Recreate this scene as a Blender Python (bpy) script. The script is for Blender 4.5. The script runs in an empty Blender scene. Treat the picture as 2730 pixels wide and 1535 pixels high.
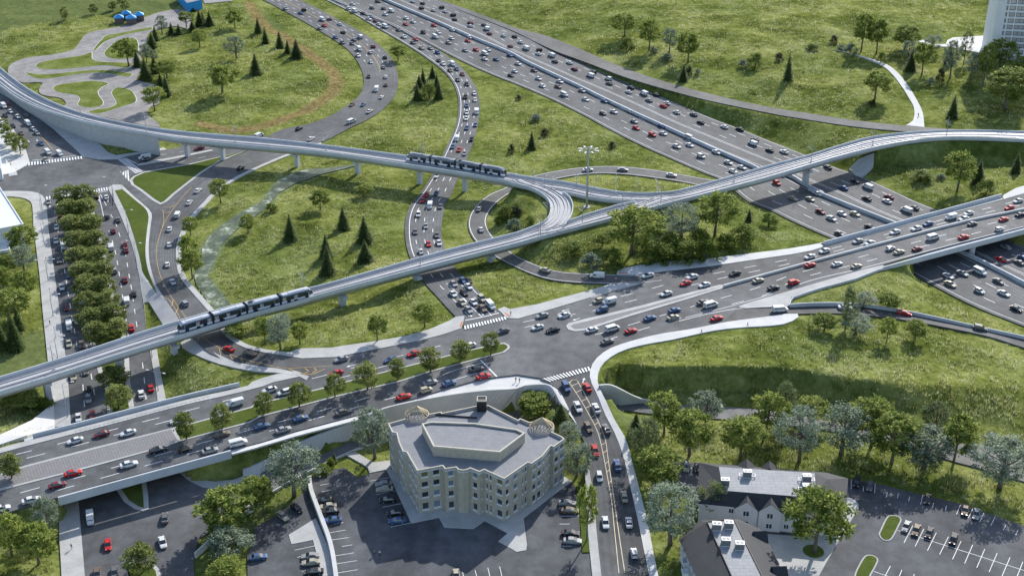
import bpy, bmesh, math, random
import numpy as np
from mathutils import Vector, Matrix
from mathutils.bvhtree import BVHTree
from mathutils.geometry import tessellate_polygon
rng = random.Random(11)
R = math.radians
SC = bpy.context.scene
COL = SC.collection
# ---------------------------------------------------------------- surveying the place
# photograph-space survey notes are turned into world positions at their real height
F, TH, H = 3450.0, R(26.5), 210.0
CT, ST = math.cos(TH), math.sin(TH)
CX, CY = 1365.0, 767.5
K7 = 700 / 1949
TILES = {}
for r, y0 in zip('abc', (0, 500, 1015)):
    for c, x0 in zip('1234', (0, 680, 1360, 2030)):
        TILES[r + c] = (x0, y0, K7)
TILES.update(d=(1300, 380, 500 / 2129), e=(1060, 390, 340 / 2576), f=(460, 760, 400 / 2413), g=(0, 880, 500 / 2413),
             h=(1020, 1050, 500 / 1957), i=(1780, 1200, 520 / 2248), j=(2600, 0, 130 / 1107), k=(0, 420, 300 / 1448), n=(0, 0, 1))

def ray(px, py):
    x = (px - CX) / F
    y = -(py - CY) / F
    return Vector((x, CT + y * ST, -ST + y * CT))

def W(px, py, z=0.0):
    d = ray(px, py)
    t = (z - H) / d.z
    return Vector((d.x * t, d.y * t, z))

def scale_at(p):          # pixels per metre at a world point
    dep = p.y * CT - (p.z - H) * ST
    return F / dep

def up_px(p):             # pixels per vertical metre at a world point
    e = math.atan2(H - p.z, math.hypot(p.x, p.y))
    return scale_at(p) * math.cos(e)

def native(t, u, v):
    X0, Y0, k = TILES[t]
    return X0 + u * k, Y0 + v * k

def px(s):
    out, t = [], 'n'
    for tok in s.split():
        if ':' in tok:
            t, tok = tok.split(':')
        zz = None
        if '@' in tok:
            tok, zz = tok.split('@')
            zz = float(zz)
        u, v = tok.split(',')
        x, y = native(t, float(u), float(v))
        out.append([x, y, zz])
    return out

def pts(s, z=0.0):
    P = px(s)
    n = len(P)
    cum = [0]
    for a, b in zip(P, P[1:]):
        cum.append(cum[-1] + math.hypot(a[0] - b[0], a[1] - b[1]) + 1e-6)
    known = [(cum[i], P[i][2]) for i in range(n) if P[i][2] is not None]
    if not known:
        zs = [z] * n
    else:
        zs = list(np.interp(cum, [k[0] for k in known], [k[1] for k in known]))
    return [W(p[0], p[1], q) for p, q in zip(P, zs)]

def smooth(P, sub=6, closed=False):
    if len(P) < 3:
        return list(P)
    n = len(P)
    out = []
    rngi = range(n) if closed else range(n - 1)
    for i in rngi:
        p1, p2 = P[i], P[(i + 1) % n]
        p0 = P[(i - 1) % n] if (closed or i > 0) else p1 + (p1 - p2)
        p3 = P[(i + 2) % n] if (closed or i + 2 < n) else p2 + (p2 - p1)
        d1 = max((p2 - p1).length, 1e-6)
        m1 = (p2 - p0) / max((p1 - p0).length + d1, 1e-6) * d1
        m2 = (p3 - p1) / max((p3 - p2).length + d1, 1e-6) * d1
        for j in range(sub):
            t = j / sub
            out.append((2 * t**3 - 3 * t**2 + 1) * p1 + (t**3 - 2 * t**2 + t) * m1 + (-2 * t**3 + 3 * t**2) * p2 + (t**3 - t**2) * m2)
    if not closed:
        out.append(P[-1].copy())
    return out

def resample(P, n):
    A = np.array([tuple(p) for p in P])
    d = np.r_[0, np.cumsum(np.linalg.norm(np.diff(A, axis=0), axis=1))]
    t = np.linspace(0, d[-1], n)
    B = np.stack([np.interp(t, d, A[:, k]) for k in range(3)], 1)
    return [Vector(b) for b in B]

def plen(P):
    return sum((b - a).length for a, b in zip(P, P[1:]))

# ---------------------------------------------------------------- object helpers
def tag(o, label=None, cat=None, group=None, kind=None):
    if label: o['label'] = label
    if cat: o['category'] = cat
    if group: o['group'] = group
    if kind: o['kind'] = kind
    return o

def mesh_from(name, V, Fc, mats=(), midx=None, smooth_=False):
    me = bpy.data.meshes.new(name)
    me.from_pydata([tuple(v) for v in V], [], Fc)
    for m in mats:
        me.materials.append(m)
    if midx is not None:
        me.polygons.foreach_set('material_index', midx)
    if smooth_:
        me.polygons.foreach_set('use_smooth', [True] * len(me.polygons))
    me.update()
    return me

def link(name, me, parent=None, loc=None):
    o = bpy.data.objects.new(name, me)
    COL.objects.link(o)
    if parent is not None: o.parent = parent
    if loc is not None: o.location = loc
    return o

def empty(name, loc=(0, 0, 0), rz=0.0, label=None, cat=None, group=None):
    o = bpy.data.objects.new(name, None)
    o.empty_display_size = 0.5
    COL.objects.link(o)
    o.location = loc
    o.rotation_euler = (0, 0, rz)
    return tag(o, label, cat, group)

class MB:                  # collects faces for one mesh
    def __init__(s): s.V, s.F, s.M = [], [], []
    def face(s, vs, m=0):
        b = len(s.V); s.V += [tuple(v) for v in vs]; s.F.append(tuple(range(b, b + len(vs)))); s.M.append(m)
    def add(s, V, Fc, m=0):
        b = len(s.V); s.V += [tuple(v) for v in V]
        for f in Fc: s.F.append(tuple(i + b for i in f)); s.M.append(m)
    def box(s, c, d, m=0, rz=0.0, tap=1.0, M=None):
        x, y, z = d[0] / 2, d[1] / 2, d[2] / 2
        V = [(-x, -y, -z), (x, -y, -z), (x, y, -z), (-x, y, -z), (-x * tap, -y * tap, z), (x * tap, -y * tap, z), (x * tap, y * tap, z), (-x * tap, y * tap, z)]
        ca, sa = math.cos(rz), math.sin(rz)
        V = [Vector((v[0] * ca - v[1] * sa + c[0], v[0] * sa + v[1] * ca + c[1], v[2] + c[2])) for v in V]
        if M is not None: V = [M @ v for v in V]
        s.add(V, [(3, 2, 1, 0), (4, 5, 6, 7), (0, 1, 5, 4), (1, 2, 6, 5), (2, 3, 7, 6), (3, 0, 4, 7)], m)
    def tube(s, a, b, r0, r1=None, n=8, m=0, cap=True):
        a, b = Vector(a), Vector(b)
        r1 = r0 if r1 is None else r1
        d = (b - a).normalized()
        u = d.orthogonal().normalized(); v = d.cross(u)
        V = []
        for p, r in ((a, r0), (b, r1)):
            V += [p + r * (math.cos(2 * math.pi * k / n) * u + math.sin(2 * math.pi * k / n) * v) for k in range(n)]
        Fc = [(k, (k + 1) % n, n + (k + 1) % n, n + k) for k in range(n)]
        if cap: Fc += [tuple(range(n - 1, -1, -1)), tuple(range(n, 2 * n))]
        s.add(V, Fc, m)
    def prism(s, P, z0, z1, m=0, mtop=None, bottom=False):
        n = len(P)
        # make counter-clockwise
        A = sum(P[i][0] * P[(i + 1) % n][1] - P[(i + 1) % n][0] * P[i][1] for i in range(n))
        if A < 0: P = list(reversed(P))
        V = [(p[0], p[1], z0) for p in P] + [(p[0], p[1], z1) for p in P]
        s.add(V, [(i, (i + 1) % n, n + (i + 1) % n, n + i) for i in range(n)], m)
        tr = tessellate_polygon([[Vector((p[0], p[1], 0)) for p in P]])
        top = []
        for t in tr:
            a, b, c = [Vector(P[i][:2]) for i in t]
            if (b - a).cross(c - a) < 0: t = (t[0], t[2], t[1])
            top.append(tuple(i + n for i in t))
        s.add(V, top, m if mtop is None else mtop)
        if bottom: s.add(V, [(t[2] - n, t[1] - n, t[0] - n) for t in top], m)
    def build(s, name, mats, parent=None, smooth_=False, merge=False):
        if not isinstance(mats, (list, tuple)): mats = [mats]
        me = mesh_from(name, s.V, s.F, mats, s.M, smooth_)
        if merge:
            bm = bmesh.new(); bm.from_mesh(me); bmesh.ops.remove_doubles(bm, verts=bm.verts, dist=0.0005); bm.to_mesh(me); bm.free()
        return link(name, me, parent)

# ---------------------------------------------------------------- materials
def newmat(name):
    m = bpy.data.materials.new(name); m.use_nodes = True
    return m, m.node_tree.nodes, m.node_tree.links, m.node_tree.nodes['Principled BSDF']

def noise(N, L, scale, detail=4, rough=.6, vec=None):
    n = N.new('ShaderNodeTexNoise'); n.inputs['Scale'].default_value = scale; n.inputs['Detail'].default_value = detail; n.inputs['Roughness'].default_value = rough
    if vec is None:
        g = N.new('ShaderNodeNewGeometry'); vec = g.outputs['Position']
    L.new(vec, n.inputs['Vector'])
    return n.outputs['Fac']

def ramp(N, L, fac, stops, interp='LINEAR'):
    r = N.new('ShaderNodeValToRGB'); r.color_ramp.interpolation = interp
    el = r.color_ramp.elements
    while len(el) < len(stops): el.new(.5)
    for e, (p, c) in zip(el, stops):
        e.position = p; e.color = (*c, 1) if len(c) == 3 else c
    L.new(fac, r.inputs['Fac'])
    return r.outputs['Color']

def mixc(N, L, fac, a, b, mode='MIX'):
    x = N.new('ShaderNodeMix'); x.data_type = 'RGBA'; x.blend_type = mode
    for sock, val in ((x.inputs[0], fac), (x.inputs[6], a), (x.inputs[7], b)):
        if isinstance(val, (int, float)): sock.default_value = val
        elif isinstance(val, tuple): sock.default_value = (*val, 1)
        else: L.new(val, sock)
    return x.outputs[2]

def bump(N, L, h, bs, strength=.4, dist=.05):
    b = N.new('ShaderNodeBump'); b.inputs['Strength'].default_value = strength; b.inputs['Distance'].default_value = dist
    L.new(h, b.inputs['Height']); L.new(b.outputs['Normal'], bs.inputs['Normal'])

def simple(name, col, rough=.6, metal=0.0, var=.12, scale=.6, coat=0.0, spec=None):
    m, N, L, B = newmat(name)
    f = noise(N, L, scale, 5)
    lo = tuple(c * (1 - var) for c in col); hi = tuple(min(1, c * (1 + var)) for c in col)
    L.new(ramp(N, L, f, [(.3, lo), (.7, hi)]), B.inputs['Base Color'])
    B.inputs['Roughness'].default_value = rough; B.inputs['Metallic'].default_value = metal; B.inputs['Coat Weight'].default_value = coat
    if spec is not None: B.inputs['Specular IOR Level'].default_value = spec
    return m

def asphalt(name, lo, hi, sc=.05):
    m, N, L, B = newmat(name)
    g = N.new('ShaderNodeNewGeometry')
    mp = N.new('ShaderNodeMapping'); mp.inputs['Scale'].default_value = (1, .55, 1)
    L.new(g.outputs['Position'], mp.inputs['Vector'])
    a = noise(N, L, sc, 6, .62, mp.outputs['Vector']); b = noise(N, L, 1.6, 4, .7); c = noise(N, L, .28, 3, .5)
    col = ramp(N, L, a, [(.33, lo), (.52, tuple((x + y) / 2 for x, y in zip(lo, hi))), (.72, hi)])
    col = mixc(N, L, .55, col, ramp(N, L, b, [(.3, (.42, .42, .42)), (.7, (.62, .62, .62))]), 'OVERLAY')
    col = mixc(N, L, .5, col, ramp(N, L, c, [(.36, (.33, .33, .33)), (.62, (.62, .62, .62))]), 'OVERLAY')
    at = N.new('ShaderNodeAttribute'); at.attribute_name = 'lane'
    w1 = N.new('ShaderNodeMath'); w1.operation = 'MULTIPLY'; w1.inputs[1].default_value = 12.566; L.new(at.outputs['Fac'], w1.inputs[0])
    w2 = N.new('ShaderNodeMath'); w2.operation = 'COSINE'; L.new(w1.outputs[0], w2.inputs[0])
    w3 = N.new('ShaderNodeMath'); w3.operation = 'MULTIPLY_ADD'; w3.inputs[1].default_value = .3; w3.inputs[2].default_value = .5; L.new(w2.outputs[0], w3.inputs[0])
    wear = ramp(N, L, w3.outputs[0], [(.2, (.76, .76, .76)), (.8, (1, 1, 1))])
    col = mixc(N, L, ramp(N, L, a, [(.3, (.3,) * 3), (.6, (1,) * 3)]), col, wear, 'MULTIPLY')
    L.new(col, B.inputs['Base Color'])
    B.inputs['Roughness'].default_value = .82; B.inputs['Specular IOR Level'].default_value = .35
    bump(N, L, b, B, .3, .04)
    return m

def concrete(name, col, joints=0.0, var=.09):
    m, N, L, B = newmat(name)
    a = noise(N, L, .18, 6, .65); b = noise(N, L, 2.2, 4)
    c1 = ramp(N, L, a, [(.3, tuple(x * (1 - var * 1.5) for x in col)), (.7, tuple(min(1, x * (1 + var)) for x in col))])
    c1 = mixc(N, L, .35, c1, ramp(N, L, b, [(.3, (.42,) * 3), (.7, (.58,) * 3)]), 'OVERLAY')
    if joints:
        br = N.new('ShaderNodeTexBrick'); br.inputs['Scale'].default_value = 1 / joints; br.inputs['Mortar Size'].default_value = .012
        br.inputs['Color1'].default_value = (1, 1, 1, 1); br.inputs['Color2'].default_value = (.97, .97, .97, 1); br.inputs['Mortar'].default_value = (.8, .8, .8, 1)
        g = N.new('ShaderNodeNewGeometry'); L.new(g.outputs['Position'], br.inputs['Vector'])
        c1 = mixc(N, L, .8, c1, br.outputs['Color'], 'MULTIPLY')
    L.new(c1, B.inputs['Base Color']); B.inputs['Roughness'].default_value = .85; B.inputs['Specular IOR Level'].default_value = .25
    bump(N, L, b, B, .15, .02)
    return m

M = {}
M['asphalt'] = asphalt('asphalt', (.056, .058, .062), (.150, .153, .158))
M['asphalt_dark'] = asphalt('asphalt_lot', (.042, .045, .052), (.115, .12, .13), .09)
M['asphalt_pale'] = asphalt('asphalt_pale', (.115, .113, .11), (.20, .196, .19), .04); M['asphalt_ramp'] = asphalt('asphalt_ramp', (.066, .065, .065), (.135, .134, .134), .04)
M['track_pave'] = asphalt('kart_pavement', (.20, .19, .18), (.30, .28, .27), .08)
M['conc'] = concrete('pale_concrete', (.47, .465, .45), 3.0, .12)
M['conc_white'] = concrete('white_concrete', (.60, .595, .58), 0, .09); M['wall_white'] = concrete('wall_white', (.56, .555, .545), 0, .08)
M['curb'] = concrete('kerb_concrete', (.43, .43, .42))
M['conc_wall'] = concrete('wall_concrete', (.52, .52, .51))
M['conc_deck'] = concrete('deck_concrete', (.46, .46, .465))
M['conc_girder'] = concrete('girder_concrete', (.50, .52, .54))
M['conc_par'] = concrete('parapet_concrete', (.56, .58, .60))
M['white'] = simple('white_road_paint', (.72, .72, .72), .7, var=.14, scale=.9)
M['yellow'] = simple('yellow_road_paint', (.58, .36, .09), .7, var=.2, scale=.8)
M['cream_paint'] = simple('cream_road_paint', (.66, .54, .36), .7, var=.15, scale=.8)
M['steel'] = simple('galvanised_steel', (.36, .37, .38), .55, .15)
M['rail'] = simple('rail_steel', (.42, .42, .44), .35, .8)
M['black'] = simple('black_rubber', (.015, .015, .016), .6)
M['orange_plate'] = simple('orange_tactile', (.50, .14, .05), .7)
# ---------------------------------------------------------------- surfaces: roads, pavements, islands
RAST = []        # triangles that hold the terrain down: (p0, p1, p2)
SV, SF = [], []  # every walkable/drivable top face, for placing markings and vehicles
DIRS = {}
LAWNS = []

def reg(Vs, tris, rast=True):
    b = len(SV)
    SV.extend(Vs)
    for t in tris:
        SF.append(tuple(i + b for i in t))
        if rast: RAST.append(tuple(Vs[i] for i in t))

def lift(P, dz): return [Vector((p.x, p.y, p.z + dz)) for p in P]

def extend(P, a, b):
    P = list(P); k = min(3, len(P) - 1)
    if a: P = [P[0] + (P[0] - P[k]).normalized() * a] + P
    if b: P = P + [P[-1] + (P[-1] - P[-1 - k]).normalized() * b]
    return P

def strip(name, Ls, Rs, mat, dz=0.0, thick=.6, n=None, z=0.0, rast=True, kind='structure', label=None, cat=None, sm=True, cols=3, lanes=0, ext=(0, 0)):
    L = pts(Ls, z) if isinstance(Ls, str) else Ls
    Rr = pts(Rs, z) if isinstance(Rs, str) else Rs
    if sm: L, Rr = smooth(L), smooth(Rr)
    L, Rr = extend(L, *ext), extend(Rr, *ext)
    n = n or max(6, int(max(plen(L), plen(Rr)) / 4))
    L, Rr = lift(resample(L, n), dz), lift(resample(Rr, n), dz)
    m = MB(); V = []
    for i in range(n):
        for j in range(cols + 1): V.append(L[i].lerp(Rr[i], j / cols))
    c = cols + 1
    Fc = []
    for i in range(n - 1):
        for j in range(cols):
            a = i * c + j
            q = (a, a + 1, a + c + 1, a + c)
            nz = (V[q[1]] - V[q[0]]).cross(V[q[3]] - V[q[0]]).z
            Fc.append(q if nz > 0 else q[::-1])
    m.add(V, Fc)
    for E in (L, Rr):
        Lo = lift(E, -thick)
        m.add(E + Lo, [(i, i + 1, n + i + 1, n + i) for i in range(n - 1)])
    o = m.build(name, mat)
    if lanes:
        at = o.data.attributes.new('lane', 'FLOAT', 'POINT'); at.data.foreach_set('value', np.r_[np.tile(np.linspace(0, lanes, cols + 1), n), np.zeros(len(m.V) - n * (cols + 1))].astype(np.float32))
    tag(o, label, cat, None, kind)
    reg(V, [t for f in Fc for t in ((f[0], f[1], f[2]), (f[0], f[2], f[3]))], rast)
    DIRS[name] = [(a + b) / 2 for a, b in zip(L, Rr)]
    return L, Rr

def tess(P):
    tr = tessellate_polygon([[Vector((p.x, p.y, 0)) for p in P]])
    out = []
    for t in tr:
        a, b, c = (P[i] for i in t)
        nz = (b.x - a.x) * (c.y - a.y) - (b.y - a.y) * (c.x - a.x)
        if abs(nz) < 1e-9: continue
        out.append(tuple(t) if nz > 0 else (t[0], t[2], t[1]))
    return out

def poly(name, s, mat, z=0.0, dz=0.0, thick=.5, rast=True, kind='structure', sm=False, parent=None):
    P = pts(s, z) if isinstance(s, str) else list(s)
    if sm: P = smooth(P, 4, True)
    P = lift(P, dz)
    n = len(P)
    T = tess(P)
    m = MB()
    m.add(P, T)
    Lo = lift(P, -thick)
    A = sum(P[i].x * P[(i + 1) % n].y - P[(i + 1) % n].x * P[i].y for i in range(n))
    m.add(P + Lo, [((i, n + i, n + (i + 1) % n, (i + 1) % n) if A > 0 else (i, (i + 1) % n, n + (i + 1) % n, n + i)) for i in range(n)])
    o = m.build(name, mat, parent)
    if kind: tag(o, kind=kind)
    reg(P, T, rast)
    return P

def inset(P, w):
    n = len(P)
    A = sum(P[i].x * P[(i + 1) % n].y - P[(i + 1) % n].x * P[i].y for i in range(n))
    sg = 1 if A > 0 else -1
    out = []
    for i in range(n):
        a, b, c = P[i - 1], P[i], P[(i + 1) % n]
        d1 = Vector((b.x - a.x, b.y - a.y)).normalized(); d2 = Vector((c.x - b.x, c.y - b.y)).normalized()
        n1 = Vector((-d1.y, d1.x)) * sg; n2 = Vector((-d2.y, d2.x)) * sg
        k = n1 + n2
        den = max(.35, 1 + n1.dot(n2))
        o = k * (w / den)
        out.append(Vector((b.x + o.x, b.y + o.y, b.z)))
    return out

def island(name, s, z=0.0, w=.5, sm=True, dz=.15, lawn='lawn', mat='curb', grass_name='lawn'):
    P = poly(name, s, M[mat], z, dz, .5, True, 'structure', sm)
    Q = lift(inset(P, w), .05)
    m = MB(); T = tess(Q); m.add(Q, T)
    n = len(Q); m.add(Q + lift(Q, -.1), [(i, n + i, n + (i + 1) % n, (i + 1) % n) for i in range(n)])
    tag(m.build(grass_name, M[lawn]), kind='structure')
    reg(Q, T, False)
    LAWNS.append(Q)

def offset_line(P, w):
    out = []
    for i, p in enumerate(P):
        a = P[max(0, i - 1)]; b = P[min(len(P) - 1, i + 1)]
        d = Vector((b.x - a.x, b.y - a.y, 0)).normalized()
        out.append(p + Vector((-d.y, d.x, 0)) * w)
    return out

def band(name, s, w, mat, z=0.0, dz=.15, thick=.5, rast=True):
    P = smooth(pts(s, z)); P = resample(P, max(4, int(plen(P) / 4)))
    strip(name, P, offset_line(P, w), M[mat], dz, thick, sm=False, rast=rast, cols=1)

def wall(name, s, z, w, h, mat, label=None, cat=None, parent=None, kind=None, sm=True, below=None, group=None):
    """vertical wall whose TOP centre line is surveyed at z"""
    P = pts(s, z) if isinstance(s, str) else s
    if sm: P = smooth(P)
    P = resample(P, max(3, int(plen(P) / 3)))
    A, B = offset_line(P, w / 2), offset_line(P, -w / 2)
    n = len(P); m = MB()
    hs = [h if below is None else p.z - below for p in P]
    A0 = [Vector((p.x, p.y, p.z - k)) for p, k in zip(A, hs)]; B0 = [Vector((p.x, p.y, p.z - k)) for p, k in zip(B, hs)]
    V = A + B + A0 + B0
    for i in range(n - 1):
        j = i + 1
        m.add([A[i], A[j], B[j], B[i]], [(3, 2, 1, 0)])
        m.add([A[i], A[j], A0[j], A0[i]], [(0, 1, 2, 3)])
        m.add([B[i], B[j], B0[j], B0[i]], [(3, 2, 1, 0)])
    for i in (0, n - 1): m.add([A[i], B[i], B0[i], A0[i]], [(0, 1, 2, 3)])
    o = m.build(name, mat, parent, merge=True)
    if parent is None: tag(o, label, cat, group, kind)
    return o

ZA = 7.0
def grassmat(name, stops, transl=0.0, scale=(.05, .35, 1.3), island_var=0.0, bumpy=0.0):
    m, N, L, B = newmat(name)
    a = noise(N, L, scale[0], 4, .6); b = noise(N, L, scale[1], 5, .65); c = noise(N, L, scale[2], 3, .6)
    mx = N.new('ShaderNodeMath'); mx.operation = 'MULTIPLY_ADD'; L.new(a, mx.inputs[0]); mx.inputs[1].default_value = .55
    m2 = N.new('ShaderNodeMath'); m2.operation = 'MULTIPLY'; L.new(b, m2.inputs[0]); m2.inputs[1].default_value = .45
    L.new(m2.outputs[0], mx.inputs[2])
    fac = mx.outputs[0]
    if island_var:
        g = N.new('ShaderNodeNewGeometry')
        m3 = N.new('ShaderNodeMath'); m3.operation = 'MULTIPLY_ADD'; L.new(g.outputs['Random Per Island'], m3.inputs[0]); m3.inputs[1].default_value = island_var
        m4 = N.new('ShaderNodeMath'); m4.operation = 'SUBTRACT'; L.new(fac, m4.inputs[0]); m4.inputs[1].default_value = island_var / 2
        L.new(m4.outputs[0], m3.inputs[2]); fac = m3.outputs[0]
    col = ramp(N, L, fac, stops)
    if island_var:
        wn_ = N.new('ShaderNodeMath'); wn_.operation = 'FRACT'; wk = N.new('ShaderNodeMath'); wk.operation = 'MULTIPLY'; wk.inputs[1].default_value = 17.31; L.new(g.outputs['Random Per Island'], wk.inputs[0]); L.new(wk.outputs[0], wn_.inputs[0])
        pale = ramp(N, L, wn_.outputs[0], [(.72, (0, 0, 0)), (.76, (1, 1, 1))]); pz = ramp(N, L, b, [(.42, (0, 0, 0)), (.58, (1, 1, 1))])
        col = mixc(N, L, mixc(N, L, 1.0, pale, pz, 'MULTIPLY'), col, (.62, .62, .42))
    col = mixc(N, L, .45, col, ramp(N, L, c, [(.3, (.36,) * 3), (.7, (.64,) * 3)]), 'OVERLAY')
    if scale[0] < .05:
        col = mixc(N, L, .6, col, ramp(N, L, noise(N, L, .016, 5, .65), [(.36, (.38, .43, .40)), (.5, (.52, .53, .5)), (.64, (.66, .63, .60))]), 'OVERLAY')
    L.new(col, B.inputs['Base Color']); B.inputs['Roughness'].default_value = 1.0; B.inputs['Specular IOR Level'].default_value = 0.0
    if bumpy: bump(N, L, c, B, .8, bumpy)
    if transl:
        tr = N.new('ShaderNodeBsdfTranslucent'); L.new(col, tr.inputs['Color'])
        ms = N.new('ShaderNodeMixShader'); ms.inputs[0].default_value = transl
        L.new(B.outputs[0], ms.inputs[1]); L.new(tr.outputs[0], ms.inputs[2])
        L.new(ms.outputs[0], N['Material Output'].inputs['Surface'])
    return m, N, L, B, col
M['lawn'] = grassmat('mown_lawn', [(.3, (.065, .092, .022)), (.5, (.09, .12, .03)), (.7, (.125, .155, .045))], bumpy=.08)[0]
M['island_grass'] = grassmat('rough_lawn', [(.32, (.075, .10, .022)), (.5, (.15, .18, .045)), (.66, (.24, .265, .10))], scale=(.12, .6, 2.2), bumpy=.2)[0]

# --- motorway
HWL, HWR = strip('motorway',
    'a2:470,-55 590,0 700,48 880,130 1000,178 1090,222 1240,300 1400,385 1600,485 1800,572 a3:0,607 250,712 500,832 760,972 1000,1092 1250,1203 1450,1288 1580,1340 b3:1770,105 1949,176 b4:200,235 500,368 760,470 1040,598 1300,738 1600,888 1949,1028 2150,1112',
    'a2:1080,-105 1240,-40 1395,22 1600,105 1800,182 1949,243 a3:180,310 350,383 560,475 700,543 900,625 1100,710 1300,795 1500,880 1700,955 1949,1055 a4:300,1140 550,1243 740,1310 1030,1440 b4:1150,105 1310,168 1700,330 2150,530 2500,685 2800,815', M['asphalt'], cols=8, lanes=13, ext=(160, 110))
RBL, RBR = strip('exit_road',
    'a2:400,-60@0 525,0 700,85 900,205 1100,320 1270,430 1400,530 1470,620 1505,720 1508,830 1490,930 1450,1030 1385,1165 1320,1290 1215,1448@0 b2:1160,120@.5 1120,220 1113,340 1128,450@3 1160,540 1250,695@5.6 1350,805 1440,905@6.9 1540,1012@7 1570,1062@7',
    'a2:480,-50@0 590,3 700,51 880,133 1000,181 1090,225 1200,287 1300,340 1400,400 1500,470 1590,570 1645,665 1668,780 1660,890 1630,1020 1570,1190 1500,1330 1455,1448@0 b2:1415,110@.5 1390,230 1385,350 1415,465@3 1490,595@4.5 1620,730@6 1740,840@6.9 1850,962@7 1890,1005@7', M['asphalt'], dz=.03, cols=4, lanes=5, ext=(120, 0))
RCL, RCR = strip('loop_ramp',
    'a3:1560,1338@0 1500,1335 1300,1300 1100,1265 900,1241 700,1232 500,1246@.3 350,1267 180,1302 60,1345 b2:1843,8 1750,45 1660,110 1600,190@1.4 1580,260 1592,330 1640,405@2.6 1700,460 1800,525 b3:0,573@4 150,640@4.9 300,685 500,707@6.4 740,715 985,706@7',
    'a3:1470,1392@0 1380,1372 1250,1347 1100,1325 950,1305 800,1292 650,1288 500,1301@.3 350,1328 250,1352 150,1385 b2:1949,15 1850,70 1770,140 1722,220@1.4 1725,290 1775,372@2.6 b3:0,472@4 100,532@4.9 250,592 400,627@6.4 600,638 790,646@7 1000,652@7', M['asphalt_ramp'], dz=.03)
RAL, RAR = strip('bend_road',
    'a2:-80,-60@0 60,0 250,100 430,200 560,280 680,362 762,460 803,560 803,640 765,720 680,785 560,860 400,920 200,962 100,1010 a1:1830,1128 1640,1197 1500,1285 1300,1440@.2 b1:1240,105 1190,130 1150,180 1128,230 1110,370 1106,480@.8 1120,590 1160,720 1230,835@2.6 1300,935@3.2 1335,990 1385,1075@4.3 1445,1125 1550,1222@5.8 1700,1292 1949,1352@6.9 b2:60,1360@7 230,1374 350,1386 620,1425@7',
    'a2:220,-60@0 335,0 520,95 700,190 850,280 960,372 1030,460 1062,570 1058,650 1028,722 960,800 850,880 700,952 550,1030 480,1060 245,1142 0,1245 a1:1700,1343 1560,1448@.2 b1:1530,90 1400,232 1335,350 1308,450@.8 1315,600 1352,690 1440,795@2.4 1560,935@3.2 1640,1062@4.5 1700,1122 1800,1182@5.8 1949,1222@6.9 b2:60,1232@7 230,1247 350,1266 620,1256@7', M['asphalt'], dz=.03, cols=4, lanes=5, ext=(120, 0))
strip('access_road', 'a1:1960,992 1600,1040 1240,1112 930,1165 840,1186', 'a1:2000,1075 1830,1115 1400,1215 1060,1277 950,1312', M['asphalt'], dz=.06)
strip('slip_lane', 'a1:830,1398@0 920,1400 b1:1000,75 1080,142 1125,190 1132,250@.2', 'a1:950,1325@0 972,1372 b1:1040,25 1130,95 1190,130 1225,160@.2', M['asphalt'], dz=.06)
strip('service_road', 'a2:1100,-110@0 1200,-65 1390,5 1600,80 1800,155 1949,212 a3:260,265@.4 500,357 760,470@1.5 1000,560 1300,650@3.6 1700,750 1949,800@6 a4:300,835@7 700,895 1080,935@8.7 1400,958@8.8 1650,965@8.8 2300,975@8.8',
      'a2:1090,-98@0 1250,-35 1400,25 1600,108 1800,185 1949,246 a3:190,313@.4 350,386 560,462@1.5 850,572 1150,662@3.6 1450,742 1949,845@6.3 a4:300,882@7 700,942 1060,977@8.7 1380,1003@8.8 1650,1010@8.8 2300,1020@8.8', M['asphalt_ramp'], dz=.03, ext=(140, 0))
strip('down_ramp', 'b3:1690,893@7 1949,890 b4:210,884@6.7 450,872 700,878@5.6 1000,920 1300,980@3.6 1600,1050 1949,1125@1 2250,1200@.3 2900,1345@.1',
      'b3:1560,1010@7 1949,951 b4:250,938@6.7 550,932 800,948@5.6 1100,987 1500,1062@3.3 1700,1107 1949,1187@1 2250,1280@.3 2900,1480@.1', M['asphalt_ramp'], dz=.03)
SRL, SRR = strip('south_road', 'b3:225,1418@7 c3:350,50@6.9 392,120@6.3 450,240@5.4 520,380@4.3 570,520@3.3 592,680@2.2 620,850@1.3 640,1100@.7 655,1250@.45 690,1560@.35',
      'b3:600,1348@7 c3:597,0@6.9 650,112@6.4 700,240@5.5 790,420@4.2 850,600@2.9 900,820@1.5 950,1040@.8 1000,1290@.45 1060,1560@.35', M['asphalt'], dz=.03, thick=.9, lanes=3)
strip('lower_road', 'c1:1900,760 c2:0,705 150,635 430,562 740,432 980,372 1500,280 c3:0,216 400,225 720,172 1000,166 1300,180 1780,205 c4:200,245 440,290 800,360 1100,420 1400,460 1650,480 1949,560 2200,640',
      'c1:1870,905 c2:0,897 160,790 430,642 760,492 980,427 1500,350 c3:0,290 400,262 740,222 920,222 1000,240 1400,272 1900,302 c4:150,322 440,358 800,428 1100,492 1430,597 1620,647 1949,745 2200,820', M['asphalt_pale'], dz=.03, ext=(0, 70))
ART_N = 'c1:-520,668 -150,575 0,537 250,470 800,330 1400,172 1700,105 1949,42 b2:150,1440 330,1400 420,1330 600,1258 900,1200 1200,1140 1400,1090 1530,1045 1700,1010 1870,972 b3:60,972 250,920 450,860 600,815 800,755 970,712 1000,655 1100,627 1500,582 1949,517 b4:250,492 380,467 470,437 1000,300 1500,168 1800,88 1949,45 2250,-35 3000,-215'
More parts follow.
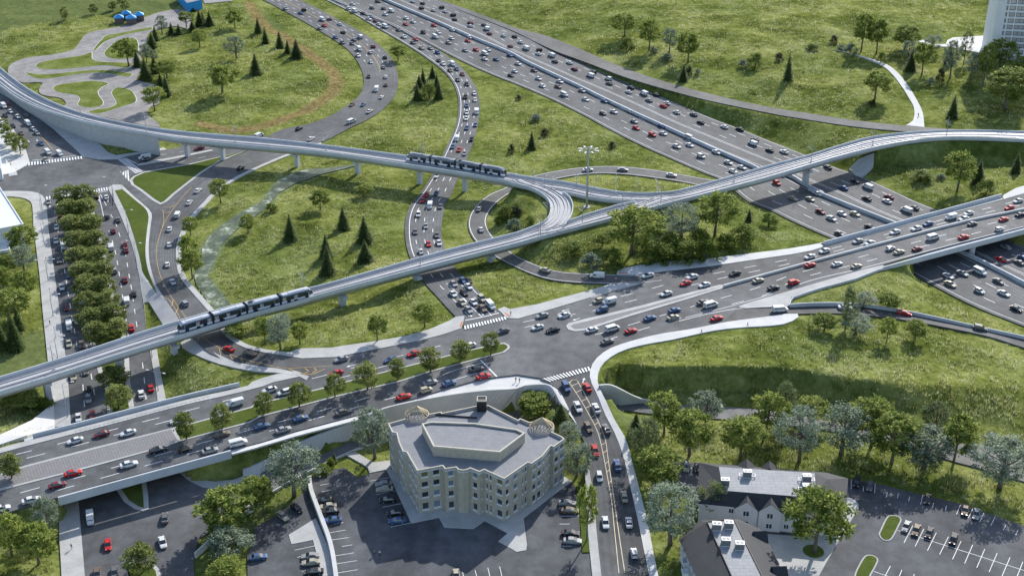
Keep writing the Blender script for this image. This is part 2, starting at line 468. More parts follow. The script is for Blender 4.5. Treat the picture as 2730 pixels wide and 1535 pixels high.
ART_S = 'c1:-520,1150 -150,1040 0,990 440,858 800,748 1200,642 1500,562 1710,512 1949,450 c2:300,372 770,250 970,192 1400,62 1620,0 b2:1800,1402 1949,1385 b3:80,1390 230,1412 410,1372 595,1332 612,1308 660,1250 750,1190 900,1140 1100,1090 1350,1050 1600,1000 1690,885 1949,803 b4:300,740 750,610 900,575 1250,470 1600,375 1949,285 2250,205 3000,20'
A_N, A_S = pts(ART_N, ZA), pts(ART_S, ZA)
poly('arterial_road', A_N + A_S[::-1], M['asphalt'], thick=.5)
poly('boulevard', 'a1:-120,600 0,690 200,812 400,962 560,1110 615,1165 730,1187 880,1185 930,1165 1060,1277 970,1310 955,1345 930,1400 840,1395 b1:805,25 860,130 920,270 980,430 1030,640 1070,880 1085,1060 1115,1215 1165,1448 c1:1152,0 1175,190 1190,260 1330,672 1400,738 1500,788 1600,802 1700,795 1810,775 1930,720 1960,800 1880,915 1770,990 1480,1165 1440,1290 1440,1560 630,1560 630,1448 605,1150 585,900 530,330 505,0 b1:485,1240 440,900 400,600 360,300 338,95 318,62 a1:250,1425 100,1420 0,1440 -120,1465 -120,1332 0,1308 110,1280 200,1230 222,1195 190,1100 100,960 0,870 -120,790', M['asphalt'])
poly('access_median', 'a1:1015,1224 1060,1206 1300,1165 1565,1112 1588,1118 1300,1180 1085,1222 1022,1231', M['conc'], .06, .12)
# --- lots
poly('apartment_parking_lot', 'c2:405,700 470,720 560,665 660,640 760,715 845,690 970,668 1500,640 c3:0,600 460,755 490,790 505,900 530,1270 590,1275 625,1560 c2:1949,1560 620,1560 600,1448 560,1200 470,950', M['asphalt_dark'], .25)
poly('lower_parking_lot', 'c2:395,790 300,880 180,985 0,1085 c1:1870,1180 1835,1290 1840,1560 c2:610,1560 592,1448 552,1200 462,950', M['asphalt_dark'], .25)
poly('townhouse_parking_lot', 'c4:600,720 850,760 1100,822 1500,915 1949,1075 2700,1330 2700,1750 -50,1620 -50,1100', M['asphalt_dark'], .25)
poly('side_parking_lot', 'c3:1190,588 1420,608 1420,900 1360,885 1235,760', M['asphalt_dark'], .25)
poly('patio', 'c2:250,1142 452,1018 556,1260 592,1448 605,1560 530,1560 430,1180 270,1212', M['conc'], .25, .12)
poly('entrance_path', 'c2:670,545 745,528 880,605 1000,590 1010,650 850,683 835,640', M['conc'], .25, .1)
poly('building_apron', 'c2:975,660 1160,1057 1365,1015 1405,1088 1620,1098 1705,1040 1875,1130 1805,1190 1945,1270 c3:45,1270 120,1255 125,1215 100,1020 355,822 462,746 400,710 300,700 0,560 c2:1500,600', M['conc'], .25, .1)
poly('courtyard', 'i:1100,960 1450,985 1900,920 2040,560 2085,545 2150,570 2195,612 2202,660 2170,720 2000,990 1735,1460 1680,1560 1350,1560 1280,1290 1150,1090', M['conc'], .25, .1)
# --- kart track
poly('kart_track', 'a1:1390,75 1300,72 1170,95 1050,140 900,195 660,245 600,300 540,370 400,405 200,430 100,465 58,515 75,560 130,598 180,614 310,612 290,660 295,690 330,708 450,728 490,765 478,800 620,838 700,858 800,875 940,905 1180,945 1175,915 1095,845 1120,790 1180,770 1160,640 1020,590 1045,520 1050,400 1090,300 1120,235 1300,195 1400,215 1430,120', M['track_pave'], 2.0, sm=True)
for s in ('a1:690,372 750,300 790,265 900,245 1120,205 1130,222 960,255 850,285 770,322 710,378', 'a1:770,400 810,350 880,305 1000,285 1030,370 1000,430 880,442 800,430',
          'a1:262,490 300,465 420,440 600,415 680,390 690,440 750,460 960,468 985,475 940,508 800,490 700,495 500,515 350,520 285,510', 'a1:185,540 300,552 450,545 600,528 780,522 900,535 985,552 950,575 800,548 650,548 450,575 330,590 250,580',
          'a1:390,660 430,632 560,612 700,602 810,622 760,650 730,690 770,760 750,790 680,803 600,795 572,775 590,740 560,710 430,690', 'a1:825,690 870,650 960,665 1000,700 1010,760 930,790 740,845 650,835 720,812 810,800 860,770'):
    island('track_island', s, 2.0, .35, True, .12, 'island_grass', 'conc_white', 'track_grass')
# --- pavements round the left crossing
poly('plaza', 'a1:-120,955 0,872 100,962 188,1100 219,1195 198,1229 108,1279 0,1307 -120,1330', M['conc_white'], 0, .15)
poly('corner_pavement', 'a1:-20,676 200,812 400,962 560,1110 615,1165 730,1187 880,1185 930,1165 1060,1141 1240,1112 1215,1098 1030,1130 860,1155 800,1130 750,1080 690,1040 500,950 350,870 220,800 100,725 -20,655', M['conc'], 0, .15)
island('traffic_island', 'a1:960,1342 985,1312 1060,1279 1400,1219 1830,1119 1640,1197 1500,1285 1300,1442 b1:1240,105 1190,130 1130,95 1040,25 a1:975,1375', 0, 1.3, False, .15, 'lawn', 'conc')
VL = '852,25@.1 942,212 1012,430 1060,630@.4 1163,790@1.9'; VR = '908,14@.1 1000,92 1080,160 1103,212@.3 1090,330@.6 1080,480@.9 1098,610@1.3 1150,750@1.7 1165,792@1.9'
strip('boulevard_pavement', 'b1:802,8@0 860,130 920,270 980,430 1030,640@0', 'b1:850,20@.1 895,110 945,222 1013,432 1062,632@.4', M['conc'], .15)
strip('lawn', 'b1:' + VL, 'b1:' + VR, M['lawn'], .16)
strip('bend_pavement', 'b1:' + VR.replace('1165,792@1.9', '1168,795@1.9'), 'b1:905,-18@0 1000,72 1085,145 1125,192@.1 1124,270 1108,370@.5 1104,480@.8 1118,590@1.3 1158,720@2 1226,832@2.5', M['conc'], .15)
poly('boulevard_pavement', 'b1:800,6 835,-22 905,-18 910,16 850,24', M['conc'], 0, .14)
poly('boulevard_pavement', 'b1:1030,638@0 1062,630@.4 1165,792@1.9 1228,835@2.5 1300,935@3.1 1335,990@3.5 1290,1010@3 1210,1020@1.5 1105,850@.3 1070,855@0 1085,1060@0 1070,880@0', M['conc'], 0, .15)
strip('boulevard_footway', 'b1:-60,30 100,28 220,30 300,50 336,95 360,300 400,600 440,900 485,1240 c1:505,0 527,330', 'b1:-60,72 50,66 160,75 225,102 243,170 250,300 290,620 320,950 355,1285 c1:372,60 402,160 402,345', M['conc'], .15)
poly('south_footway', 'c1:440,915 583,895 605,1150 630,1448 632,1560 462,1560 455,1400 440,1150', M['conc'], 0, .15)
poly('east_footway', 'b1:1088,1060 1120,1050 1165,1200 1205,1448 c1:1205,0 1235,160 1245,240 1192,262 1175,190 1152,0', M['conc'], 0, .15)
island('boulevard_median', 'b1:458,165 475,112 560,60 640,58 692,150 745,350 800,560 845,800 885,950 930,1090 955,1200 c1:965,0 995,190 1010,262 812,292 800,250 775,0 b1:735,1400 700,1250 660,1130 605,940 560,720 530,500 490,300', 0, 1.5, False, .15, 'lawn', 'conc')
island('junction_island', 'c1:860,805 885,842 925,900 1000,950 1065,967 1105,950 1100,850 1085,740 1000,700', 0, 1.3, False, .15, 'lawn', 'conc')
island('entry_island', 'c1:937,1310 955,1340 1060,1353 1150,1365 1185,1400 1195,1450 1200,1560 948,1560', 0, 1.0, False, .15, 'lawn', 'conc')
poly('curved_footway', 'c1:1322,672 1400,738 1500,788 1600,802 1700,795 1810,775 1930,715 1949,640 1850,690 1730,735 1600,750 1500,735 1420,700 1350,655', M['conc'], 0, .15)
band('bend_footway', 'a2:480,1060@0 245,1142 0,1245 a1:1700,1343 1560,1448@.2 b1:1530,90 1400,232 1335,350 1308,450@.8 1315,600 1352,690 1440,795@2.4 1560,935@3.2 1640,1062@4.5 1700,1122 1800,1182@5.8 1949,1222@6.9 b2:235,1247@7', 2.0, 'conc')
poly('curving_footway', 'f:130,930@3.6 240,860@3.8 330,848@4.2 500,980@5 700,1100@5.8 1000,1240@6.6 1400,1310@6.9 1700,1345@7 1900,1388@7 1960,1385 2040,1395 2075,1420 2040,1445 1900,1448 1780,1425 1650,1406@7 1450,1398@7 1300,1385@6.9 1000,1330@6.6 750,1270@5.9 500,1180@5.1 300,1090@4.4 160,1010@3.8', M['conc'], 7, .15)
poly('nose_pavement', 'b2:-60,1478 -20,1440 60,1412 160,1385 240,1376 345,1386 400,1400 380,1430 330,1402 150,1442 0,1486', M['conc'], 7, .12)
poly('north_footway', 'b2:235,1230 330,1195 560,1190 700,1168 900,1140 1130,1100 1300,1050 1440,990 1490,960 1555,952 1545,1000 1530,1045 1400,1090 1200,1140 900,1200 600,1258 350,1268 235,1250', M['conc'], ZA, .15)
poly('wedge_footway', 'b2:1802,905 1850,885 b3:0,903 200,868 420,808 600,762 745,717 970,710 800,755 600,815 450,860 250,920 60,973 b2:1870,970', M['conc'], ZA, .15)
poly('white_footway', 'b3:790,645 800,615 850,598 1000,570 1200,550 1500,525 1949,470 b4:200,455 380,425 465,407 472,437 380,467 250,492 b3:1949,517 1500,582 1100,627 950,650', M['conc_white'], ZA, .15)
band('bridge_footway', 'b4:470,437 1000,300 1500,168 1800,88', 2.6, 'conc', ZA, rast=False)
poly('far_footway', 'b4:1790,72 1800,55 1890,5 1949,-12 2250,-90 2250,-35 1949,45 1800,88', M['conc_white'], ZA, .15)
poly('gore_pavement', 'b4:-176,885 -60,845 0,828 300,742 750,612 900,578 930,598 860,612 700,675 400,755 225,812 205,850 213,868 190,884 0,890 -120,897', M['conc'], ZA, .15)
band('arterial_north_footway', 'c1:-150,575 0,537 250,470 800,330 1400,172 1700,105 1949,42 b2:150,1440', 2.6, 'conc', ZA, rast=False)
poly('arterial_south_footway', 'c1:1700,514 1949,450 c2:300,372 770,250 970,192 1400,62 1620,0 b2:1800,1402 1949,1385 b3:80,1390 230,1412 c3:350,45 392,120@6.4 450,240@5.4 505,340@4.6 440,252@5.4 375,190@6 335,115@6.6 290,55@7 240,45 100,55 0,75 c2:1700,92 1400,130 1100,180 975,218 770,288 300,412 0,500 c1:1725,545', M['conc_white'], ZA, .15)
strip('curved_south_footway', 'b4:268,938@7 150,940 b3:1949,953 1600,1000 1350,1050 1100,1090 900,1140 750,1190 660,1250 612,1308 592,1362@7 c3:597,0@6.9 650,112@6.4 700,240@5.5 790,420@4.2 850,600@2.9 900,820@1.5 950,1040@.8 1000,1290@.45 1060,1560@.35',
      'b4:275,962@7 200,1005 b3:1949,1025 1700,1040 1500,1065 1200,1130 1000,1165 850,1205 740,1262 680,1320 650,1392@7 c3:655,30@6.8 720,170@6.2 770,280@5.2 862,440@4.1 905,600@2.9 962,810@1.5 1020,1050@.8 1065,1280@.45 1125,1560@.35', M['conc_white'], .15, cols=1)
poly('roadside_footway', 'c3:555,640@2.6 588,660@2.4 592,690@2.2 620,850@1.3 640,1100@.7 655,1250@.45 690,1560@.35 622,1560@.35 592,1275@.4 575,1080@.7 560,800@1.5', M['conc'], 0, .15)
poly('verge', 'c3:490,785@.5 545,790@1.2 562,850@1.2 575,1080@.6 592,1270@.4 535,1272@.4 512,900@.5', M['lawn'], 0, .12)
for s in ('c4:935,1005 975,997 1020,1005 1040,1030 1030,1060 975,1165 945,1187 900,1180 870,1140 880,1110', 'c4:770,1297 820,1292 862,1315 865,1345 800,1470 770,1560 680,1560 690,1440 720,1370'):
    island('parking_island', s, .25, .4, True)
c0 = native('i', 1680, 1160); cc = W(c0[0], c0[1], .35)
ring = [cc + Vector((3.1 * math.cos(a), 3.1 * math.sin(a), 0)) for a in np.linspace(0, 2 * math.pi, 28, endpoint=False)]
island('tree_pit', ring, .35, .4, False, .02)
# grass and paved medians of the arterial
island('arterial_median', 'c1:1275,352 1350,333 1860,195 c2:0,173 b2:550,1475 670,1440 1200,1305 1600,1203 1800,1160 1850,1153 1885,1170 1892,1192 1850,1225 1600,1290 1300,1370 1080,1440 c2:600,120 300,200 40,268 c1:1860,310 1330,452', ZA, .7, False, .16, 'lawn', 'conc')
poly('paved_median', 'c1:-150,745 0,690 190,628 700,495 1275,352 1330,452 1240,487 640,650 0,815 -150,860', M['curb'], ZA, .15)
poly('east_median_kerb', 'b3:415,1030 430,1008 480,995 1000,870 1400,762 1560,722 1592,728 1598,738 1570,752 1300,835 900,953 560,1062 480,1068 430,1055', M['conc'], ZA, .15)
M['pavers'], _N, _L, _B = newmat('grey_pavers')
_br = _N.new('ShaderNodeTexBrick'); _br.inputs['Scale'].default_value = .62; _br.inputs['Mortar Size'].default_value = .035; _br.offset = 0
_br.inputs['Color1'].default_value = (.21, .2, .2, 1); _br.inputs['Color2'].default_value = (.27, .26, .26, 1); _br.inputs['Mortar'].default_value = (.13, .125, .13, 1)
_mp = _N.new('ShaderNodeMapping'); _mp.inputs['Rotation'].default_value = (0, 0, R(-28)); _g = _N.new('ShaderNodeNewGeometry')
_L.new(_g.outputs['Position'], _mp.inputs['Vector']); _L.new(_mp.outputs['Vector'], _br.inputs['Vector']); _L.new(_br.outputs['Color'], _B.inputs['Base Color']); _B.inputs['Roughness'].default_value = .85
poly('median_paving', 'c1:-150,760 0,703 190,642 700,508 1270,362 1315,440 1240,475 640,637 0,800 -150,846', M['pavers'], ZA, .19, .1, False)
poly('east_median_paving', 'b3:450,1030 470,1018 1000,890 1400,782 1560,736 1300,817 900,935 560,1043 480,1052', M['pavers'], ZA, .19, .1, False)
# white path up the slope on the right
strip('footpath', 'a4:1070,932@8.75 1125,895 1132,800 1090,720@9 1040,640 960,540 880,480 700,410 455,345@9', 'a4:1210,945@8.75 1195,830 1140,720@9 1070,610 990,520 900,465 750,420 480,352@9', M['conc_white'], .06)
poly('tower_forecourt', 'a4:1165,310 1200,298 1290,330 1370,330 1380,300 1420,282 1640,268 2100,250 2100,420 1600,390 1400,350 1250,345', M['conc_white'], 9.0, .1)
poly('blue_kiosk_yard', 'a1:1505,0 1520,28 1720,10 1760,-40 1500,-40', M['track_pave'], 2.6, .05)
for s in ('b2:1515,1035 1530,998 1542,996 1530,1036', 'b2:1850,930 1862,932 1895,952 1880,960', 'b3:805,634 870,634 872,640 806,641'):
    poly('tactile_strip', s, M['orange_plate'], ZA, .19, .05, False)
# ---------------------------------------------------------------- rail viaduct survey (needed for the terrain)
ZP = 10.6; PH = 1.1                # parapet top, parapet height
P_far1 = 'a1:-60,445@3 0,500@3.6 100,580@4.6 230,670@6 380,750@7.4 600,832@9 850,892@10.1 1100,940@10.4 1400,977@10.6 1949,1022 a2:520,1074 1120,1152 1500,1215 1870,1282 d:230,340 430,378 640,407 900,442 1130,490 1400,540 1550,557 1700,566 1950,562 2129,545 a3:1300,1397 1500,1345 1949,1217 a4:370,1142 600,1070 820,1012 1080,980 1380,965 1700,964 1949,974 2200,988 2700,1022'
P_near1 = 'a1:-60,585@3 0,630@3.6 130,722@4.8 300,802@6.6 500,862@8.4 700,912@9.8 1000,967@10.4 1400,1031@10.6 1949,1084 a2:530,1127 1058,1206 1500,1272 1824,1327 d:300,455 480,500 600,560 680,625 713,690 715,760 690,840 620,900 560,928 400,990 b2:1949,327 1400,465 850,620 430,735 0,827 n:470,855 360,889 251,925 166,952 83,978 0,1003 -45,1017'
P_inner = 'd:905,888 945,820 968,730 955,655 915,592 850,548 900,552 1100,597 1400,642 1600,652 1705,657 1500,695 1340,742 1100,815 905,888'
P_near2 = 'n:-45,1055 0,1041 153,995 311,944 477,893 642,843 792,802 860,781 b2:850,690 1400,545 1949,405 d:600,1060 1100,930 1370,860 1820,745 2129,660 a3:1400,1445 1700,1368 1949,1302 a4:370,1215 600,1150 830,1095 1100,1042 1380,1016 1700,1020 1949,1031 2200,1046 2700,1084'
far1, near1, inner, near2 = (lift(extend(smooth(pts(s, ZP)), 0, 0), -PH) for s in (P_far1, P_near1, P_inner, P_near2))   # deck level lines
# ---------------------------------------------------------------- terrain
GX0, GX1, GY0, GY1, GS = -430.0, 470.0, 200.0, 1000.0, 2.0
nx, ny = int((GX1 - GX0) / GS) + 1, int((GY1 - GY0) / GS) + 1
CON = np.full((ny, nx), np.inf)
def raster(t, off, pad=.02):
    a, b, c = t
    x0 = max(0, int((min(a.x, b.x, c.x) - GX0) / GS)); x1 = min(nx - 1, int((max(a.x, b.x, c.x) - GX0) / GS) + 1)
    y0 = max(0, int((min(a.y, b.y, c.y) - GY0) / GS)); y1 = min(ny - 1, int((max(a.y, b.y, c.y) - GY0) / GS) + 1)
    if x1 < x0 or y1 < y0: return
    X, Y = np.meshgrid(GX0 + GS * np.arange(x0, x1 + 1), GY0 + GS * np.arange(y0, y1 + 1))
    d = (b.y - c.y) * (a.x - c.x) + (c.x - b.x) * (a.y - c.y)
    if abs(d) < 1e-9: return
    u = ((b.y - c.y) * (X - c.x) + (c.x - b.x) * (Y - c.y)) / d
    v = ((c.y - a.y) * (X - c.x) + (a.x - c.x) * (Y - c.y)) / d
    w = 1 - u - v
    ins = (u >= -pad) & (v >= -pad) & (w >= -pad)
    Z = u * a.z + v * b.z + w * c.z - off
    sub = CON[y0:y1 + 1, x0:x1 + 1]
    sub[ins] = np.minimum(sub[ins], Z[ins])
for t in RAST: raster(t, .38)
RW1 = ('c2:-90,672@.6 0,640@1.6 170,560@3.4 330,475@4.6 480,412@5.2 740,312@6 975,213@7.6 1400,124@7.6 1700,85@7.6 1949,68@7.6 c3:100,48@7.6 240,38@7.6 292,46@7.6 338,108@7.2 378,182@6.6 430,232@5.8',
       'c2:-90,712@0 0,702@0 150,633@0 430,562@0 740,432@0 980,373@0 1300,310@0 1500,282@0 1700,250@0 1949,218@0 c3:60,215@0 150,215@0 250,212@0 330,206@0 380,210@0 420,240@0')
RW2 = ('c3:662,45@7.2 740,43@6.8 830,80@5.2 920,125@2.6 1000,152@1 1100,166@.3', 'c3:712,174@0 780,172@0 830,170@0 920,168@0 1000,168@0 1100,172@0')
for a_, b_ in (RW1, RW2):
    T_, B_ = resample(smooth(pts(a_)), 60), resample(smooth(pts(b_)), 60)
    for i in range(59): raster((T_[i], T_[i + 1], B_[i + 1]), 1.3, .25); raster((T_[i], B_[i + 1], B_[i]), 1.3, .25)
# pads under the track where it runs on the ground (measured at deck level, native x)
def pad_lines(A, B, x0, x1, zoff):
    n = 260
    A, B = resample(A, n), resample(B, n)
    for i in range(n - 1):
        c = (A[i] + B[i]) / 2
        sx = CX + F * c.x / (c.y * CT - (c.z - H) * ST)
        if x0 <= sx <= x1:
            q = [Vector((p.x, p.y, p.z - zoff)) for p in (A[i], A[i + 1], B[i + 1], B[i])]
            raster((q[0], q[1], q[2]), 0); raster((q[0], q[2], q[3]), 0)
def cut(s, z=ZP): return lift(smooth(pts(s, z)), -PH)
G2far = cut('n:-45,1017 0,1003 83,978 166,952 251,925 360,889 470,855 b2:0,827 430,735 850,620 1400,465 1949,327 d:400,990 560,928 700,925 905,888 1100,815 1340,742 1500,695 1705,657 a3:1100,1420 1300,1397 1500,1345 1949,1217 a4:370,1142 600,1070 820,1012 1080,980 1380,965 1700,964 1949,974 2200,988 2700,1022')
G1near = cut('a1:-60,585@3 0,630@3.6 130,722@4.8 300,802@6.6 500,862@8.4 700,912@9.8 1000,967@10.4 1400,1031@10.6 1949,1084 a2:530,1127 1058,1206 1500,1272 1824,1327 d:300,455 600,508 900,552 1100,597 1400,642 1600,652 1705,657 2000,640')
G1far = cut(P_far1.split(' a3:')[0])
pad_lines(G2far, near2, 1446, 1935, 1.0); pad_lines(G2far, near2, 2328, 3100, 1.0)
pad_lines(G1far, G1near, 1425, 1800, 1.0)
pad_lines(G1far, G1near, -50, 60, 2.0)
CON[np.isfinite(CON) & (CON > 60)] = np.inf
PAVED = np.isfinite(CON)
def tl(s, z=None):
    P = pts(s, z or 0)
    for p in resample(P, max(2, int(plen(P) / 1.5))):
        i, j = int(round((p.y - GY0) / GS)), int(round((p.x - GX0) / GS))
        if 0 <= i < ny and 0 <= j < nx and not np.isfinite(CON[i, j]): CON[i, j] = p.z
for s in ('d:350,540@8 520,640@8.4 650,700@8.4 650,800@8.4 540,880@8', 'd:1000,620@8.5 1400,680@8.5 1050,780@8.5', 'a4:760,1312@.5 900,1262@.5 1100,1235@.5 1500,1228@.8 1949,1225@1.2 2250,1235@2',
          'b3:720,1355@7.4 850,1312@7.8 1000,1300@8 1400,1296@8 1949,1300@8', 'b4:90,1302@8 400,1340@7.8 800,1392@7.2 1300,1455@5.6 1949,1500@4', 'b3:760,1300@7.3 1400,1250@7.6 1949,1245@7.6', 'c3:780,75@1.6 900,85@.5 1100,100@.2 1500,108@.2 1900,125@.2', 'c4:0,122@.2 300,155@.2 800,240@.2 1400,340@.3 1949,450@.3',
          'b2:200,600@1.6 600,700@2.2 900,850@3', 'b1:0,700@.5 100,1000@.6', 'a3:300,120@2 1000,120@6 1900,300@8.5', 'a4:100,600@9 800,700@9.2', 'a4:1400,700@9 1949,900@9', 'a3:0,-20@3 1900,-20@9 a4:1900,-20@10', 'a4:1300,900@8.8 1949,945@8.8',
          'a1:100,300@2.2 700,40@2.6 1400,-20@2.6', 'a1:1500,600@2.5 1800,400@3', 'c1:0,250@1 250,150@.5', 'c1:100,1150@1 380,1000@.4 300,1400@.2', 'c3:1000,900@.6 1150,1400@.2', 'b3:1300,300@7.5 900,480@6.4', 'b3:1750,360@7',
          'a1:260,830@.5 500,960@.3 700,1080@.1 900,1140@.1', 'b2:0,400@.6 200,420@1'):
    tl(s)
def mask_poly(P):
    m = np.zeros((ny, nx), bool)
    X = GX0 + GS * np.arange(nx)[None, :]; Y = GY0 + GS * np.arange(ny)[:, None]
    n = len(P)
    for i in range(n):
        a, b = P[i], P[(i + 1) % n]
        if abs(a.y - b.y) < 1e-9: continue
        c = ((a.y > Y) != (b.y > Y)) & (X < (b.x - a.x) * (Y - a.y) / (b.y - a.y) + a.x)
        m ^= c
    return m
RIVER = pts('b1:1690,1105@1.6 1600,930@1.3 1530,830@1.2 1455,720 1440,640 1490,540 1502,450 1555,360 1650,275 1800,178 1949,100@1.1 a2:160,1345 300,1275 420,1250 520,1250@1.1 690,1228 820,1210 690,1245 480,1295 300,1362 180,1428 b1:1949,170@1.1 1760,305 1640,430 1590,550 1540,650 1630,770 1715,870@1.3 1735,1000@1.4 1740,1105@1.6')
for t in tess(RIVER): raster(tuple(RIVER[i] for i in t), .35)
# one-cell guard round every pinned surface, then a harmonic fill between them
fin = np.isfinite(CON)
G = CON.copy()
for dy in (-1, 0, 1):
    for dx in (-1, 0, 1):
        S_ = np.full_like(CON, np.inf)
        S_[max(0, dy):ny + min(0, dy), max(0, dx):nx + min(0, dx)] = CON[max(0, -dy):ny + min(0, -dy), max(0, -dx):nx + min(0, -dx)]
        G = np.where(~fin, np.minimum(G, S_), G)
CON = G
def block(C, k):
    h, w = -(-C.shape[0] // k), -(-C.shape[1] // k)
    P_ = np.full((h * k, w * k), np.nan); P_[:C.shape[0], :C.shape[1]] = np.where(np.isfinite(C), C, np.nan)
    Bk = P_.reshape(h, k, w, k).transpose(0, 2, 1, 3).reshape(h, w, -1)
    cnt = np.sum(~np.isnan(Bk), axis=2); s = np.nansum(Bk, axis=2)
    return np.where(cnt > 0, s / np.maximum(cnt, 1), np.nan)
Zt = None
for k in (32, 16, 8, 4, 2, 1):
    C = block(CON, k); kn = ~np.isnan(C)
    if Zt is None: Zt = np.where(kn, C, np.nanmean(C))
    else: Zt = np.repeat(np.repeat(Zt, 2, 0), 2, 1)[:C.shape[0], :C.shape[1]]
    for _ in range(160 if k > 1 else 90):
        Pd = np.pad(Zt, 1, mode='edge')
        Zt = np.where(kn, np.where(kn, C, 0), (Pd[:-2, 1:-1] + Pd[2:, 1:-1] + Pd[1:-1, :-2] + Pd[1:-1, 2:]) / 4)
for _ in range(1):
    Pd = np.pad(PAVED, 1, mode='edge'); PAVED = Pd[1:-1, 1:-1] | Pd[:-2, 1:-1] | Pd[2:, 1:-1] | Pd[1:-1, :-2] | Pd[1:-1, 2:]
pinned = PAVED | mask_poly(RIVER)
dist = np.where(pinned, 0, 40.0)
for _ in range(12):
    Pd = np.pad(dist, 1, mode='edge'); dist = np.minimum(dist, np.minimum(np.minimum(Pd[:-2, 1:-1], Pd[2:, 1:-1]), np.minimum(Pd[1:-1, :-2], Pd[1:-1, 2:])) + 1)
nr = np.random.RandomState(5)
def vnoise(cell):
    h, w = int(ny / cell) + 3, int(nx / cell) + 3
    r = nr.rand(h, w)
    Y, X = np.meshgrid(np.arange(ny) / cell, np.arange(nx) / cell, indexing='ij')
    yi, xi = Y.astype(int), X.astype(int); fy, fx = Y - yi, X - xi
    fy, fx = fy * fy * (3 - 2 * fy), fx * fx * (3 - 2 * fx)
    return (r[yi, xi] * (1 - fx) + r[yi, xi + 1] * fx) * (1 - fy) + (r[yi + 1, xi] * (1 - fx) + r[yi + 1, xi + 1] * fx) * fy - .5
amp = np.clip((dist - 1) / 8, 0, 1)
Zt = Zt + amp * (vnoise(14) * 1.7 + vnoise(6) * 1.25 + vnoise(3) * .75)

def height(x, y):
    u = min(max((x - GX0) / GS, 0), nx - 1.001); v = min(max((y - GY0) / GS, 0), ny - 1.001)
    i, j = int(v), int(u); fv, fu = v - i, u - j
    return (Zt[i, j] * (1 - fu) + Zt[i, j + 1] * fu) * (1 - fv) + (Zt[i + 1, j] * (1 - fu) + Zt[i + 1, j + 1] * fu) * fv
# masks
mown = np.zeros((ny, nx))
for s, z in (('a1:-400,-80 -400,240 -100,230 0,215 300,165 750,112 900,90 1100,95 1340,40 1340,-80', 2.5), ('b1:-200,1180 0,1240 120,1150 200,1070 312,1020 350,1285 300,1330 -200,1480', 1), ('c2:-60,1080 0,1085 180,985 260,905 200,860 60,1000', .3),
             ('c3:740,225 1010,240 960,330 850,420 800,330', 2), ('c1:1800,930 1949,880 1949,1130 1890,1180 1830,1100', .3), ('a2:30,70 180,170 330,290 260,250 60,150', 1)):
    mown[mask_poly(pts(s, z))] = 1
dirt = np.zeros((ny, nx))
dl = smooth(pts('a2:-40,30 60,180 250,292 400,402 520,480 595,570 590,650 530,715 400,795 200,880 0,940 a1:1700,960 1500,930', .8))
YY, XX = np.meshgrid(GY0 + GS * np.arange(ny), GX0 + GS * np.arange(nx), indexing='ij')
dd = np.full((ny, nx), 1e9)
for p in resample(dl, 240): dd = np.minimum(dd, (XX - p.x) ** 2 + (YY - p.y) ** 2)
dirt = np.clip(1.2 - np.sqrt(dd) / 6.5, 0, 1)
wet = np.zeros((ny, nx)); wd = np.full((ny, nx), 1e9)
for p in resample(RIVER + [RIVER[0]], 260): wd = np.minimum(wd, (XX - p.x) ** 2 + (YY - p.y) ** 2)
wet = np.where(mask_poly(RIVER), 1, np.clip(1 - np.sqrt(wd) / 4.5, 0, 1))
# ground mesh, with wide outer rings so that it runs to the horizon
ex = np.r_[-6000, -2500, -1200, -700, -520, GX0 + GS * np.arange(nx), 560, 740, 1300, 2600, 6000]
ey = np.r_[-3000, -900, -200, 60, 150, GY0 + GS * np.arange(ny), 1080, 1250, 1700, 3000, 9000]
def ext(A): return np.pad(A, 5, mode='edge')
EX, EY = np.meshgrid(ex, ey)
V = np.stack([EX, EY, ext(Zt)], -1).reshape(-1, 3)
h_, w_ = EX.shape
ii = np.arange(h_ * w_).reshape(h_, w_)
Fq = np.stack([ii[:-1, :-1], ii[:-1, 1:], ii[1:, 1:], ii[1:, :-1]], -1).reshape(-1, 4)
me = bpy.data.meshes.new('ground')
me.vertices.add(len(V)); me.vertices.foreach_set('co', V.ravel())
me.loops.add(Fq.size); me.loops.foreach_set('vertex_index', Fq.ravel().astype(np.int32))
me.polygons.add(len(Fq)); me.polygons.foreach_set('loop_start', np.arange(0, Fq.size, 4, dtype=np.int32)); me.polygons.foreach_set('loop_total', np.full(len(Fq), 4, np.int32))
me.polygons.foreach_set('use_smooth', np.ones(len(Fq), bool))
for nm, A in (('mown', mown), ('dirt', dirt), ('wet', wet)):
    at = me.attributes.new(nm, 'FLOAT', 'POINT'); at.data.foreach_set('value', ext(A).ravel().astype(np.float32))
me.update(calc_edges=True); me.validate()
GRASS_STOPS = [(.29, (.075, .095, .020)), (.41, (.19, .217, .06)), (.51, (.35, .365, .135)), (.60, (.46, .465, .225)), (.72, (.56, .555, .37))]
mg, N, L, B, gcol = grassmat('meadow_ground', [(.30, (.04, .055, .011)), (.45, (.115, .138, .032)), (.57, (.21, .232, .07)), (.70, (.33, .335, .15))], scale=(.045, .30, .9), bumpy=.35)
def attr(N, nm):
    a = N.new('ShaderNodeAttribute'); a.attribute_name = nm; return a.outputs['Fac']
lawn_c = ramp(N, L, noise(N, L, .35, 5, .6), [(.3, (.095, .12, .042)), (.55, (.135, .165, .058)), (.75, (.185, .21, .09))])
c1 = mixc(N, L, attr(N, 'mown'), gcol, lawn_c)
dn = N.new('ShaderNodeMath'); dn.operation = 'MULTIPLY_ADD'; L.new(noise(N, L, .3, 5, .7), dn.inputs[0]); dn.inputs[1].default_value = -.9; L.new(attr(N, 'dirt'), dn.inputs[2])
dc = ramp(N, L, dn.outputs[0], [(0.0, (0, 0, 0)), (.30, (1, 1, 1))])
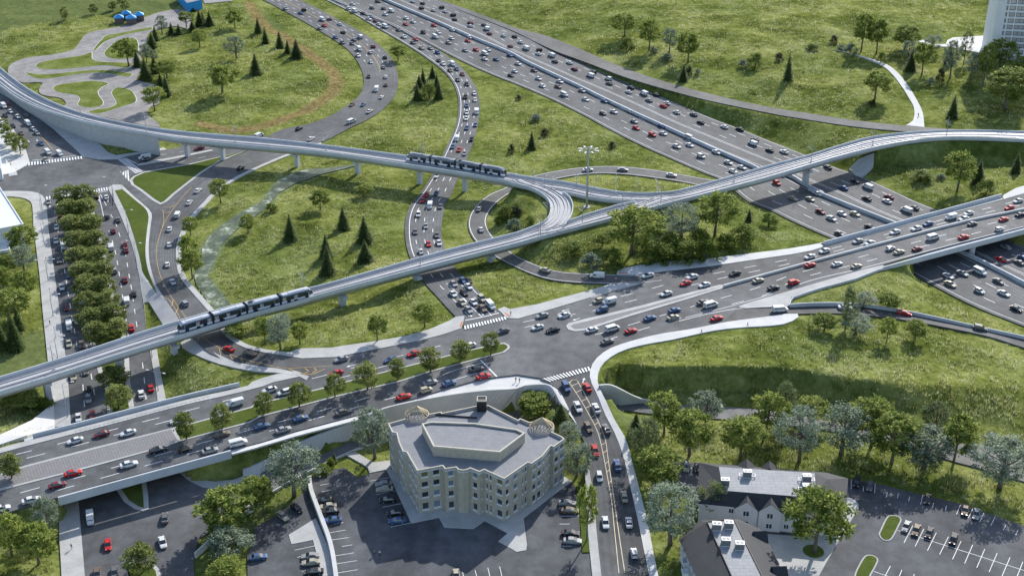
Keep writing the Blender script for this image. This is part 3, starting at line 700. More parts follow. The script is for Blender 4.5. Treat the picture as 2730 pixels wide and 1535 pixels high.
dirt_c = ramp(N, L, noise(N, L, .5, 5, .6), [(.32, (.10, .085, .03)), (.5, (.22, .17, .07)), (.7, (.33, .265, .13))])
c2 = mixc(N, L, dc, c1, dirt_c)
wn = N.new('ShaderNodeMath'); wn.operation = 'MULTIPLY_ADD'; L.new(noise(N, L, .25, 5, .7), wn.inputs[0]); wn.inputs[1].default_value = -.8; L.new(attr(N, 'wet'), wn.inputs[2])
wc = ramp(N, L, wn.outputs[0], [(.1, (0, 0, 0)), (.6, (1, 1, 1))])
c3 = mixc(N, L, wc, c2, ramp(N, L, noise(N, L, .4, 6, .75), [(.35, (.09, .125, .05)), (.55, (.19, .23, .11)), (.72, (.42, .45, .32))]))
L.new(c3, B.inputs['Base Color'])
me.materials.append(mg)
tag(link('ground', me), kind='structure')
# stream
mw, N, L, B = newmat('stream_water')
fo = noise(N, L, .22, 7, .72); f2 = noise(N, L, 1.1, 4, .7)
colw = ramp(N, L, fo, [(.38, (.045, .065, .030)), (.5, (.10, .13, .06)), (.57, (.30, .33, .24)), (.66, (.66, .68, .60))])
fl = ramp(N, L, noise(N, L, .045, 3, .6), [(.40, (1, 1, 1)), (.56, (0, 0, 0))])
colw = mixc(N, L, fl, colw, ramp(N, L, fo, [(.35, (.028, .042, .022)), (.6, (.07, .095, .05)), (.72, (.20, .23, .16))]))
L.new(mixc(N, L, .5, colw, ramp(N, L, f2, [(.35, (.35,) * 3), (.65, (.65,) * 3)]), 'OVERLAY'), B.inputs['Base Color']); B.inputs['Roughness'].default_value = .45; B.inputs['Specular IOR Level'].default_value = .3
bump(N, L, f2, B, .5, .12)
mr = MB(); mr.add(smooth(RIVER, 3, True), []); mr.V = [tuple(v) for v in RIVER]; mr.F = tess(RIVER); mr.M = [0] * len(mr.F)
tag(mr.build('stream', mw), kind='structure')
# ---------------------------------------------------------------- long meadow grass: real blades, uncountable
wild = (~pinned) & (mown < .5) & (dirt < .55) & (wet < .8)
def guard(m, k):
    for _ in range(k):
        Pd = np.pad(m, 1, mode='edge'); m = m & Pd[:-2, 1:-1] & Pd[2:, 1:-1] & Pd[1:-1, :-2] & Pd[1:-1, 2:]
    return m
iy, ix = np.nonzero(wild)
cy, cx = GY0 + GS * iy, GX0 + GS * ix
dep = cy * CT + H * ST
sx = F * cx / dep; sy = CY - F * ((cy * ST - H * CT) / dep)
vis = (np.abs(sx) < CX + 90) & (sy > -40) & (sy < 1535 + 160)
iy, ix, cy = iy[vis], ix[vis], cy[vis]
dens = np.interp(cy, [260, 400, 600, 850], [4.6, 3.2, 2.0, 1.1])
clump = np.clip(.75 + 2.0 * (vnoise(2.2)[iy, ix]) + 1.2 * vnoise(7)[iy, ix], .12, 2)
cnt = nr.poisson(dens * clump)
rep = np.repeat(np.arange(len(iy)), cnt)
nT = len(rep)
tx = GX0 + GS * (ix[rep] + nr.uniform(-.5, .5, nT)); ty = GY0 + GS * (iy[rep] + nr.uniform(-.5, .5, nT))
u = np.clip((tx - GX0) / GS, 0, nx - 1.001); v = np.clip((ty - GY0) / GS, 0, ny - 1.001)
i0, j0 = v.astype(int), u.astype(int); fv, fu = v - i0, u - j0
tz = (Zt[i0, j0] * (1 - fu) + Zt[i0, j0 + 1] * fu) * (1 - fv) + (Zt[i0 + 1, j0] * (1 - fu) + Zt[i0 + 1, j0 + 1] * fu) * fv
NB = 6
far_s = np.interp(ty, [260, 850], [.85, 1.75])
hgt = (nr.uniform(.45, 1.15, nT) * np.interp(ty, [270, 480], [1.7, 1.05]) * np.interp(dist[iy[rep], ix[rep]], [1, 4], [.55, 1.0]))
bx = np.repeat(tx, NB) + nr.normal(0, .28, nT * NB) * np.repeat(far_s, NB); by = np.repeat(ty, NB) + nr.normal(0, .28, nT * NB) * np.repeat(far_s, NB); bz = np.repeat(tz, NB) - .08
az = nr.uniform(0, 2 * np.pi, nT * NB); wdt = nr.uniform(.06, .13, nT * NB) * np.repeat(far_s, NB)
hh = np.repeat(hgt, NB) * nr.uniform(.5, 1.1, nT * NB); ln = nr.normal(.3, .45, nT * NB) * hh; la = nr.normal(.9, .9, nT * NB)
P0 = np.stack([bx - wdt * np.cos(az), by - wdt * np.sin(az), bz], -1); P1 = np.stack([bx + wdt * np.cos(az), by + wdt * np.sin(az), bz], -1)
P2 = np.stack([bx + ln * np.cos(la), by + ln * np.sin(la), bz + hh], -1)
GV = np.stack([P0, P1, P2], 1).reshape(-1, 3).astype(np.float32); nb = nT * NB
gm = bpy.data.meshes.new('meadow_grass')
gm.vertices.add(nb * 3); gm.vertices.foreach_set('co', GV.ravel())
gm.loops.add(nb * 3); gm.loops.foreach_set('vertex_index', np.arange(nb * 3, dtype=np.int32))
gm.polygons.add(nb); gm.polygons.foreach_set('loop_start', np.arange(0, nb * 3, 3, dtype=np.int32)); gm.polygons.foreach_set('loop_total', np.full(nb, 3, np.int32))
gm.update(calc_edges=True)
gm.materials.append(grassmat('meadow_blades', GRASS_STOPS, transl=.5, scale=(.045, .30, 1.2), island_var=.34)[0])
tag(link('meadow_grass', gm), kind='stuff')
print('tufts', nT, 'blades', nb)
ROAD = BVHTree.FromPolygons([tuple(v) for v in SV], SF)
EYE = Vector((0, 0, H))
def onroad(x, y, zmax=None):
    d = ray(x, y).normalized()
    hit = ROAD.ray_cast(EYE, d)
    return hit[0]
def onground(x, y):
    d = ray(x, y); P = None
    t = (30 - H) / d.z; t1 = (-3 - H) / d.z
    for k in range(120):
        p = EYE + d * (t + (t1 - t) * k / 119)
        if p.z <= height(p.x, p.y): return Vector((p.x, p.y, height(p.x, p.y)))
    return W(x, y, 0)
def onany(x, y):
    a, b = onroad(x, y), onground(x, y)
    if a is None: return b
    return a if (a - EYE).length < (b - EYE).length + 1.5 else b
# ---------------------------------------------------------------- road paint
PAINT = {'white': MB(), 'yellow': MB(), 'cream_paint': MB()}
def ribbon(P, w, col, dz=.04):
    if len(P) < 2: return
    A, B_ = offset_line(P, w / 2), offset_line(P, -w / 2)
    m = PAINT[col]
    n = len(P)
    m.add(lift(A, dz) + lift(B_, dz), [(n + i, n + i + 1, i + 1, i) for i in range(n - 1)])
def dashed(P, w, col, dash):
    if not dash:
        ribbon(P, w, col); return
    on, off = dash
    A = np.array([tuple(p) for p in P]); d = np.r_[0, np.cumsum(np.linalg.norm(np.diff(A, axis=0), axis=1))]
    s = off * .5
    while s + on < d[-1]:
        t = np.linspace(s, s + on, max(2, int(on / 1.5) + 1))
        ribbon([Vector([np.interp(q, d, A[:, k]) for k in range(3)]) for q in t], w, col)
        s += on + off
def sline(L_, R_, t, w=.26, col='white', dash=None, a=0.0, b=1.0):
    P = [p.lerp(q, t) for p, q in zip(L_, R_)]
    n = len(P); dashed(P[int(a * n):max(2, int(b * n))], w, col, dash)
def mline(s, w=.26, col='white', dash=None):
    """line surveyed in the photograph, laid on the road that is there"""
    P = smooth(pts(s, 0)); P = resample(P, max(3, int(plen(P) / 2)))
    out = []
    for p in P:
        d = (p - EYE).normalized(); h_ = ROAD.ray_cast(EYE, d)[0]
        if h_ is not None and (not out or (h_ - out[-1]).length < 14): out.append(h_)
    dashed(out, w, col, dash)
def zebra(a, b, c, d, n, col='white'):
    """a-b one side of the crossing, d-c the other, n bars"""
    Q = []
    for q in (a, b, c, d):
        x, y = native(*q); h_ = onroad(x, y); Q.append(h_ if h_ is not None else W(x, y, ZA))
    A, B_, C_, D = Q
    zm_ = max(q.z for q in Q) + .02
    Q = [Vector((q.x, q.y, zm_)) for q in Q]; A, B_, C_, D = Q
    for i in range(n):
        t0, t1 = (i + .22) / n, (i + .78) / n
        P = [A.lerp(B_, t0), A.lerp(B_, t1), D.lerp(C_, t1), D.lerp(C_, t0)]
        nz = (P[1] - P[0]).cross(P[3] - P[0]).z
        if nz < 0: P = P[::-1]
        PAINT[col].face([p + Vector((0, 0, .05)) for p in P])
D1 = (5, 13); D2 = (4, 8)
for t in (.145, .235, .325, .415): sline(HWL, HWR, t, .3, dash=D1, a=0 if t > .2 else .12)
for t in (.735, .825, .91): sline(HWL, HWR, t, .3, dash=D1)
for t in (.03, .50, .635, .655, .985): sline(HWL, HWR, t, .24)
for t in (.28, .52, .76): sline(RBL, RBR, t, .28, dash=D2, a=.45 if t == .28 else 0)
sline(RBL, RBR, .12, .3, a=.02, b=.9)
for t in (.2, .37, .68, .84): sline(RAL, RAR, t, .28, dash=D2, b=.44)
sline(RAL, RAR, .53, .26, 'yellow', b=.46)
for t in (.08, .92): sline(RCL, RCR, t, .26)
mline('b1:500,120 523,300 545,480 565,640 585,800 610,950 640,1120', .24, dash=(4, 6)) if False else None
mline('b1:400,150 418,240 432,330 458,480 475,580 490,680 505,780 520,870 537,980 558,1090 575,1200 c1:612,0 622,130 636,300', .28, dash=(4, 6))
mline('b1:625,1040 645,1180 c1:690,40 705,120 718,220', .28, dash=(4, 6))
mline('b1:810,180 860,270 885,345 915,430 935,510 950,600 965,690 982,780 996,890 1012,1000 1050,1240 c1:1075,30 1088,180', .28, dash=(4, 6))
mline('b1:735,60 775,240', .26); mline('b1:745,50 790,135', .26)
mline('b1:800,300 830,385 852,460 870,550 885,640 900,730 915,840 930,940 945,1050 980,1280', .28, dash=(4, 6))
mline('a1:30,760 120,830 230,930 330,1040 400,1120', .24, 'yellow'); mline('a1:940,1180 1015,1215', .45)
mline('a1:1120,1160 1300,1135 1560,1092', .2, dash=(4, 6)); mline('a1:1100,1245 1280,1215 1460,1178 1650,1130', .2, dash=(4, 6))
mline('c1:0,574 190,528 500,450 800,372 1015,315 1280,248 1540,182 1790,116', .26, dash=(5, 7))
mline('c1:100,598 335,538 615,467 870,398 1165,320 1480,238', .26, dash=(5, 7))
mline('c1:50,858 315,785 620,705 870,635 1200,543 1480,465 1740,395 c2:120,320 390,248 600,190 830,125 1090,50', .26, dash=(5, 7))
mline('c1:310,846 580,768 870,688 1150,610 1430,532 1690,460 c2:60,385 330,313 570,245 830,175 1060,115 1340,45', .26, dash=(5, 7))
mline('b2:330,1443 395,1425 885,1297 1350,1180 1570,1123', .26, dash=(5, 8)); mline('b2:510,1442 755,1380 1110,1285 1430,1203 1700,1135', .26, dash=(5, 8))
mline('b2:1390,1390 1500,1350 1690,1300', .26); mline('b2:1480,1425 1650,1375', .26); mline('b2:1675,1280 1795,1402', .5)
mline('b2:1560,985 1690,960 1810,930', .45)
mline('b2:1570,700 1650,790 1790,925', .26); mline('b2:1420,710 1520,800 1620,900 1690,962', .26)
NEd = smooth(pts('b3:0,972 250,920 450,860 600,815 800,755 970,712 1200,650 1500,590 1949,517 b4:250,492 380,467 470,437 1000,300 1500,168 1800,88 1949,45', ZA)); NMd = smooth(pts('b3:40,1095 420,1010 1000,870 1560,722 1949,630 b4:560,498 1500,255 1949,160', ZA))
SMd = smooth(pts('b3:480,1070 900,953 1300,835 1598,740 1949,640 b4:560,512 1500,268 1949,172', ZA)); SEd = smooth(pts('b3:700,1200 1100,1075 1500,960 1949,850 b4:300,715 760,600 1250,470 1949,292', ZA))
nN = 120
NEd, NMd, SMd, SEd = (resample(q, nN) for q in (NEd, NMd, SMd, SEd))
for t in (.36, .68): sline(NEd, NMd, t, .26, dash=(5, 8))
for t in (.35, .68): sline(SMd, SEd, t, .26, dash=(5, 8))
sline(SMd, SEd, .97, .26, a=.42)
mline('b3:985,706 870,740 740,775 600,818', .22); mline('b3:1255,990 1480,935 1700,897 1949,880', .26); mline('b3:1300,965 1600,890 1949,790', .24); mline('b3:1125,688 1000,703', .2)
# yellow paint of the bend
mline('b1:1420,0 1350,75 1280,165 1225,255 1190,340 1163,440 1162,520 1185,640 1240,760 1295,845 1385,970', .15, 'yellow')
mline('b1:1208,165 1216,235 1204,300', .14, 'yellow'); mline('b1:1300,130 1260,150 1212,142', .22, 'yellow'); mline('b1:1262,175 1240,190 1215,185', .22, 'yellow')
mline('b1:1222,815 1258,835 1300,900 1345,985', .14, 'yellow'); mline('b1:1285,835 1275,880', .22, 'yellow'); mline('b1:1325,890 1300,940', .22, 'yellow')
mline('b1:1490,1098 1560,1150 1640,1195 1720,1240 1850,1285 1949,1305 b2:200,1338 400,1332 570,1322', .15, 'yellow')
mline('b1:1478,1100 1472,1140', .14, 'yellow'); mline('b1:1625,1190 1640,1250', .14, 'yellow'); mline('b1:1705,1235 1725,1275', .14, 'yellow'); mline('b1:1785,1262 1805,1300', .14, 'yellow')
mline('b2:250,1345 330,1370 400,1390 520,1345', .22, 'yellow'); mline('b2:370,1340 400,1362 355,1385', .22, 'yellow'); mline('b2:440,1338 460,1350 425,1375', .22, 'yellow')
# ladder of the south road
mline('b3:440,1448 470,1420 500,1425', .2, 'cream_paint')
La = smooth(pts('c3:435,5 510,120 580,240 650,380 690,540 720,700 755,900 772,1080 790,1250 808,1425')); Lb = smooth(pts('c3:500,0 560,110 640,270 705,430 725,560 745,700 775,900 800,1080 825,1250 852,1425'))
def drape(P): return [h_ for h_ in (ROAD.ray_cast(EYE, (p - EYE).normalized())[0] for p in P) if h_ is not None]
La, Lb = drape(resample(La, 70)), drape(resample(Lb, 70))
ribbon(La, .2, 'cream_paint'); ribbon(Lb, .2, 'cream_paint')
for k in np.linspace(1, 44, 13).astype(int): ribbon([La[min(k + 1, 68)], Lb[k]], .22, 'cream_paint', .05)
for z_ in ((('a1', 205, 1206), ('a1', 612, 1160), ('a1', 616, 1182), ('a1', 205, 1234), 19), (('a1', 935, 1172), ('a1', 1062, 1275), ('a1', 1005, 1290), ('a1', 875, 1187), 13),
           (('a1', 60, 1288), ('a1', 88, 1420), ('a1', 152, 1412), ('a1', 120, 1272), 13), (('b1', 335, 70), ('b1', 560, 36), ('b1', 565, 54), ('b1', 338, 88), 10), (('b1', 645, 22), ('b1', 800, -3), ('b1', 805, 20), ('b1', 655, 46), 8),
           (('b1', 898, -16), ('b1', 965, -38), ('b1', 972, -20), ('b1', 915, 0), 4), (('b2', 1546, 1030), ('b2', 1860, 955), ('b2', 1872, 980), ('b2', 1552, 1058), 15), (('b3', 238, 1420), ('b3', 590, 1330), ('b3', 600, 1358), ('b3', 290, 1444), 15)):
    zebra(*z_)
mline('a1:235,1192 440,1170 600,1150', .4); mline('b1:690,45 800,27', .4)
# parking bays
for s in ('415,783 553,762', '425,832 566,810', '440,883 580,862', '510,1076 656,1050', '525,1130 672,1106', '545,1183 698,1160', '566,1240 722,1215', '590,1298 735,1274', '602,1356 757,1332', '610,1424 763,1399', '297,1254 447,1222', '313,1307 360,1298', '350,1412 500,1383', '495,1443 540,1436',
          '857,742 995,716', '900,842 1040,815', '947,936 1085,909', '1005,1084 1155,1053', '1540,1418 1553,1470', '1633,1402 1650,1470', '1728,1385 1748,1470', '1815,1376 1838,1470'): mline('c2:' + s, .16)
for s in ('360,942 400,940', '360,1003 510,1001', '365,1061 518,1060', '385,1117 520,1115', '385,1225 530,1224', '1256,650 1256,685', '1344,640 1344,692'): mline('c3:' + s, .16)
for s in ('668,732 665,800', '760,745 755,820', '845,760 840,832', '945,782 925,865', '1028,797 1008,870', '1110,820 1092,892', '1198,845 1182,915', '1286,865 1270,940', '1382,887 1365,962', '1476,920 1448,990', '1568,948 1535,1017', '1652,977 1618,1047', '1737,1003 1702,1073', '1832,1032 1795,1107', '1922,1065 1887,1142',
          '1012,1108 1949,1405', '1124,1072 1058,1200', '1206,1096 1140,1228', '1298,1125 1232,1258', '1388,1155 1322,1287', '1482,1187 1418,1322', '1568,1215 1508,1353', '1658,1246 1598,1385', '1750,1276 1690,1415', '1845,1308 1785,1448', '1940,1340 1890,1470', '835,1412 1000,1470', '957,1372 917,1448', '1042,1400 1015,1470', '1135,1432 1118,1475'): mline('c4:' + s, .17)
def arrow(t, u, v, hx, hy, L_=3.2, col='white'):
    x, y = native(t, u, v); c = onroad(x, y)
    c2 = W(x + hx, y + hy, c.z); d = (c2 - c).normalized(); n_ = Vector((-d.y, d.x, 0)); up = Vector((0, 0, .05))
    m = PAINT[col]; a = c - d * L_ * .5
    m.face([a + n_ * .13 + up, a - n_ * .13 + up, a - n_ * .13 + d * L_ * .62 + up, a + n_ * .13 + d * L_ * .62 + up][::-1])
    m.face([a + n_ * .55 + d * L_ * .6 + up, a + d * L_ + up, a - n_ * .55 + d * L_ * .6 + up][::-1])
for t, u, v, hx, hy in (('b1', 370, 137, 1, 10), ('b1', 428, 130, 1, 10), ('b1', 738, 98, -3, -8), ('b1', 800, 98, -3, -8), ('b2', 1600, 945, 5, 8), ('b2', 1685, 935, 5, 8), ('b2', 710, 1322, -10, 3), ('b3', 408, 911, -10, 3), ('b3', 455, 945, -10, 3), ('b3', 490, 978, -10, 3), ('b3', 545, 1430, 3, -8), ('a1', 212, 1050, 5, 8), ('a1', 275, 1042, 5, 8), ('b3', 1325, 640, -10, 2)):
    arrow(t, u, v, hx, hy)
for c_, nm in (('white', 'white_road_paint'), ('yellow', 'yellow_road_paint'), ('cream_paint', 'cream_road_paint')):
    tag(PAINT[c_].build(nm, M[c_]), kind='structure')
# ---------------------------------------------------------------- walls, barriers, bridges
wall('median_barrier', 'a2:905,-40 1000,5 1300,131 1600,261 1900,385 a3:120,448 300,532 500,624 700,722 870,802 1000,862 1210,956 1520,1097 1760,1200 1950,1285 a4:200,1285 340,1365 480,1435 b4:350,-5 600,98 980,248 1280,372 1640,535 1949,692 2150,790', 1.5, .8, 1.6, M['conc_par'], 'long pale concrete barrier dividing the two motorway carriageways', 'barrier')
wall('ramp_barrier', 'a2:560,-22 590,0 700,48 880,130 1000,178 1090,222 1200,283', .8, .35, .9, M['curb'], 'low kerb-like barrier between exit road and near motorway carriageway', 'barrier')
wall('median_barrier', 'b3:1585,722 1949,622 b4:560,492 1500,247 1949,152 2200,88', ZA + .9, .6, .9, M['conc_white'], 'narrow white barrier along the middle of the arterial road', 'barrier')
def bridge(name, label, deck, zt, zb, parapets, extra=()):
    e = empty(name, W(*native(*deck[0]), 0), 0, label, 'bridge')
    P = [W(*native(*q), zt) for q in deck]
    m = MB(); m.prism([(p.x, p.y) for p in P], zb, zt, bottom=True)
    o = m.build('bridge_deck', M['conc_girder'], e); o.matrix_parent_inverse = Matrix.Translation(-e.location)
    for s, z, w, h in parapets:
        q = wall('parapet', s, z, w, h, M['conc_par'], parent=e); q.matrix_parent_inverse = Matrix.Translation(-e.location)
    for c, r, z0, z1 in extra:
        m = MB(); m.tube((c.x, c.y, z0), (c.x, c.y, z1), r, n=16); q = m.build('column', M['conc_girder'], e, True); q.matrix_parent_inverse = Matrix.Translation(-e.location)
    return e
cpt = W(*native('b4', 1558, 500), 0); cpt2 = cpt + Vector((11, 16, 0))
bridge('road_bridge', 'wide road bridge carrying the arterial over the motorway at right', [('b4', a, b) for a, b in ((440, 410), (1000, 268), (1800, 62), (2300, -70), (2950, -225), (2950, 70), (2300, 226), (1949, 318), (1300, 490), (900, 596), (700, 560))], 6.45, 4.7,
       (('b4:465,400 980,262 1500,122 1782,46', ZA + 1.5, .45, 1.8), ('b4:905,588 1250,493 1600,400 1949,308 2280,222 2950,55', ZA + 1.0, .55, 1.6)), ((cpt, 1.1, -.4, 4.8), (cpt2, 1.1, -.4, 4.8)))
bridge('road_bridge', 'road bridge carrying the arterial over the tree lined boulevard at left', [('c1', a, b) for a, b in ((180, 430), (530, 338), (1000, 212), (1340, 125), (1745, 500), (1400, 592), (800, 758), (428, 868), (200, 700))], 6.45, 4.6,
       (('c1:240,392 530,320 1000,196 1400,95 1776,10', ZA + 1.2, .4, 1.6), ('c1:430,862 800,760 1300,625 1712,514', ZA + 1.1, .5, 2.6)))
# handrail on the bridge footway
rl = MB(); rp = resample(pts('c1:560,372 800,312 1000,260 1200,207 1560,112', ZA + 1.15), 60)
for a, b in zip(rp, rp[1:]): rl.tube(a, b, .05, n=5)
for p in rp[::2]: rl.tube(p, p - Vector((0, 0, 1.0)), .04, n=5)
tag(rl.build('handrail', M['steel']), 'thin metal handrail on north footway of the boulevard bridge', 'handrail')
def slope_face(name, T, B_, mat, label, cat):
    T, B_ = lift(smooth(pts(T)), .6), smooth(pts(B_)); n = 70; T, B_ = resample(T, n), resample(B_, n)
    back = lift(offset_line(T, .6), 0)
    if (back[n // 2] - EYE).length < (T[n // 2] - EYE).length: back = offset_line(T, -.6)
    m = MB(); bk0 = [Vector((p.x, p.y, -.6)) for p in back]; b0 = lift(B_, -.6)
    m.add(b0 + B_ + T + back + bk0, [(r_ * n + i, r_ * n + i + 1, (r_ + 1) * n + i + 1, (r_ + 1) * n + i) for r_ in range(4) for i in range(n - 1)])
    return tag(m.build(name, mat), label, cat)
slope_face('retaining_wall', *RW1, M['wall_white'], 'long pale retaining wall between arterial footway and the lower road', 'wall')
slope_face('retaining_wall', *RW2, M['wall_white'], 'curved white wing wall where lower road leaves the underpass', 'wall')
wall('lot_wall', 'c2:402,702 412,790 470,950 560,1200 602,1448 612,1560', 1.9, 1.1, 1.9, M['conc_white'], 'long white wall dividing the two parking lots', 'wall')
wall('garden_wall', 'c1:1930,895 1855,950 1790,985', 1.2, .5, 1.4, M['conc_white'], 'short white wall beside trees near the lower lot', 'wall')
wall('garden_wall', 'c1:1545,1180 1500,1225 1447,1272', 1.6, .5, 1.8, M['conc_white'], 'short white angled wall at the lower lot entrance', 'wall')
wall('roadside_kerb', 'c2:-60,930 0,905 160,797 430,650 760,498 985,430', .55, .35, .8, M['conc_white'], 'low white kerb wall along the south side of lower road', 'kerb wall')
wall('ramp_parapet', 'b4:213,862 400,852 700,857 1000,897 1300,957 1600,1025 1949,1100 2200,1160', 7.6, .4, 1.3, M['conc_par'], 'pale blue-grey parapet on the far side of descending ramp', 'parapet', below=None) if False else None
pr = smooth(pts('b4:213,862@8 400,852@7.8 700,857@6.9 1000,897@5.9 1300,957@4.8 1600,1025@3.4 1949,1100@2.2 2200,1165@1.5'))
wall('ramp_parapet', pr, 0, .4, 1.4, M['conc_par'], 'pale parapet along the far side of the descending ramp', 'parapet', sm=False)
wall('gore_kerb', pts('b4:208,866@7.7 210,848@7.7 228,812@7.7 400,752@7.7 700,672@7.7 862,607@7.7 925,592@7.7'), 0, .35, .9, M['conc_par'], 'low pale kerb wall round the grass wedge beside bridge', 'kerb wall', sm=False)
# paved abutment slopes
poly('abutment_slope', 'c1:-60,445@6.2 0,398@5.6 240,288@2.6 400,160@.3 405,345@.3 200,402@6.7 0,470@6.9 -60,490@6.9', M['conc_white'], thick=1.2, rast=False)
poly('abutment_slope', 'a4:650,1252@.4 720,1180@4.4 838,1135@7.4 832,1225@4 742,1314@.4 700,1300@.4', M['conc'], thick=1.5, rast=False)
poly('abutment_slope', 'd:392,1203@3.4 470,1170@5 560,1120@7 700,1085@8.6 640,1130@7.6 600,1200@5.4 592,1284@3.2 540,1292@2.6', M['conc'], thick=1.5, rast=False)
# ---------------------------------------------------------------- rail viaduct
VI = empty('rail_viaduct', W(1365, 560, 0), 0, 'long pale two-track light rail viaduct with three-way junction on a knoll', 'viaduct')
VIO = Matrix.Translation(-VI.location)
def vchild(o): o.parent = VI; o.matrix_parent_inverse = VIO; return o
def deck_part(A, B_, dz=0.0, girder=True, n=None):
    n = n or int(plen(A) / 4); A, B_ = resample(A, n), resample(B_, n)
    A, B_ = lift(A, dz), lift(B_, dz)
    def at(f, z): return [a.lerp(b, f) + Vector((0, 0, z)) for a, b in zip(A, B_)]
    m = MB(); m.add(A + B_, [(i, n + i, n + i + 1, i + 1) for i in range(n - 1)])
    vchild(m.build('deck', M['conc_deck'], None))
    prof = [at(-.01, .1), at(-.01, -.75), at(.12, -1.15), at(.25, -2.7), at(.75, -2.7), at(.88, -1.15), at(1.01, -.75), at(1.01, .1)] if girder else [at(0, 0), at(0, -.9), at(1, -.9), at(1, 0)]
    m = MB(); V = [p for r_ in prof for p in r_]
    m.add(V, [(r_ * n + i, r_ * n + i + 1, (r_ + 1) * n + i + 1, (r_ + 1) * n + i) for r_ in range(len(prof) - 1) for i in range(n - 1)])
    for i in (0, n - 1): m.face([r_[i] for r_ in prof])
    vchild(m.build('girder', M['conc_girder'], None, True))
    return A, B_
def tracks(A, B_, dz=0.0, ts=(.27, .73)):
    for t in ts:
        C_ = [a.lerp(b, t) for a, b in zip(A, B_)]
        m = MB(); n = len(C_)
        for off in (-.72, .72):
            for w, z0, mi in ((.5, .14, 0), (.14, .32, 1)):
                P = offset_line(C_, off); L1, R1 = lift(offset_line(P, w / 2), z0 + dz), lift(offset_line(P, -w / 2), z0 + dz)
                L0, R0 = lift(L1, -.2), lift(R1, -.2)
                m.add(L0 + L1 + R1 + R0, [(r_ * n + i, r_ * n + i + 1, (r_ + 1) * n + i + 1, (r_ + 1) * n + i)[::-1] for r_ in range(3) for i in range(n - 1)], mi)
        vchild(m.build('track', [M['conc_deck'], M['rail']], None))
    C_ = [a.lerp(b, .5) for a, b in zip(A, B_)]
    m = MB(); n = len(C_); L1, R1 = lift(offset_line(C_, .65), .18 + dz), lift(offset_line(C_, -.65), .18 + dz)
    L0, R0 = lift(L1, -.2), lift(R1, -.2)
    m.add(L0 + L1 + R1 + R0, [(r_ * n + i, r_ * n + i + 1, (r_ + 1) * n + i + 1, (r_ + 1) * n + i)[::-1] for r_ in range(3) for i in range(n - 1)])
    vchild(m.build('walkway', M['conc_deck'], None))
D1A, D1B = deck_part(G1far, G1near); D2A, D2B = deck_part(G2far, near2, .03)
G4w = cut('d:230,400 300,455 480,500 600,560 680,625 713,690 715,760 690,840 620,900 560,928 440,975'); G4e = cut('d:480,392 640,440 790,510 850,548 915,592 955,655 968,730 945,820 905,888 860,925 720,985')
D4A, D4B = deck_part(G4w, G4e, .06, False, 40)
tracks(D1A, D1B); tracks(D2A, D2B, .05); tracks(D4A, D4B, .05)
for s in (P_far1, P_near1, P_inner, P_near2):
    vchild(wall('parapet', smooth(pts(s, ZP)), 0, .3, 1.3, M['conc_par'], sm=False, kind=None))
for o in bpy.data.objects:
    if o.name.startswith('parapet') and o.parent is VI:
        for k in ('kind', 'label', 'category'):
            if k in o: del o[k]
# retained approach at the left end, down to grade
nA = resample(G1far, 300); nB = resample(G1near, 300)
def sxy(p): d = p.y * CT - (p.z - H) * ST; return CX + F * p.x / d, CY - F * (p.y * ST + (p.z - H) * CT) / d
seg = [i for i in range(300) if sxy(nB[i])[0] < 424]
m = MB(); A_ = [nA[i].lerp(nB[i], .04) for i in seg]; B_ = [nA[i].lerp(nB[i], .97) for i in seg]; n = len(seg)
m.add(lift(A_, -.8) + [Vector((p.x, p.y, -1)) for p in A_] + lift(B_, -.8) + [Vector((p.x, p.y, -1)) for p in B_],
      [(i, i + 1, n + i + 1, n + i) for i in range(n - 1)] + [(2 * n + i, 3 * n + i, 3 * n + i + 1, 2 * n + i + 1) for i in range(n - 1)] + [(n - 1, 2 * n - 1, 4 * n - 1, 3 * n - 1)])
M['panel'], N, L, B = newmat('wall_panels')
br = N.new('ShaderNodeTexBrick'); br.inputs['Scale'].default_value = .55; br.inputs['Mortar Size'].default_value = .03; br.inputs['Color1'].default_value = (.46, .45, .44, 1); br.inputs['Color2'].default_value = (.54, .53, .51, 1); br.inputs['Mortar'].default_value = (.36, .35, .34, 1)
g = N.new('ShaderNodeNewGeometry'); mp = N.new('ShaderNodeMapping'); mp.inputs['Rotation'].default_value = (R(90), 0, 0); L.new(g.outputs['Position'], mp.inputs['Vector']); L.new(mp.outputs['Vector'], br.inputs['Vector'])
L.new(mixc(N, L, .4, br.outputs['Color'], ramp(N, L, noise(N, L, .4, 5), [(.3, (.4,) * 3), (.7, (.6,) * 3)]), 'OVERLAY'), B.inputs['Base Color']); B.inputs['Roughness'].default_value = .9
vchild(m.build('abutment', M['panel'], None))
cen = [(a + b) / 2 for a, b in list(zip(resample(G1far, 400), resample(G1near, 400))) + list(zip(resample(G2far, 600), resample(near2, 600)))]
def pier(t, u, v, lab):
    p = onany(*native(t, u, v))
    k = min(range(len(cen)), key=lambda i: (cen[i].x - p.x) ** 2 + (cen[i].y - p.y) ** 2)
    k2 = k + 3 if k + 3 < len(cen) else k - 3
    d = (cen[k2] - cen[k]); rz = math.atan2(d.y, d.x)
    c = Vector((cen[k].x, cen[k].y, p.z)).lerp(Vector((p.x, p.y, p.z)), .35); zt = cen[k].z - 2.75
    e = empty('viaduct_pier', (c.x, c.y, c.z - .4), rz, lab, 'pier', 'piers under the rail viaduct')
    hgt_ = zt - c.z + .4
    m = MB(); m.box((0, 0, (hgt_ - .9) / 2), (1.7, 2.3, hgt_ - .9)); m.build('column', M['conc_girder'], e)
    m = MB(); m.box((0, 0, hgt_ - .45), (1.9, 5.6, .9), 0); m.box((0, 0, hgt_ - 1.1), (1.8, 3.4, .45)); m.build('pier_cap', M['conc_girder'], e)
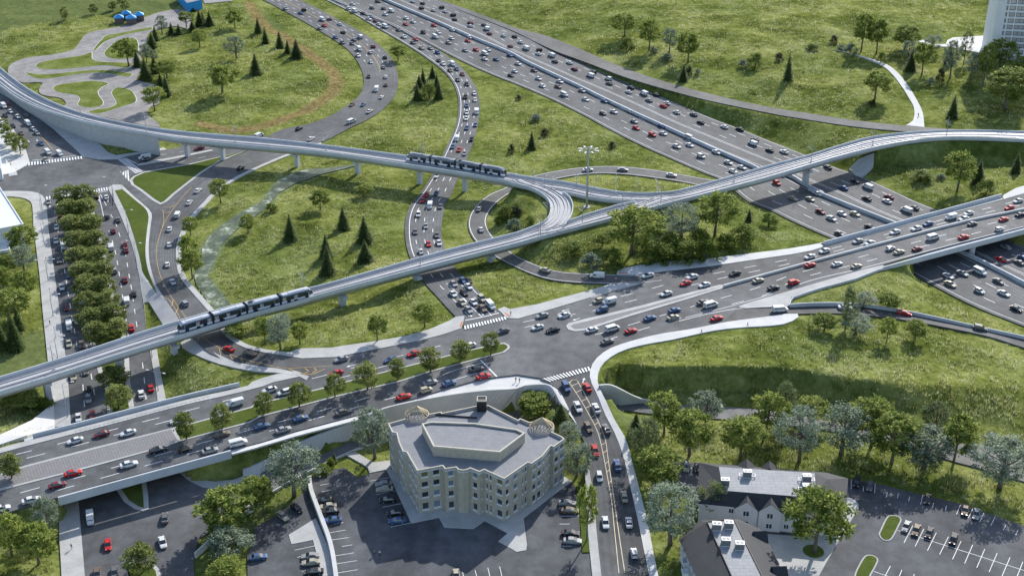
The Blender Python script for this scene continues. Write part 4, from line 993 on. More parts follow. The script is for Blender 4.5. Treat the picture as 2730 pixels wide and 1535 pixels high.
for t, u, v, lab in (('a1', 1405, 1152, 'pale viaduct pier in the grass strip beside the access road'), ('a1', 1670, 1178, 'pale viaduct pier on the tip of mown traffic island'), ('a2', 318, 1238, 'pale viaduct pier on grass right of bend road'), ('a2', 785, 1276, 'pale viaduct pier beside the stream path in the meadow'),
                     ('a2', 1245, 1350, 'pale viaduct pier left of exit road below the northern tram'), ('a2', 1580, 1402, 'pale viaduct pier between the exit road and loop ramp'), ('b1', 1335, 1258, 'pale viaduct pier beside the curving footway under southern tram'), ('b1', 885, 1385, 'pale viaduct pier standing in the boulevard median'),
                     ('b2', 663, 885, 'pale viaduct pier alone in meadow with long shadow'), ('b2', 1225, 705, 'pale viaduct pier left of exit road near the queue of cars'), ('b2', 1757, 562, 'pale viaduct pier right of exit road beside loop ramp'), ('a4', 348, 1378, 'pale viaduct pier on the motorway median barrier'), ('g', 612, 878, 'pale viaduct pier left of the boulevard footway by the paved slope')):
    pier(t, u, v, lab)
# overhead line masts
PROTO = None
def catenary(t, u, v, vt, lab, lean=0):
    x, y = native(t, u, v); p = W(x, y, ZP - PH + .1); hh = (v - vt) * TILES[t][2] / up_px(p)
    k = min(range(len(cen)), key=lambda i: (cen[i].x - p.x) ** 2 + (cen[i].y - p.y) ** 2); k2 = k + 3 if k + 3 < len(cen) else k - 3
    if abs(p.z - cen[k].z) > .6: p = W(x, y, cen[k].z)
    d = cen[k2] - cen[k]; hh = min(max(hh, 6.0), 9.0)
    e = empty('overhead_line_mast', p, math.atan2(d.y, d.x), lab, 'mast', 'overhead line masts along the viaduct')
    m = MB(); m.box((0, 0, .25), (.6, .6, .5)); m.build('footing', M['conc_par'], e)
    m = MB(); m.tube((0, 0, .2), (0, 0, hh), .15, .1, 8); m.build('mast', M['steel'], e, True)
    for sg in (1, -1):
        m = MB(); m.tube((0, 0, hh * .78), (0, sg * 3.2, hh * .70), .055, n=5); m.tube((0, 0, hh * .62), (0, sg * 3.0, hh * .70), .05, n=5); m.tube((0, sg * 1.6, hh * .74), (0, sg * 1.9, hh * .64), .04, n=5)
        m.tube((-.9, sg * 2.9, hh * .69), (.9, sg * 2.9, hh * .69), .03, n=5)
        m.build('bracket_arm', M['steel'], e)
for a in (('a1', 605, 885, 790, 'steel line mast at the sloping left end of viaduct'), ('a1', 1085, 975, 790, 'steel line mast above the panelled abutment wall'), ('a1', 1745, 1055, 900, 'steel line mast above the mown traffic island'), ('a2', 530, 1116, 985, 'steel line mast above the bend road'), ('a2', 1245, 1205, 1035, 'steel line mast beside the northern tram'),
          ('d', 515, 470, 300, 'steel line mast just right of northern tram'), ('d', 650, 505, 420, 'steel line mast where the curve leaves the northern track'), ('d', 730, 520, 420, 'steel line mast paired beside the junction portal'), ('d', 670, 880, 610, 'steel line mast inside the west curve of junction'), ('d', 600, 1070, 825, 'steel line mast at southern end of the curve'), ('d', 1075, 935, 680, 'steel line mast below the tall light tower'),
          ('d', 1010, 492, 360, 'steel line mast left of the light tower on far track'), ('d', 1230, 520, 355, 'steel line mast right of light tower on the far track'), ('d', 1455, 555, 360, 'steel line mast before the grass lens, middle one'), ('d', 1682, 580, 365, 'steel line mast before grass lens toward the motorway'), ('d', 1920, 565, 390, 'steel line mast where the far tracks rejoin'), ('d', 1530, 745, 570, 'steel line mast at tip of the inner triangle'), ('d', 1965, 710, 440, 'steel line mast on joined tracks before the motorway'),
          ('b1', 405, 1350, 1120, 'steel line mast above the boulevard footway'), ('b2', 360, 760, 610, 'steel line mast at the right end of southern tram'), ('b2', 1227, 582, 372, 'steel line mast above the exit road on south viaduct'), ('a3', 1660, 1352, 1250, 'steel line mast at the near edge of the motorway'), ('a4', 368, 1205, 1035, 'steel line mast above the far motorway carriageway'), ('a4', 825, 1080, 950, 'steel line mast at the right abutment by motorway'), ('a4', 1372, 1010, 868, 'steel line mast below the lone spruce at right')):
    catenary(*a)
# ---------------------------------------------------------------- trams
M['tram_white'] = simple('tram_white', (.78, .80, .82), .35, .0, .03, coat=.4)
M['tram_navy'] = simple('tram_navy', (.055, .075, .13), .25, .2, .05, coat=.5)
M['tram_glass'] = simple('tram_glass', (.035, .045, .06), .08, .3, .2, 1.5, spec=.8)
M['tram_roof'] = simple('tram_roof', (.50, .52, .57), .75, .0, .06); M['tram_roof_dark'] = simple('tram_roof_dark', (.22, .24, .28), .75, .0, .08)
M['tram_teal'] = simple('tram_teal', (.22, .40, .48), .35, .1)
M['tram_lamp'] = simple('tram_lamp', (.75, .75, .7), .2)
M['tram_lit'] = simple('tram_lit_pane', (.42, .38, .36), .5, .0, .5, 1.4)  # paler window panes: lit interior and reflections painted into the pane colour
def tram(A, B_, t, ta, tb, label, roofm='tram_roof'):
    P = [a.lerp(b, t) for a, b in zip(A, B_)]; P = resample(P, 1200)
    ks = [min(range(1200), key=lambda i: (sxy(P[i])[0] - native(*q)[0]) ** 2 + (sxy(P[i])[1] - native(*q)[1]) ** 2) for q in (ta, tb)]
    if ks[0] > ks[1]: ks = ks[::-1]
    n = 4; cuts = np.linspace(ks[0], ks[1], n + 1)
    pa = P[int(cuts[2])]
    e = empty('tram', pa, 0, label, 'tram'); off = Matrix.Translation(-pa)
    for k in range(n):
        a, b = P[int(cuts[k])], P[int(cuts[k + 1])]; d = (b - a); Ln = d.length - .75; rz = math.atan2(d.y, d.x); c = (a + b) / 2 + Vector((0, 0, .4))
        T = off @ Matrix.Translation(c) @ Matrix.Rotation(rz, 4, 'Z')
        h = Ln / 2; nose0 = 1.5 if k == 0 else 0; nose1 = 1.5 if k == n - 1 else 0
        def ring(x, w, zs): return [(x, -w, zs)]
        sec = []
        xs = [(-h, 1 if nose0 == 0 else 0), (-h + .6, 1 if nose0 == 0 else .5), (-h + 1.5, 1), (h - 1.5, 1), (h - .6, 1 if nose1 == 0 else .5), (h, 1 if nose1 == 0 else 0)]
        prof = [(-1.28, .28), (-1.33, 1.12), (-1.33, 2.55), (-1.22, 3.0), (-.9, 3.35), (.9, 3.35), (1.22, 3.0), (1.33, 2.55), (1.33, 1.12), (1.28, .28)]
        V = []
        for x, f in xs:
            for y, z in prof:
                zz = z if f == 1 else (min(z, 1.15 + .1 * f) if f == 0 else min(z, 2.35)); yy = y * (1 if f == 1 else .84 if f == .5 else .68)
                V.append(T @ Vector((x, yy, zz)))
        q = len(prof); Fc = []; mi = []
        for s_ in range(len(xs) - 1):
            for r_ in range(q):
                Fc.append((s_ * q + r_, s_ * q + (r_ + 1) % q, (s_ + 1) * q + (r_ + 1) % q, (s_ + 1) * q + r_)[::-1])
                mi.append({0: 0, 1: 1, 2: 1, 3: 2, 4: 2, 5: 2, 6: 1, 7: 1, 8: 0, 9: 0}[r_] if 0 < s_ < 4 or nose0 + nose1 == 0 else {0: 0, 8: 0, 9: 0}.get(r_, 1))
        Fc += [tuple(range(q)), tuple(range(len(V) - 1, len(V) - q - 1, -1))]; mi += [1, 1]
        body = link('car_body', mesh_from('car_body', V, Fc, [M['tram_white'], M['tram_navy'], M[roofm]], mi), e)
        x0, x1 = -h + (1.6 if nose0 else .3), h - (1.6 if nose1 else .3)
        nw = max(3, int((x1 - x0) / 1.3)); st = (x1 - x0) / nw
        for sg in (-1, 1):
            for j in range(nw):
                m = MB(); m.box((x0 + (j + .5) * st, sg * 1.33, 1.78), (st - .12, .05, 1.3), 0, M=T)
                m.build('window', M['tram_lit'] if (j * 5 + k * 3) % 3 == 0 else M['tram_glass'], body)
        for sg in (-1, 1):
            m = MB(); m.box((0, sg * 1.25, 2.85), (Ln - .6, .06, .1), 0, M=T); m.build('trim_stripe', M['tram_teal'], body)
        for fx in (-.28, .28):
            for sg in (-1, 1):
                m = MB(); m.box((fx * Ln, sg * 1.35, 1.35), (1.3, .05, 2.1), 0, M=T); m.build('door', M['tram_glass'], body)
        for fx in ((-.3, .3) if k in (1, 2) else (.08 if k == 0 else -.08,)):
            m = MB(); m.box((fx * Ln * .8, 0, .45), (1.3, 2.7, .8), 0, M=T); m.build('bogie', M['black'], body)
        m = MB(); m.box((0, 0, 3.42), (Ln * .5, 1.3, .14), 0, M=T); m.build('roof_unit', M[roofm], body)
        if nose0 or nose1:
            sg = -1 if nose0 else 1
            m = MB(); m.add([T @ Vector(v) for v in ((sg * (h - .02), -.82, 1.2), (sg * (h - .02), .82, 1.2), (sg * (h - .62), .98, 2.42), (sg * (h - .62), -.98, 2.42), (sg * (h + .05), -.82, 1.22), (sg * (h + .05), .82, 1.22), (sg * (h - .54), .98, 2.46), (sg * (h - .54), -.98, 2.46))],
                            [(4, 5, 6, 7), (0, 1, 5, 4), (1, 2, 6, 5), (2, 3, 7, 6), (3, 0, 4, 7)])
            m.build('windscreen', M['tram_glass'], body)
            for y in (-.6, .6):
                m = MB(); m.box((sg * (h - .05), y, .85), (.2, .3, .18), 0, M=T); m.build('headlight', M['tram_lamp'], body)
        if k < n - 1:
            c2 = P[int(cuts[k + 1])] + Vector((0, 0, .4)); T2 = off @ Matrix.Translation(c2) @ Matrix.Rotation(rz, 4, 'Z')
            m = MB(); m.box((0, 0, 1.85), (.8, 2.5, 3.2), 0, M=T2); m.box((0, 0, 1.95), (.25, 2.72, 3.6), 0, M=T2); m.build('bellows', M['black'], e)
        if k == 2:
            m = MB(); m.box((-h + 1.6, 0, 3.6), (1.6, 1.2, .15), 0, M=T)
            for a_, b_ in (((-h + 1, -.4, 3.6), (-h + 2.2, -.4, 4.2)), ((-h + 1, .4, 3.6), (-h + 2.2, .4, 4.2)), ((-h + 2.2, -.4, 4.2), (-h + 1.2, -.5, 4.9)), ((-h + 2.2, .4, 4.2), (-h + 1.2, .5, 4.9)), ((-h + 1.2, -.9, 4.9), (-h + 1.2, .9, 4.9))):
                m.tube(T @ Vector(a_), T @ Vector(b_), .05, n=5)
            m.build('pantograph', M['black'], e)
tram(D1A, D1B, .29, ('e', 185, 320), ('e', 2200, 640), 'navy and white four-section tram on the northern viaduct above the exit road', 'tram_roof_dark')
tram(D2A, D2B, .70, ('f', 90, 790), ('f', 2270, 190), 'grey-roofed four-section tram on the southern viaduct above the bend road')
# ---------------------------------------------------------------- buildings
M['brick'], N, L, B = newmat('tan_brick')
tc = N.new('ShaderNodeNewGeometry'); br = N.new('ShaderNodeTexBrick'); br.inputs['Scale'].default_value = 2.2; br.inputs['Mortar Size'].default_value = .025
br.inputs['Color1'].default_value = (.37, .335, .265, 1); br.inputs['Color2'].default_value = (.50, .46, .385, 1); br.inputs['Mortar'].default_value = (.37, .345, .30, 1)
sx_ = N.new('ShaderNodeSeparateXYZ'); L.new(tc.outputs['Position'], sx_.inputs[0]); ad = N.new('ShaderNodeMath'); ad.operation = 'ADD'; L.new(sx_.outputs[0], ad.inputs[0]); L.new(sx_.outputs[1], ad.inputs[1])
cb = N.new('ShaderNodeCombineXYZ'); L.new(ad.outputs[0], cb.inputs[0]); L.new(sx_.outputs[2], cb.inputs[1]); L.new(cb.outputs[0], br.inputs['Vector'])
cc_ = mixc(N, L, .5, br.outputs['Color'], ramp(N, L, noise(N, L, .9, 5, .7), [(.3, (.36,) * 3), (.7, (.64,) * 3)]), 'OVERLAY')
L.new(cc_, B.inputs['Base Color']); B.inputs['Roughness'].default_value = .9; B.inputs['Specular IOR Level'].default_value = .2
M['cap'] = simple('stone_cap', (.52, .48, .40), .8); M['cornice'] = simple('cornice_band', (.55, .58, .64), .7)
def roofmat(name, a, b, joint=3.0):
    m, N, L, B = newmat(name)
    g = N.new('ShaderNodeNewGeometry'); br = N.new('ShaderNodeTexBrick'); br.inputs['Scale'].default_value = 1 / joint; br.inputs['Mortar Size'].default_value = .008
    br.inputs['Color1'].default_value = (*a, 1); br.inputs['Color2'].default_value = (*b, 1); br.inputs['Mortar'].default_value = (*[x * .6 for x in a], 1)
    L.new(g.outputs['Position'], br.inputs['Vector'])
    L.new(mixc(N, L, .45, br.outputs['Color'], ramp(N, L, noise(N, L, .35, 6, .7), [(.3, (.38,) * 3), (.7, (.62,) * 3)]), 'OVERLAY'), B.inputs['Base Color']); B.inputs['Roughness'].default_value = .8
    return m
M['roof'] = roofmat('roof_membrane', (.21, .218, .235), (.235, .242, .258)); M['shingle'] = roofmat('dark_shingles', (.030, .032, .038), (.044, .045, .05), .7); M['flat_roof'] = roofmat('grey_membrane', (.30, .31, .325), (.33, .335, .345), 5)
def glass(name, col):
    m, N, L, B = newmat(name); B.inputs['Base Color'].default_value = (*col, 1); B.inputs['Roughness'].default_value = .06; B.inputs['Metallic'].default_value = .0; B.inputs['Specular IOR Level'].default_value = .9; B.inputs['IOR'].default_value = 1.6
    return m
M['glass_dark'] = glass('dark_window_glass', (.03, .04, .055)); M['glass_blue'] = glass('pale_blue_glass', (.16, .21, .27)); M['glass_warm'] = glass('warm_window_glass', (.16, .15, .06))
M['frame'] = simple('white_frame', (.72, .73, .75), .5, var=.04); M['blackmetal'] = simple('black_metal', (.012, .012, .014), .5)
M['timber'] = simple('pale_timber', (.52, .42, .28), .7)
def facade(m, p0, p1, z0, z1, wins, depth=.22, mi=0):
    """wall quad field from p0 to p1 (outside on the right hand side) with real window openings; returns pane frames"""
    d = Vector((p1[0] - p0[0], p1[1] - p0[1])); Lg = d.length; d /= Lg; nrm = Vector((d.y, -d.x))
    us = sorted({0, Lg, *[w[0] for w in wins], *[w[1] for w in wins]}); zs = sorted({z0, z1, *[w[2] for w in wins], *[w[3] for w in wins]})
    P = lambda u, z, k=0.0: Vector((p0[0] + d.x * u - nrm.x * k, p0[1] + d.y * u - nrm.y * k, z))
    for a, b in zip(us, us[1:]):
        for c, e_ in zip(zs, zs[1:]):
            um, zm = (a + b) / 2, (c + e_) / 2
            if any(w[0] < um < w[1] and w[2] < zm < w[3] for w in wins): continue
            m.face([P(a, c), P(b, c), P(b, e_), P(a, e_)], mi)
    out = []
    for w in wins:
        a, b, c, e_ = w[:4]
        m.face([P(a, c), P(b, c), P(b, c, depth), P(a, c, depth)][::-1], mi); m.face([P(a, e_), P(b, e_), P(b, e_, depth), P(a, e_, depth)], mi)
        m.face([P(a, c), P(a, e_), P(a, e_, depth), P(a, c, depth)], mi); m.face([P(b, c), P(b, e_), P(b, e_, depth), P(b, c, depth)][::-1], mi)
        out.append((P, a, b, c, e_, depth, d, nrm))
    return out
def window(fr, parent, gmat, sill=True, name='window', mull=0, bar=.07):
    P, a, b, c, e_, dp, d, nrm = fr
    m = MB(); k = dp - .02
    m.face([P(a, c, k), P(b, c, k), P(b, e_, k), P(a, e_, k)], 0)
    def bx(u0, u1, z0, z1, k0, k1, mi):
        V = [P(u, z, q) for q in (k0, k1) for u, z in ((u0, z0), (u1, z0), (u1, z1), (u0, z1))]
        m.add(V, [(0, 1, 2, 3), (4, 7, 6, 5), (0, 4, 5, 1), (1, 5, 6, 2), (2, 6, 7, 3), (3, 7, 4, 0)], mi)
    k0, k1 = k - .06, k
    bx(a, a + bar, c, e_, k0, k1, 1); bx(b - bar, b, c, e_, k0, k1, 1); bx(a + bar, b - bar, c, c + bar, k0, k1, 1); bx(a + bar, b - bar, e_ - bar, e_, k0, k1, 1)
    for j in range(mull):
        u = a + (b - a) * (j + 1) / (mull + 1); bx(u - bar / 2, u + bar / 2, c + bar, e_ - bar, k0, k1, 1)
    o = m.build(name, [gmat, M['frame']], parent)
    if sill:
        m = MB(); V = [P(u, z, q) for q in (-.1, dp - .1) for u, z in ((a - .08, c - .32), (b + .08, c - .32), (b + .08, c + .02), (a - .08, c + .02))]
        m.add(V, [(0, 1, 2, 3), (4, 7, 6, 5), (0, 4, 5, 1), (1, 5, 6, 2), (2, 6, 7, 3), (3, 7, 4, 0)]); m.build('sill', M['frame'], o)
    return o
def ccw(P):
    A = sum(P[i][0] * P[(i + 1) % len(P)][1] - P[(i + 1) % len(P)][0] * P[i][1] for i in range(len(P)))
    return P if A > 0 else P[::-1]
AB = empty('apartment_building', (0, 0, 0), 0, 'four-storey tan brick apartment block with flat grey roof and open rafter turrets', 'building')
ZT, ZB = 14.3, .25
HP = [(360, 795), (625, 745), (650, 778), (765, 760), (790, 785), (840, 793), (890, 783), (915, 770), (1010, 808), (1060, 785), (1270, 880), (1515, 710), (1555, 722), (1665, 645), (1755, 535), (1785, 547), (1900, 465), (1870, 440), (1760, 388), (1790, 335), (1700, 268), (1530, 290), (1435, 250), (1415, 268), (1105, 115), (975, 122), (620, 195), (612, 182), (490, 205), (430, 165), (290, 180), (225, 258), (105, 290), (58, 305), (100, 395), (145, 402), (165, 490), (210, 595), (250, 602), (265, 628)]
BP = [W(*native('h', *q), ZT) for q in HP]
FL = [(1.35, 3.45), (5.25, 6.9), (8.55, 10.2), (11.75, 13.35)]
COLS = {0: [(.16, .42), (.62, .88)], 2: [(.28, .78)], 7: [(.25, .72)], 8: [(.42, .58)], 9: [(.08, .17), (.26, .36), (.62, .88)], 10: [(.06, .20), (.40, .56), (.76, .81), (.88, .96)], 12: [(.10, .42), (.58, .92)], 13: [(.10, .22), (.5, .6), (.76, .88)], 15: [(.12, .46), (.60, .94)], 33: [(.10, .42), (.55, .9)], 36: [(.08, .42), (.55, .92)], 39: [(.10, .28), (.42, .58), (.74, .9)]}
m = MB(); WIN = []
ori = sum(BP[i].x * BP[(i + 1) % len(BP)].y - BP[(i + 1) % len(BP)].x * BP[i].y for i in range(len(BP))) > 0
for i in range(len(BP)):
    a, b = BP[i], BP[(i + 1) % len(BP)]; Lg = (b - a).length
    wins = [(u0 * Lg, u1 * Lg, z0, z1) for u0, u1 in COLS.get(i, []) for z0, z1 in FL]
    if ori: fr = facade(m, a, b, ZB, ZT - .9, wins)
    else: fr = facade(m, b, a, ZB, ZT - .9, [(Lg - w[1], Lg - w[0], w[2], w[3]) for w in wins])
    WIN += fr
m.build('wall', M['brick'], AB)
pr_ = random.Random(4)
for fr in WIN: window(fr, AB, pr_.choice([M['glass_dark'], M['glass_dark'], M['glass_dark'], M['glass_blue'], M['glass_blue'], M['glass_warm']]))
def parapet_ring(P, zin, ztop, out, w, mats, nm, e):
    P = ccw([Vector((p.x, p.y, ztop)) for p in P]); O = inset(P, -out); I = inset(P, w); n = len(P); m = MB()
    at = lambda Q, z: [Vector((p.x, p.y, z)) for p in Q]
    V = at(O, zin) + at(O, ztop) + at(I, ztop) + at(I, zin)
    for r_ in range(3): m.add(V, [(r_ * n + i, r_ * n + (i + 1) % n, (r_ + 1) * n + (i + 1) % n, (r_ + 1) * n + i) for i in range(n)], 1 if r_ == 1 else 0)
    m.add(V, [(i, 3 * n + i, 3 * n + (i + 1) % n, (i + 1) % n) for i in range(n)])
    return m.build(nm, mats, e)
parapet_ring(BP, ZT - .898, ZT - .55, .10, .34, M['cornice'], 'cornice', AB); parapet_ring(BP, ZT - .549, ZT, .03, .32, [M['brick'], M['cap']], 'parapet', AB)
RP = [Vector((p.x, p.y, ZT - .75)) for p in inset(BP, .1)]
mr = MB(); mr.add(RP, tess(RP)); mr.build('roof', M['roof'], AB)
PP = [W(*native('h', *q), 16.7) for q in ((410, 308), (510, 286), (960, 302), (1400, 365), (1485, 405), (1225, 602), (530, 543))]
m = MB(); PPc = ccw([(p.x, p.y) for p in PP]); n = len(PPc)
for i in range(n):
    a, b = PPc[i], PPc[(i + 1) % n]; m.face([(a[0], a[1], ZT - .76), (b[0], b[1], ZT - .76), (b[0], b[1], 16.3), (a[0], a[1], 16.3)])
pent = m.build('penthouse', M['brick'], AB)
parapet_ring(PP, 16.3, 16.75, .06, .4, M['cap'], 'coping', pent)
Q = [Vector((p.x, p.y, 16.2)) for p in PP]; m = MB(); m.add(Q, tess(Q)); m.build('roof', M['roof'], pent)
for cx_, cy_, ap in ((358, 208, 128), (1662, 330, 237)):
    c = W(*native('h', cx_, cy_), 14.5); rr = 3.35
    m = MB(); m.tube((c.x, c.y, ZB), (c.x, c.y, 13.62), rr - .15, n=28); m.M = [0] * 28 + [1, 1]; tur = m.build('turret', [M['brick'], M['roof']], AB, False)
    m = MB(); nR = 18; apx = Vector((c.x, c.y, 17.2))
    for k in range(nR):
        a = 2 * math.pi * k / nR; p = Vector((c.x + rr * math.cos(a), c.y + rr * math.sin(a), 14.5)); m.tube(p, apx, .15, n=4)
        q = Vector((c.x + rr * math.cos(a + 2 * math.pi / nR), c.y + rr * math.sin(a + 2 * math.pi / nR), 14.5)); m.tube(p, q, .13, n=5)
    m.build('rafters', M['timber'], tur)
c = W(*native('h', 1035, 180), 13.6)
m = MB(); m.box((c.x, c.y + 1.0, 15.3), (2.7, 2.5, 3.4), 0); ch = m.build('chimney', M['blackmetal'], AB)
m = MB()
for dx, dy, sx2, sy2 in ((-1.25, 0, .25, 2.7), (1.25, 0, .25, 2.7), (0, -1.22, 2.25, .25), (0, 1.22, 2.25, .25)): m.box((c.x + dx, c.y + 1 + dy, 17.15), (sx2, sy2, .3))
m.build('coping', M['cap'], ch)
a, b = W(*native('h', 505, 210), 13.8), W(*native('h', 985, 245), 13.8); m = MB(); m.tube(a, b, .22, n=6); m.build('roof_beam', M['blackmetal'], AB)
# --- townhouses
M['siding'], N, L, B = newmat('pale_siding')
g = N.new('ShaderNodeNewGeometry'); wv = N.new('ShaderNodeTexWave'); wv.bands_direction = 'Z'; wv.wave_profile = 'SAW'; wv.inputs['Scale'].default_value = 1.1; L.new(g.outputs['Position'], wv.inputs['Vector'])
L.new(mixc(N, L, 1.0, ramp(N, L, wv.outputs['Fac'], [(0, (.42, .42, .43)), (.16, (.62, .62, .64)), (1, (.66, .66, .68))]), ramp(N, L, noise(N, L, .8, 4), [(.3, (.92,) * 3), (.7, (1,) * 3)]), 'MULTIPLY'), B.inputs['Base Color']); B.inputs['Roughness'].default_value = .6
def I_(u, v, z): return W(*native('i', u, v), z)
TH_ = empty('townhouse_block', (0, 0, 0), 0, 'pale sided townhouse block with dark hipped roof beside the courtyard', 'building')
ZE, ZR, ZG = 6.8, 9.6, .3
e0, e1, e2, e3, e4, e5, e6 = (I_(*q, ZE) for q in ((345, 615), (1500, 728), (1930, 772), (2062, 628), (2080, 322), (1830, 255), (365, 140)))
i0, i1, i2, i3, i4 = (I_(*q, ZR) for q in ((640, 462), (1525, 532), (1705, 455), (1695, 262), (590, 190)))
rd = I_(1850, 330, 9.3)
m = MB()
for f in ((e0, e1, i1, i0), (e1, e2, i2, i1), (e2, e3, rd, i2), (e3, e4, rd), (e4, e5, i3, rd), (rd, i3, i2), (e5, e6, i4, i3), (e6, e0, i0, i4)): m.face(f)
roof = m.build('roof', M['shingle'], TH_)
m = MB(); m.prism([(p.x, p.y) for p in (i0, i1, i2, i3, i4)], ZR - .3, ZR + .03); m.build('flat_roof', M['flat_roof'], roof)
EV = [e0, e1, e2, e3, e4, e5, e6]
m = MB(); WI = inset([Vector((p.x, p.y, ZE)) for p in EV], .45); n = len(WI); TWIN = []
oriT = sum(WI[i].x * WI[(i + 1) % n].y - WI[(i + 1) % n].x * WI[i].y for i in range(n)) > 0
for i in range(n):
    a, b = WI[i], WI[(i + 1) % n]; Lg = (b - a).length
    wins = [(u * Lg - .7, u * Lg + .7, z0, z0 + 1.5) for u in ({0: (.33, .90), 1: (.3, .7), 2: (.5,), 3: (.3, .7)}.get(i, ())) for z0 in (1.1, 4.4)]
    TWIN += facade(m, a, b, ZG, ZE, wins) if oriT else facade(m, b, a, ZG, ZE, [(Lg - w[1], Lg - w[0], w[2], w[3]) for w in wins])
m.build('wall', M['siding'], TH_)
for fr in TWIN: window(fr, TH_, M['glass_dark'], False, mull=1, bar=.12)
m = MB(); EO = ccw(EV); n = len(EO)
m.add([Vector((p.x, p.y, ZE + .02)) for p in EO] + [Vector((p.x, p.y, ZE - .18)) for p in EO], [(i, n + i, n + (i + 1) % n, (i + 1) % n) for i in range(n)]); m.build('gutter', M['frame'], roof)
def gable(A, B_, zap, back, wins, e, front=1.2, wall_mat='siding'):
    a, b = Vector(A), Vector(B_); d = (b - a).normalized(); nrm = Vector((d.y, -d.x, 0))
    if nrm.y > 0 and front > 0: nrm = -nrm
    md = (a + b) / 2; ap = Vector((md.x, md.y, zap)); bk = Vector(back)
    m = MB(); Lg = (b - a).length; fr = []
    if front > 0: fr = facade(m, a, b, ZG, a.z, [(u - .85, u + .85, z0, z0 + 1.7) for u, z0 in wins], .15)
    m.face([a, b, ap])
    k = -nrm * (bk - ap).length * .9
    if front > 0:
        for q in (a, b): q2 = q + k; m.face([(q.x, q.y, ZG), (q.x, q.y, q.z), (q2.x, q2.y, q.z), (q2.x, q2.y, ZG)])
    m.build('gable_wall', M[wall_mat], e)
    o = (nrm * .25) if front > 0 else Vector((0, 0, 0))
    m = MB(); up = Vector((0, 0, .08)); ea, eb = a + (a - md) * .12, b + (b - md) * .12
    for p, q in ((ea, 1), (eb, -1)):
        p2 = p + (bk - ap) * .75 - up * 2.0
        V = [p + o - up * 3, ap + o + up, bk + up, p2]
        m.add(V + [v + Vector((0, 0, -.12)) for v in V], [(0, 1, 2, 3), (7, 6, 5, 4), (0, 4, 5, 1), (3, 7, 4, 0)])
    m.build('gable_roof', M['shingle'], e)
    for f in fr: window(f, e, M['glass_dark'], False, mull=1, bar=.13)
gw = lambda A, B_: (B_ - A).length
A1, A2 = I_(778, 657, ZE), I_(1040, 687, ZE); gable(A1, A2, 9.1, I_(918, 505, 9.1), [(gw(A1, A2) / 2, 4.3), (gw(A1, A2) / 2, 1.1)], TH_)
A1, A2 = I_(1055, 690, ZE), I_(1315, 712, ZE); gable(A1, A2, 9.1, I_(1194, 535, 9.1), [(gw(A1, A2) / 2, 4.3), (gw(A1, A2) / 2, 1.1)], TH_)
for u in (910, 1172):
    A1, A2 = I_(u - 105, 172 + (u - 910) * .09, ZE + .3), I_(u + 95, 178 + (u - 910) * .09, ZE + .3); gable(A1, A2, 9.3, I_(u, 195 + (u - 910) * .05, 9.3), [], TH_, -1)
TB = empty('townhouse_block', (0, 0, 0), 0, 'dark shingled townhouse block nearest the viewer with four roof units', 'building')
L0, L1, L2, L3 = I_(130, 1022, ZE), I_(365, 806, ZE), I_(812, 788, ZE), I_(1105, 925, ZE)
L4, L5 = I_(1420, 1620, ZE), I_(400, 1620, ZE)
k0, k1, k2, k3 = I_(455, 825, ZR), I_(762, 793, ZR), I_(1170, 1620, ZR), I_(815, 1620, ZR)
m = MB()
for f in ((L0, L5, k3, k0), (L1, L0, k0), (L2, L1, k0, k1), (L3, L2, k1), (L4, L3, k1, k2)): m.face(f)
rf = m.build('roof', M['shingle'], TB)
m = MB(); m.prism([(p.x, p.y) for p in (k0, k1, k2, k3)], ZR - .3, ZR + .03); m.build('flat_roof', M['flat_roof'], rf)
M['brown_trim'] = simple('brown_trim', (.10, .065, .045), .7)
m = MB()
for p, q in ((k0, k3), (k1, k2), (k0, k1)): m.tube(p + Vector((0, 0, .12)), q + Vector((0, 0, .12)), .16, n=6)
m.build('ridge_trim', M['brown_trim'], rf)
m = MB(); EV = [L0, L1, L2, L3, L4, L5]; WI = inset([Vector((p.x, p.y, ZE)) for p in EV], .5); n = len(WI); FR = []
oriT = sum(WI[i].x * WI[(i + 1) % n].y - WI[(i + 1) % n].x * WI[i].y for i in range(n)) > 0
for i in range(n):
    a, b = WI[i], WI[(i + 1) % n]; Lg = (b - a).length
    us = (.12, .26, .4, .55) if i == 5 else (.12, .3, .5) if i == 3 else ()
    wins = [(u * Lg - .8, u * Lg + .8, z0, z0 + 1.6) for u in us for z0 in (1.1, 4.3)]
    if i == 5: wins = [(Lg - w[1], Lg - w[0], w[2], w[3]) for w in wins]
    FR += facade(m, a, b, ZG, ZE, wins) if oriT else facade(m, b, a, ZG, ZE, [(Lg - w[1], Lg - w[0], w[2], w[3]) for w in wins])
m.build('wall', M['siding'], TB)
for f in FR: window(f, TB, M['glass_dark'], False, mull=1, bar=.12)
for u0, v0, u1, v1, ub, vb in ((1112, 930, 1165, 1075, 978, 935), (1328, 1335, 1400, 1480, 1190, 1340)):
    gable(I_(u0, v0, ZE + .1), I_(u1, v1, ZE + .1), 8.9, I_(ub, vb, 8.9), [], TB, -1)
for v0, v1 in ((1180, 1225), (1300, 1345)):
    a = I_(200, v0 + 110, 3.6); m = MB(); m.box((a.x, a.y, 3.6), (1.6, 3.0, .18)); m.box((a.x - .75, a.y, 4.1), (.06, 3.0, .9)); m.box((a.x, a.y - 1.47, 4.1), (1.5, .06, .9)); m.build('balcony', M['frame'], TB)
M['ac_white'] = simple('unit_white', (.76, .76, .76), .5, var=.04); M['ac_dark'] = simple('unit_side', (.16, .165, .17), .7)
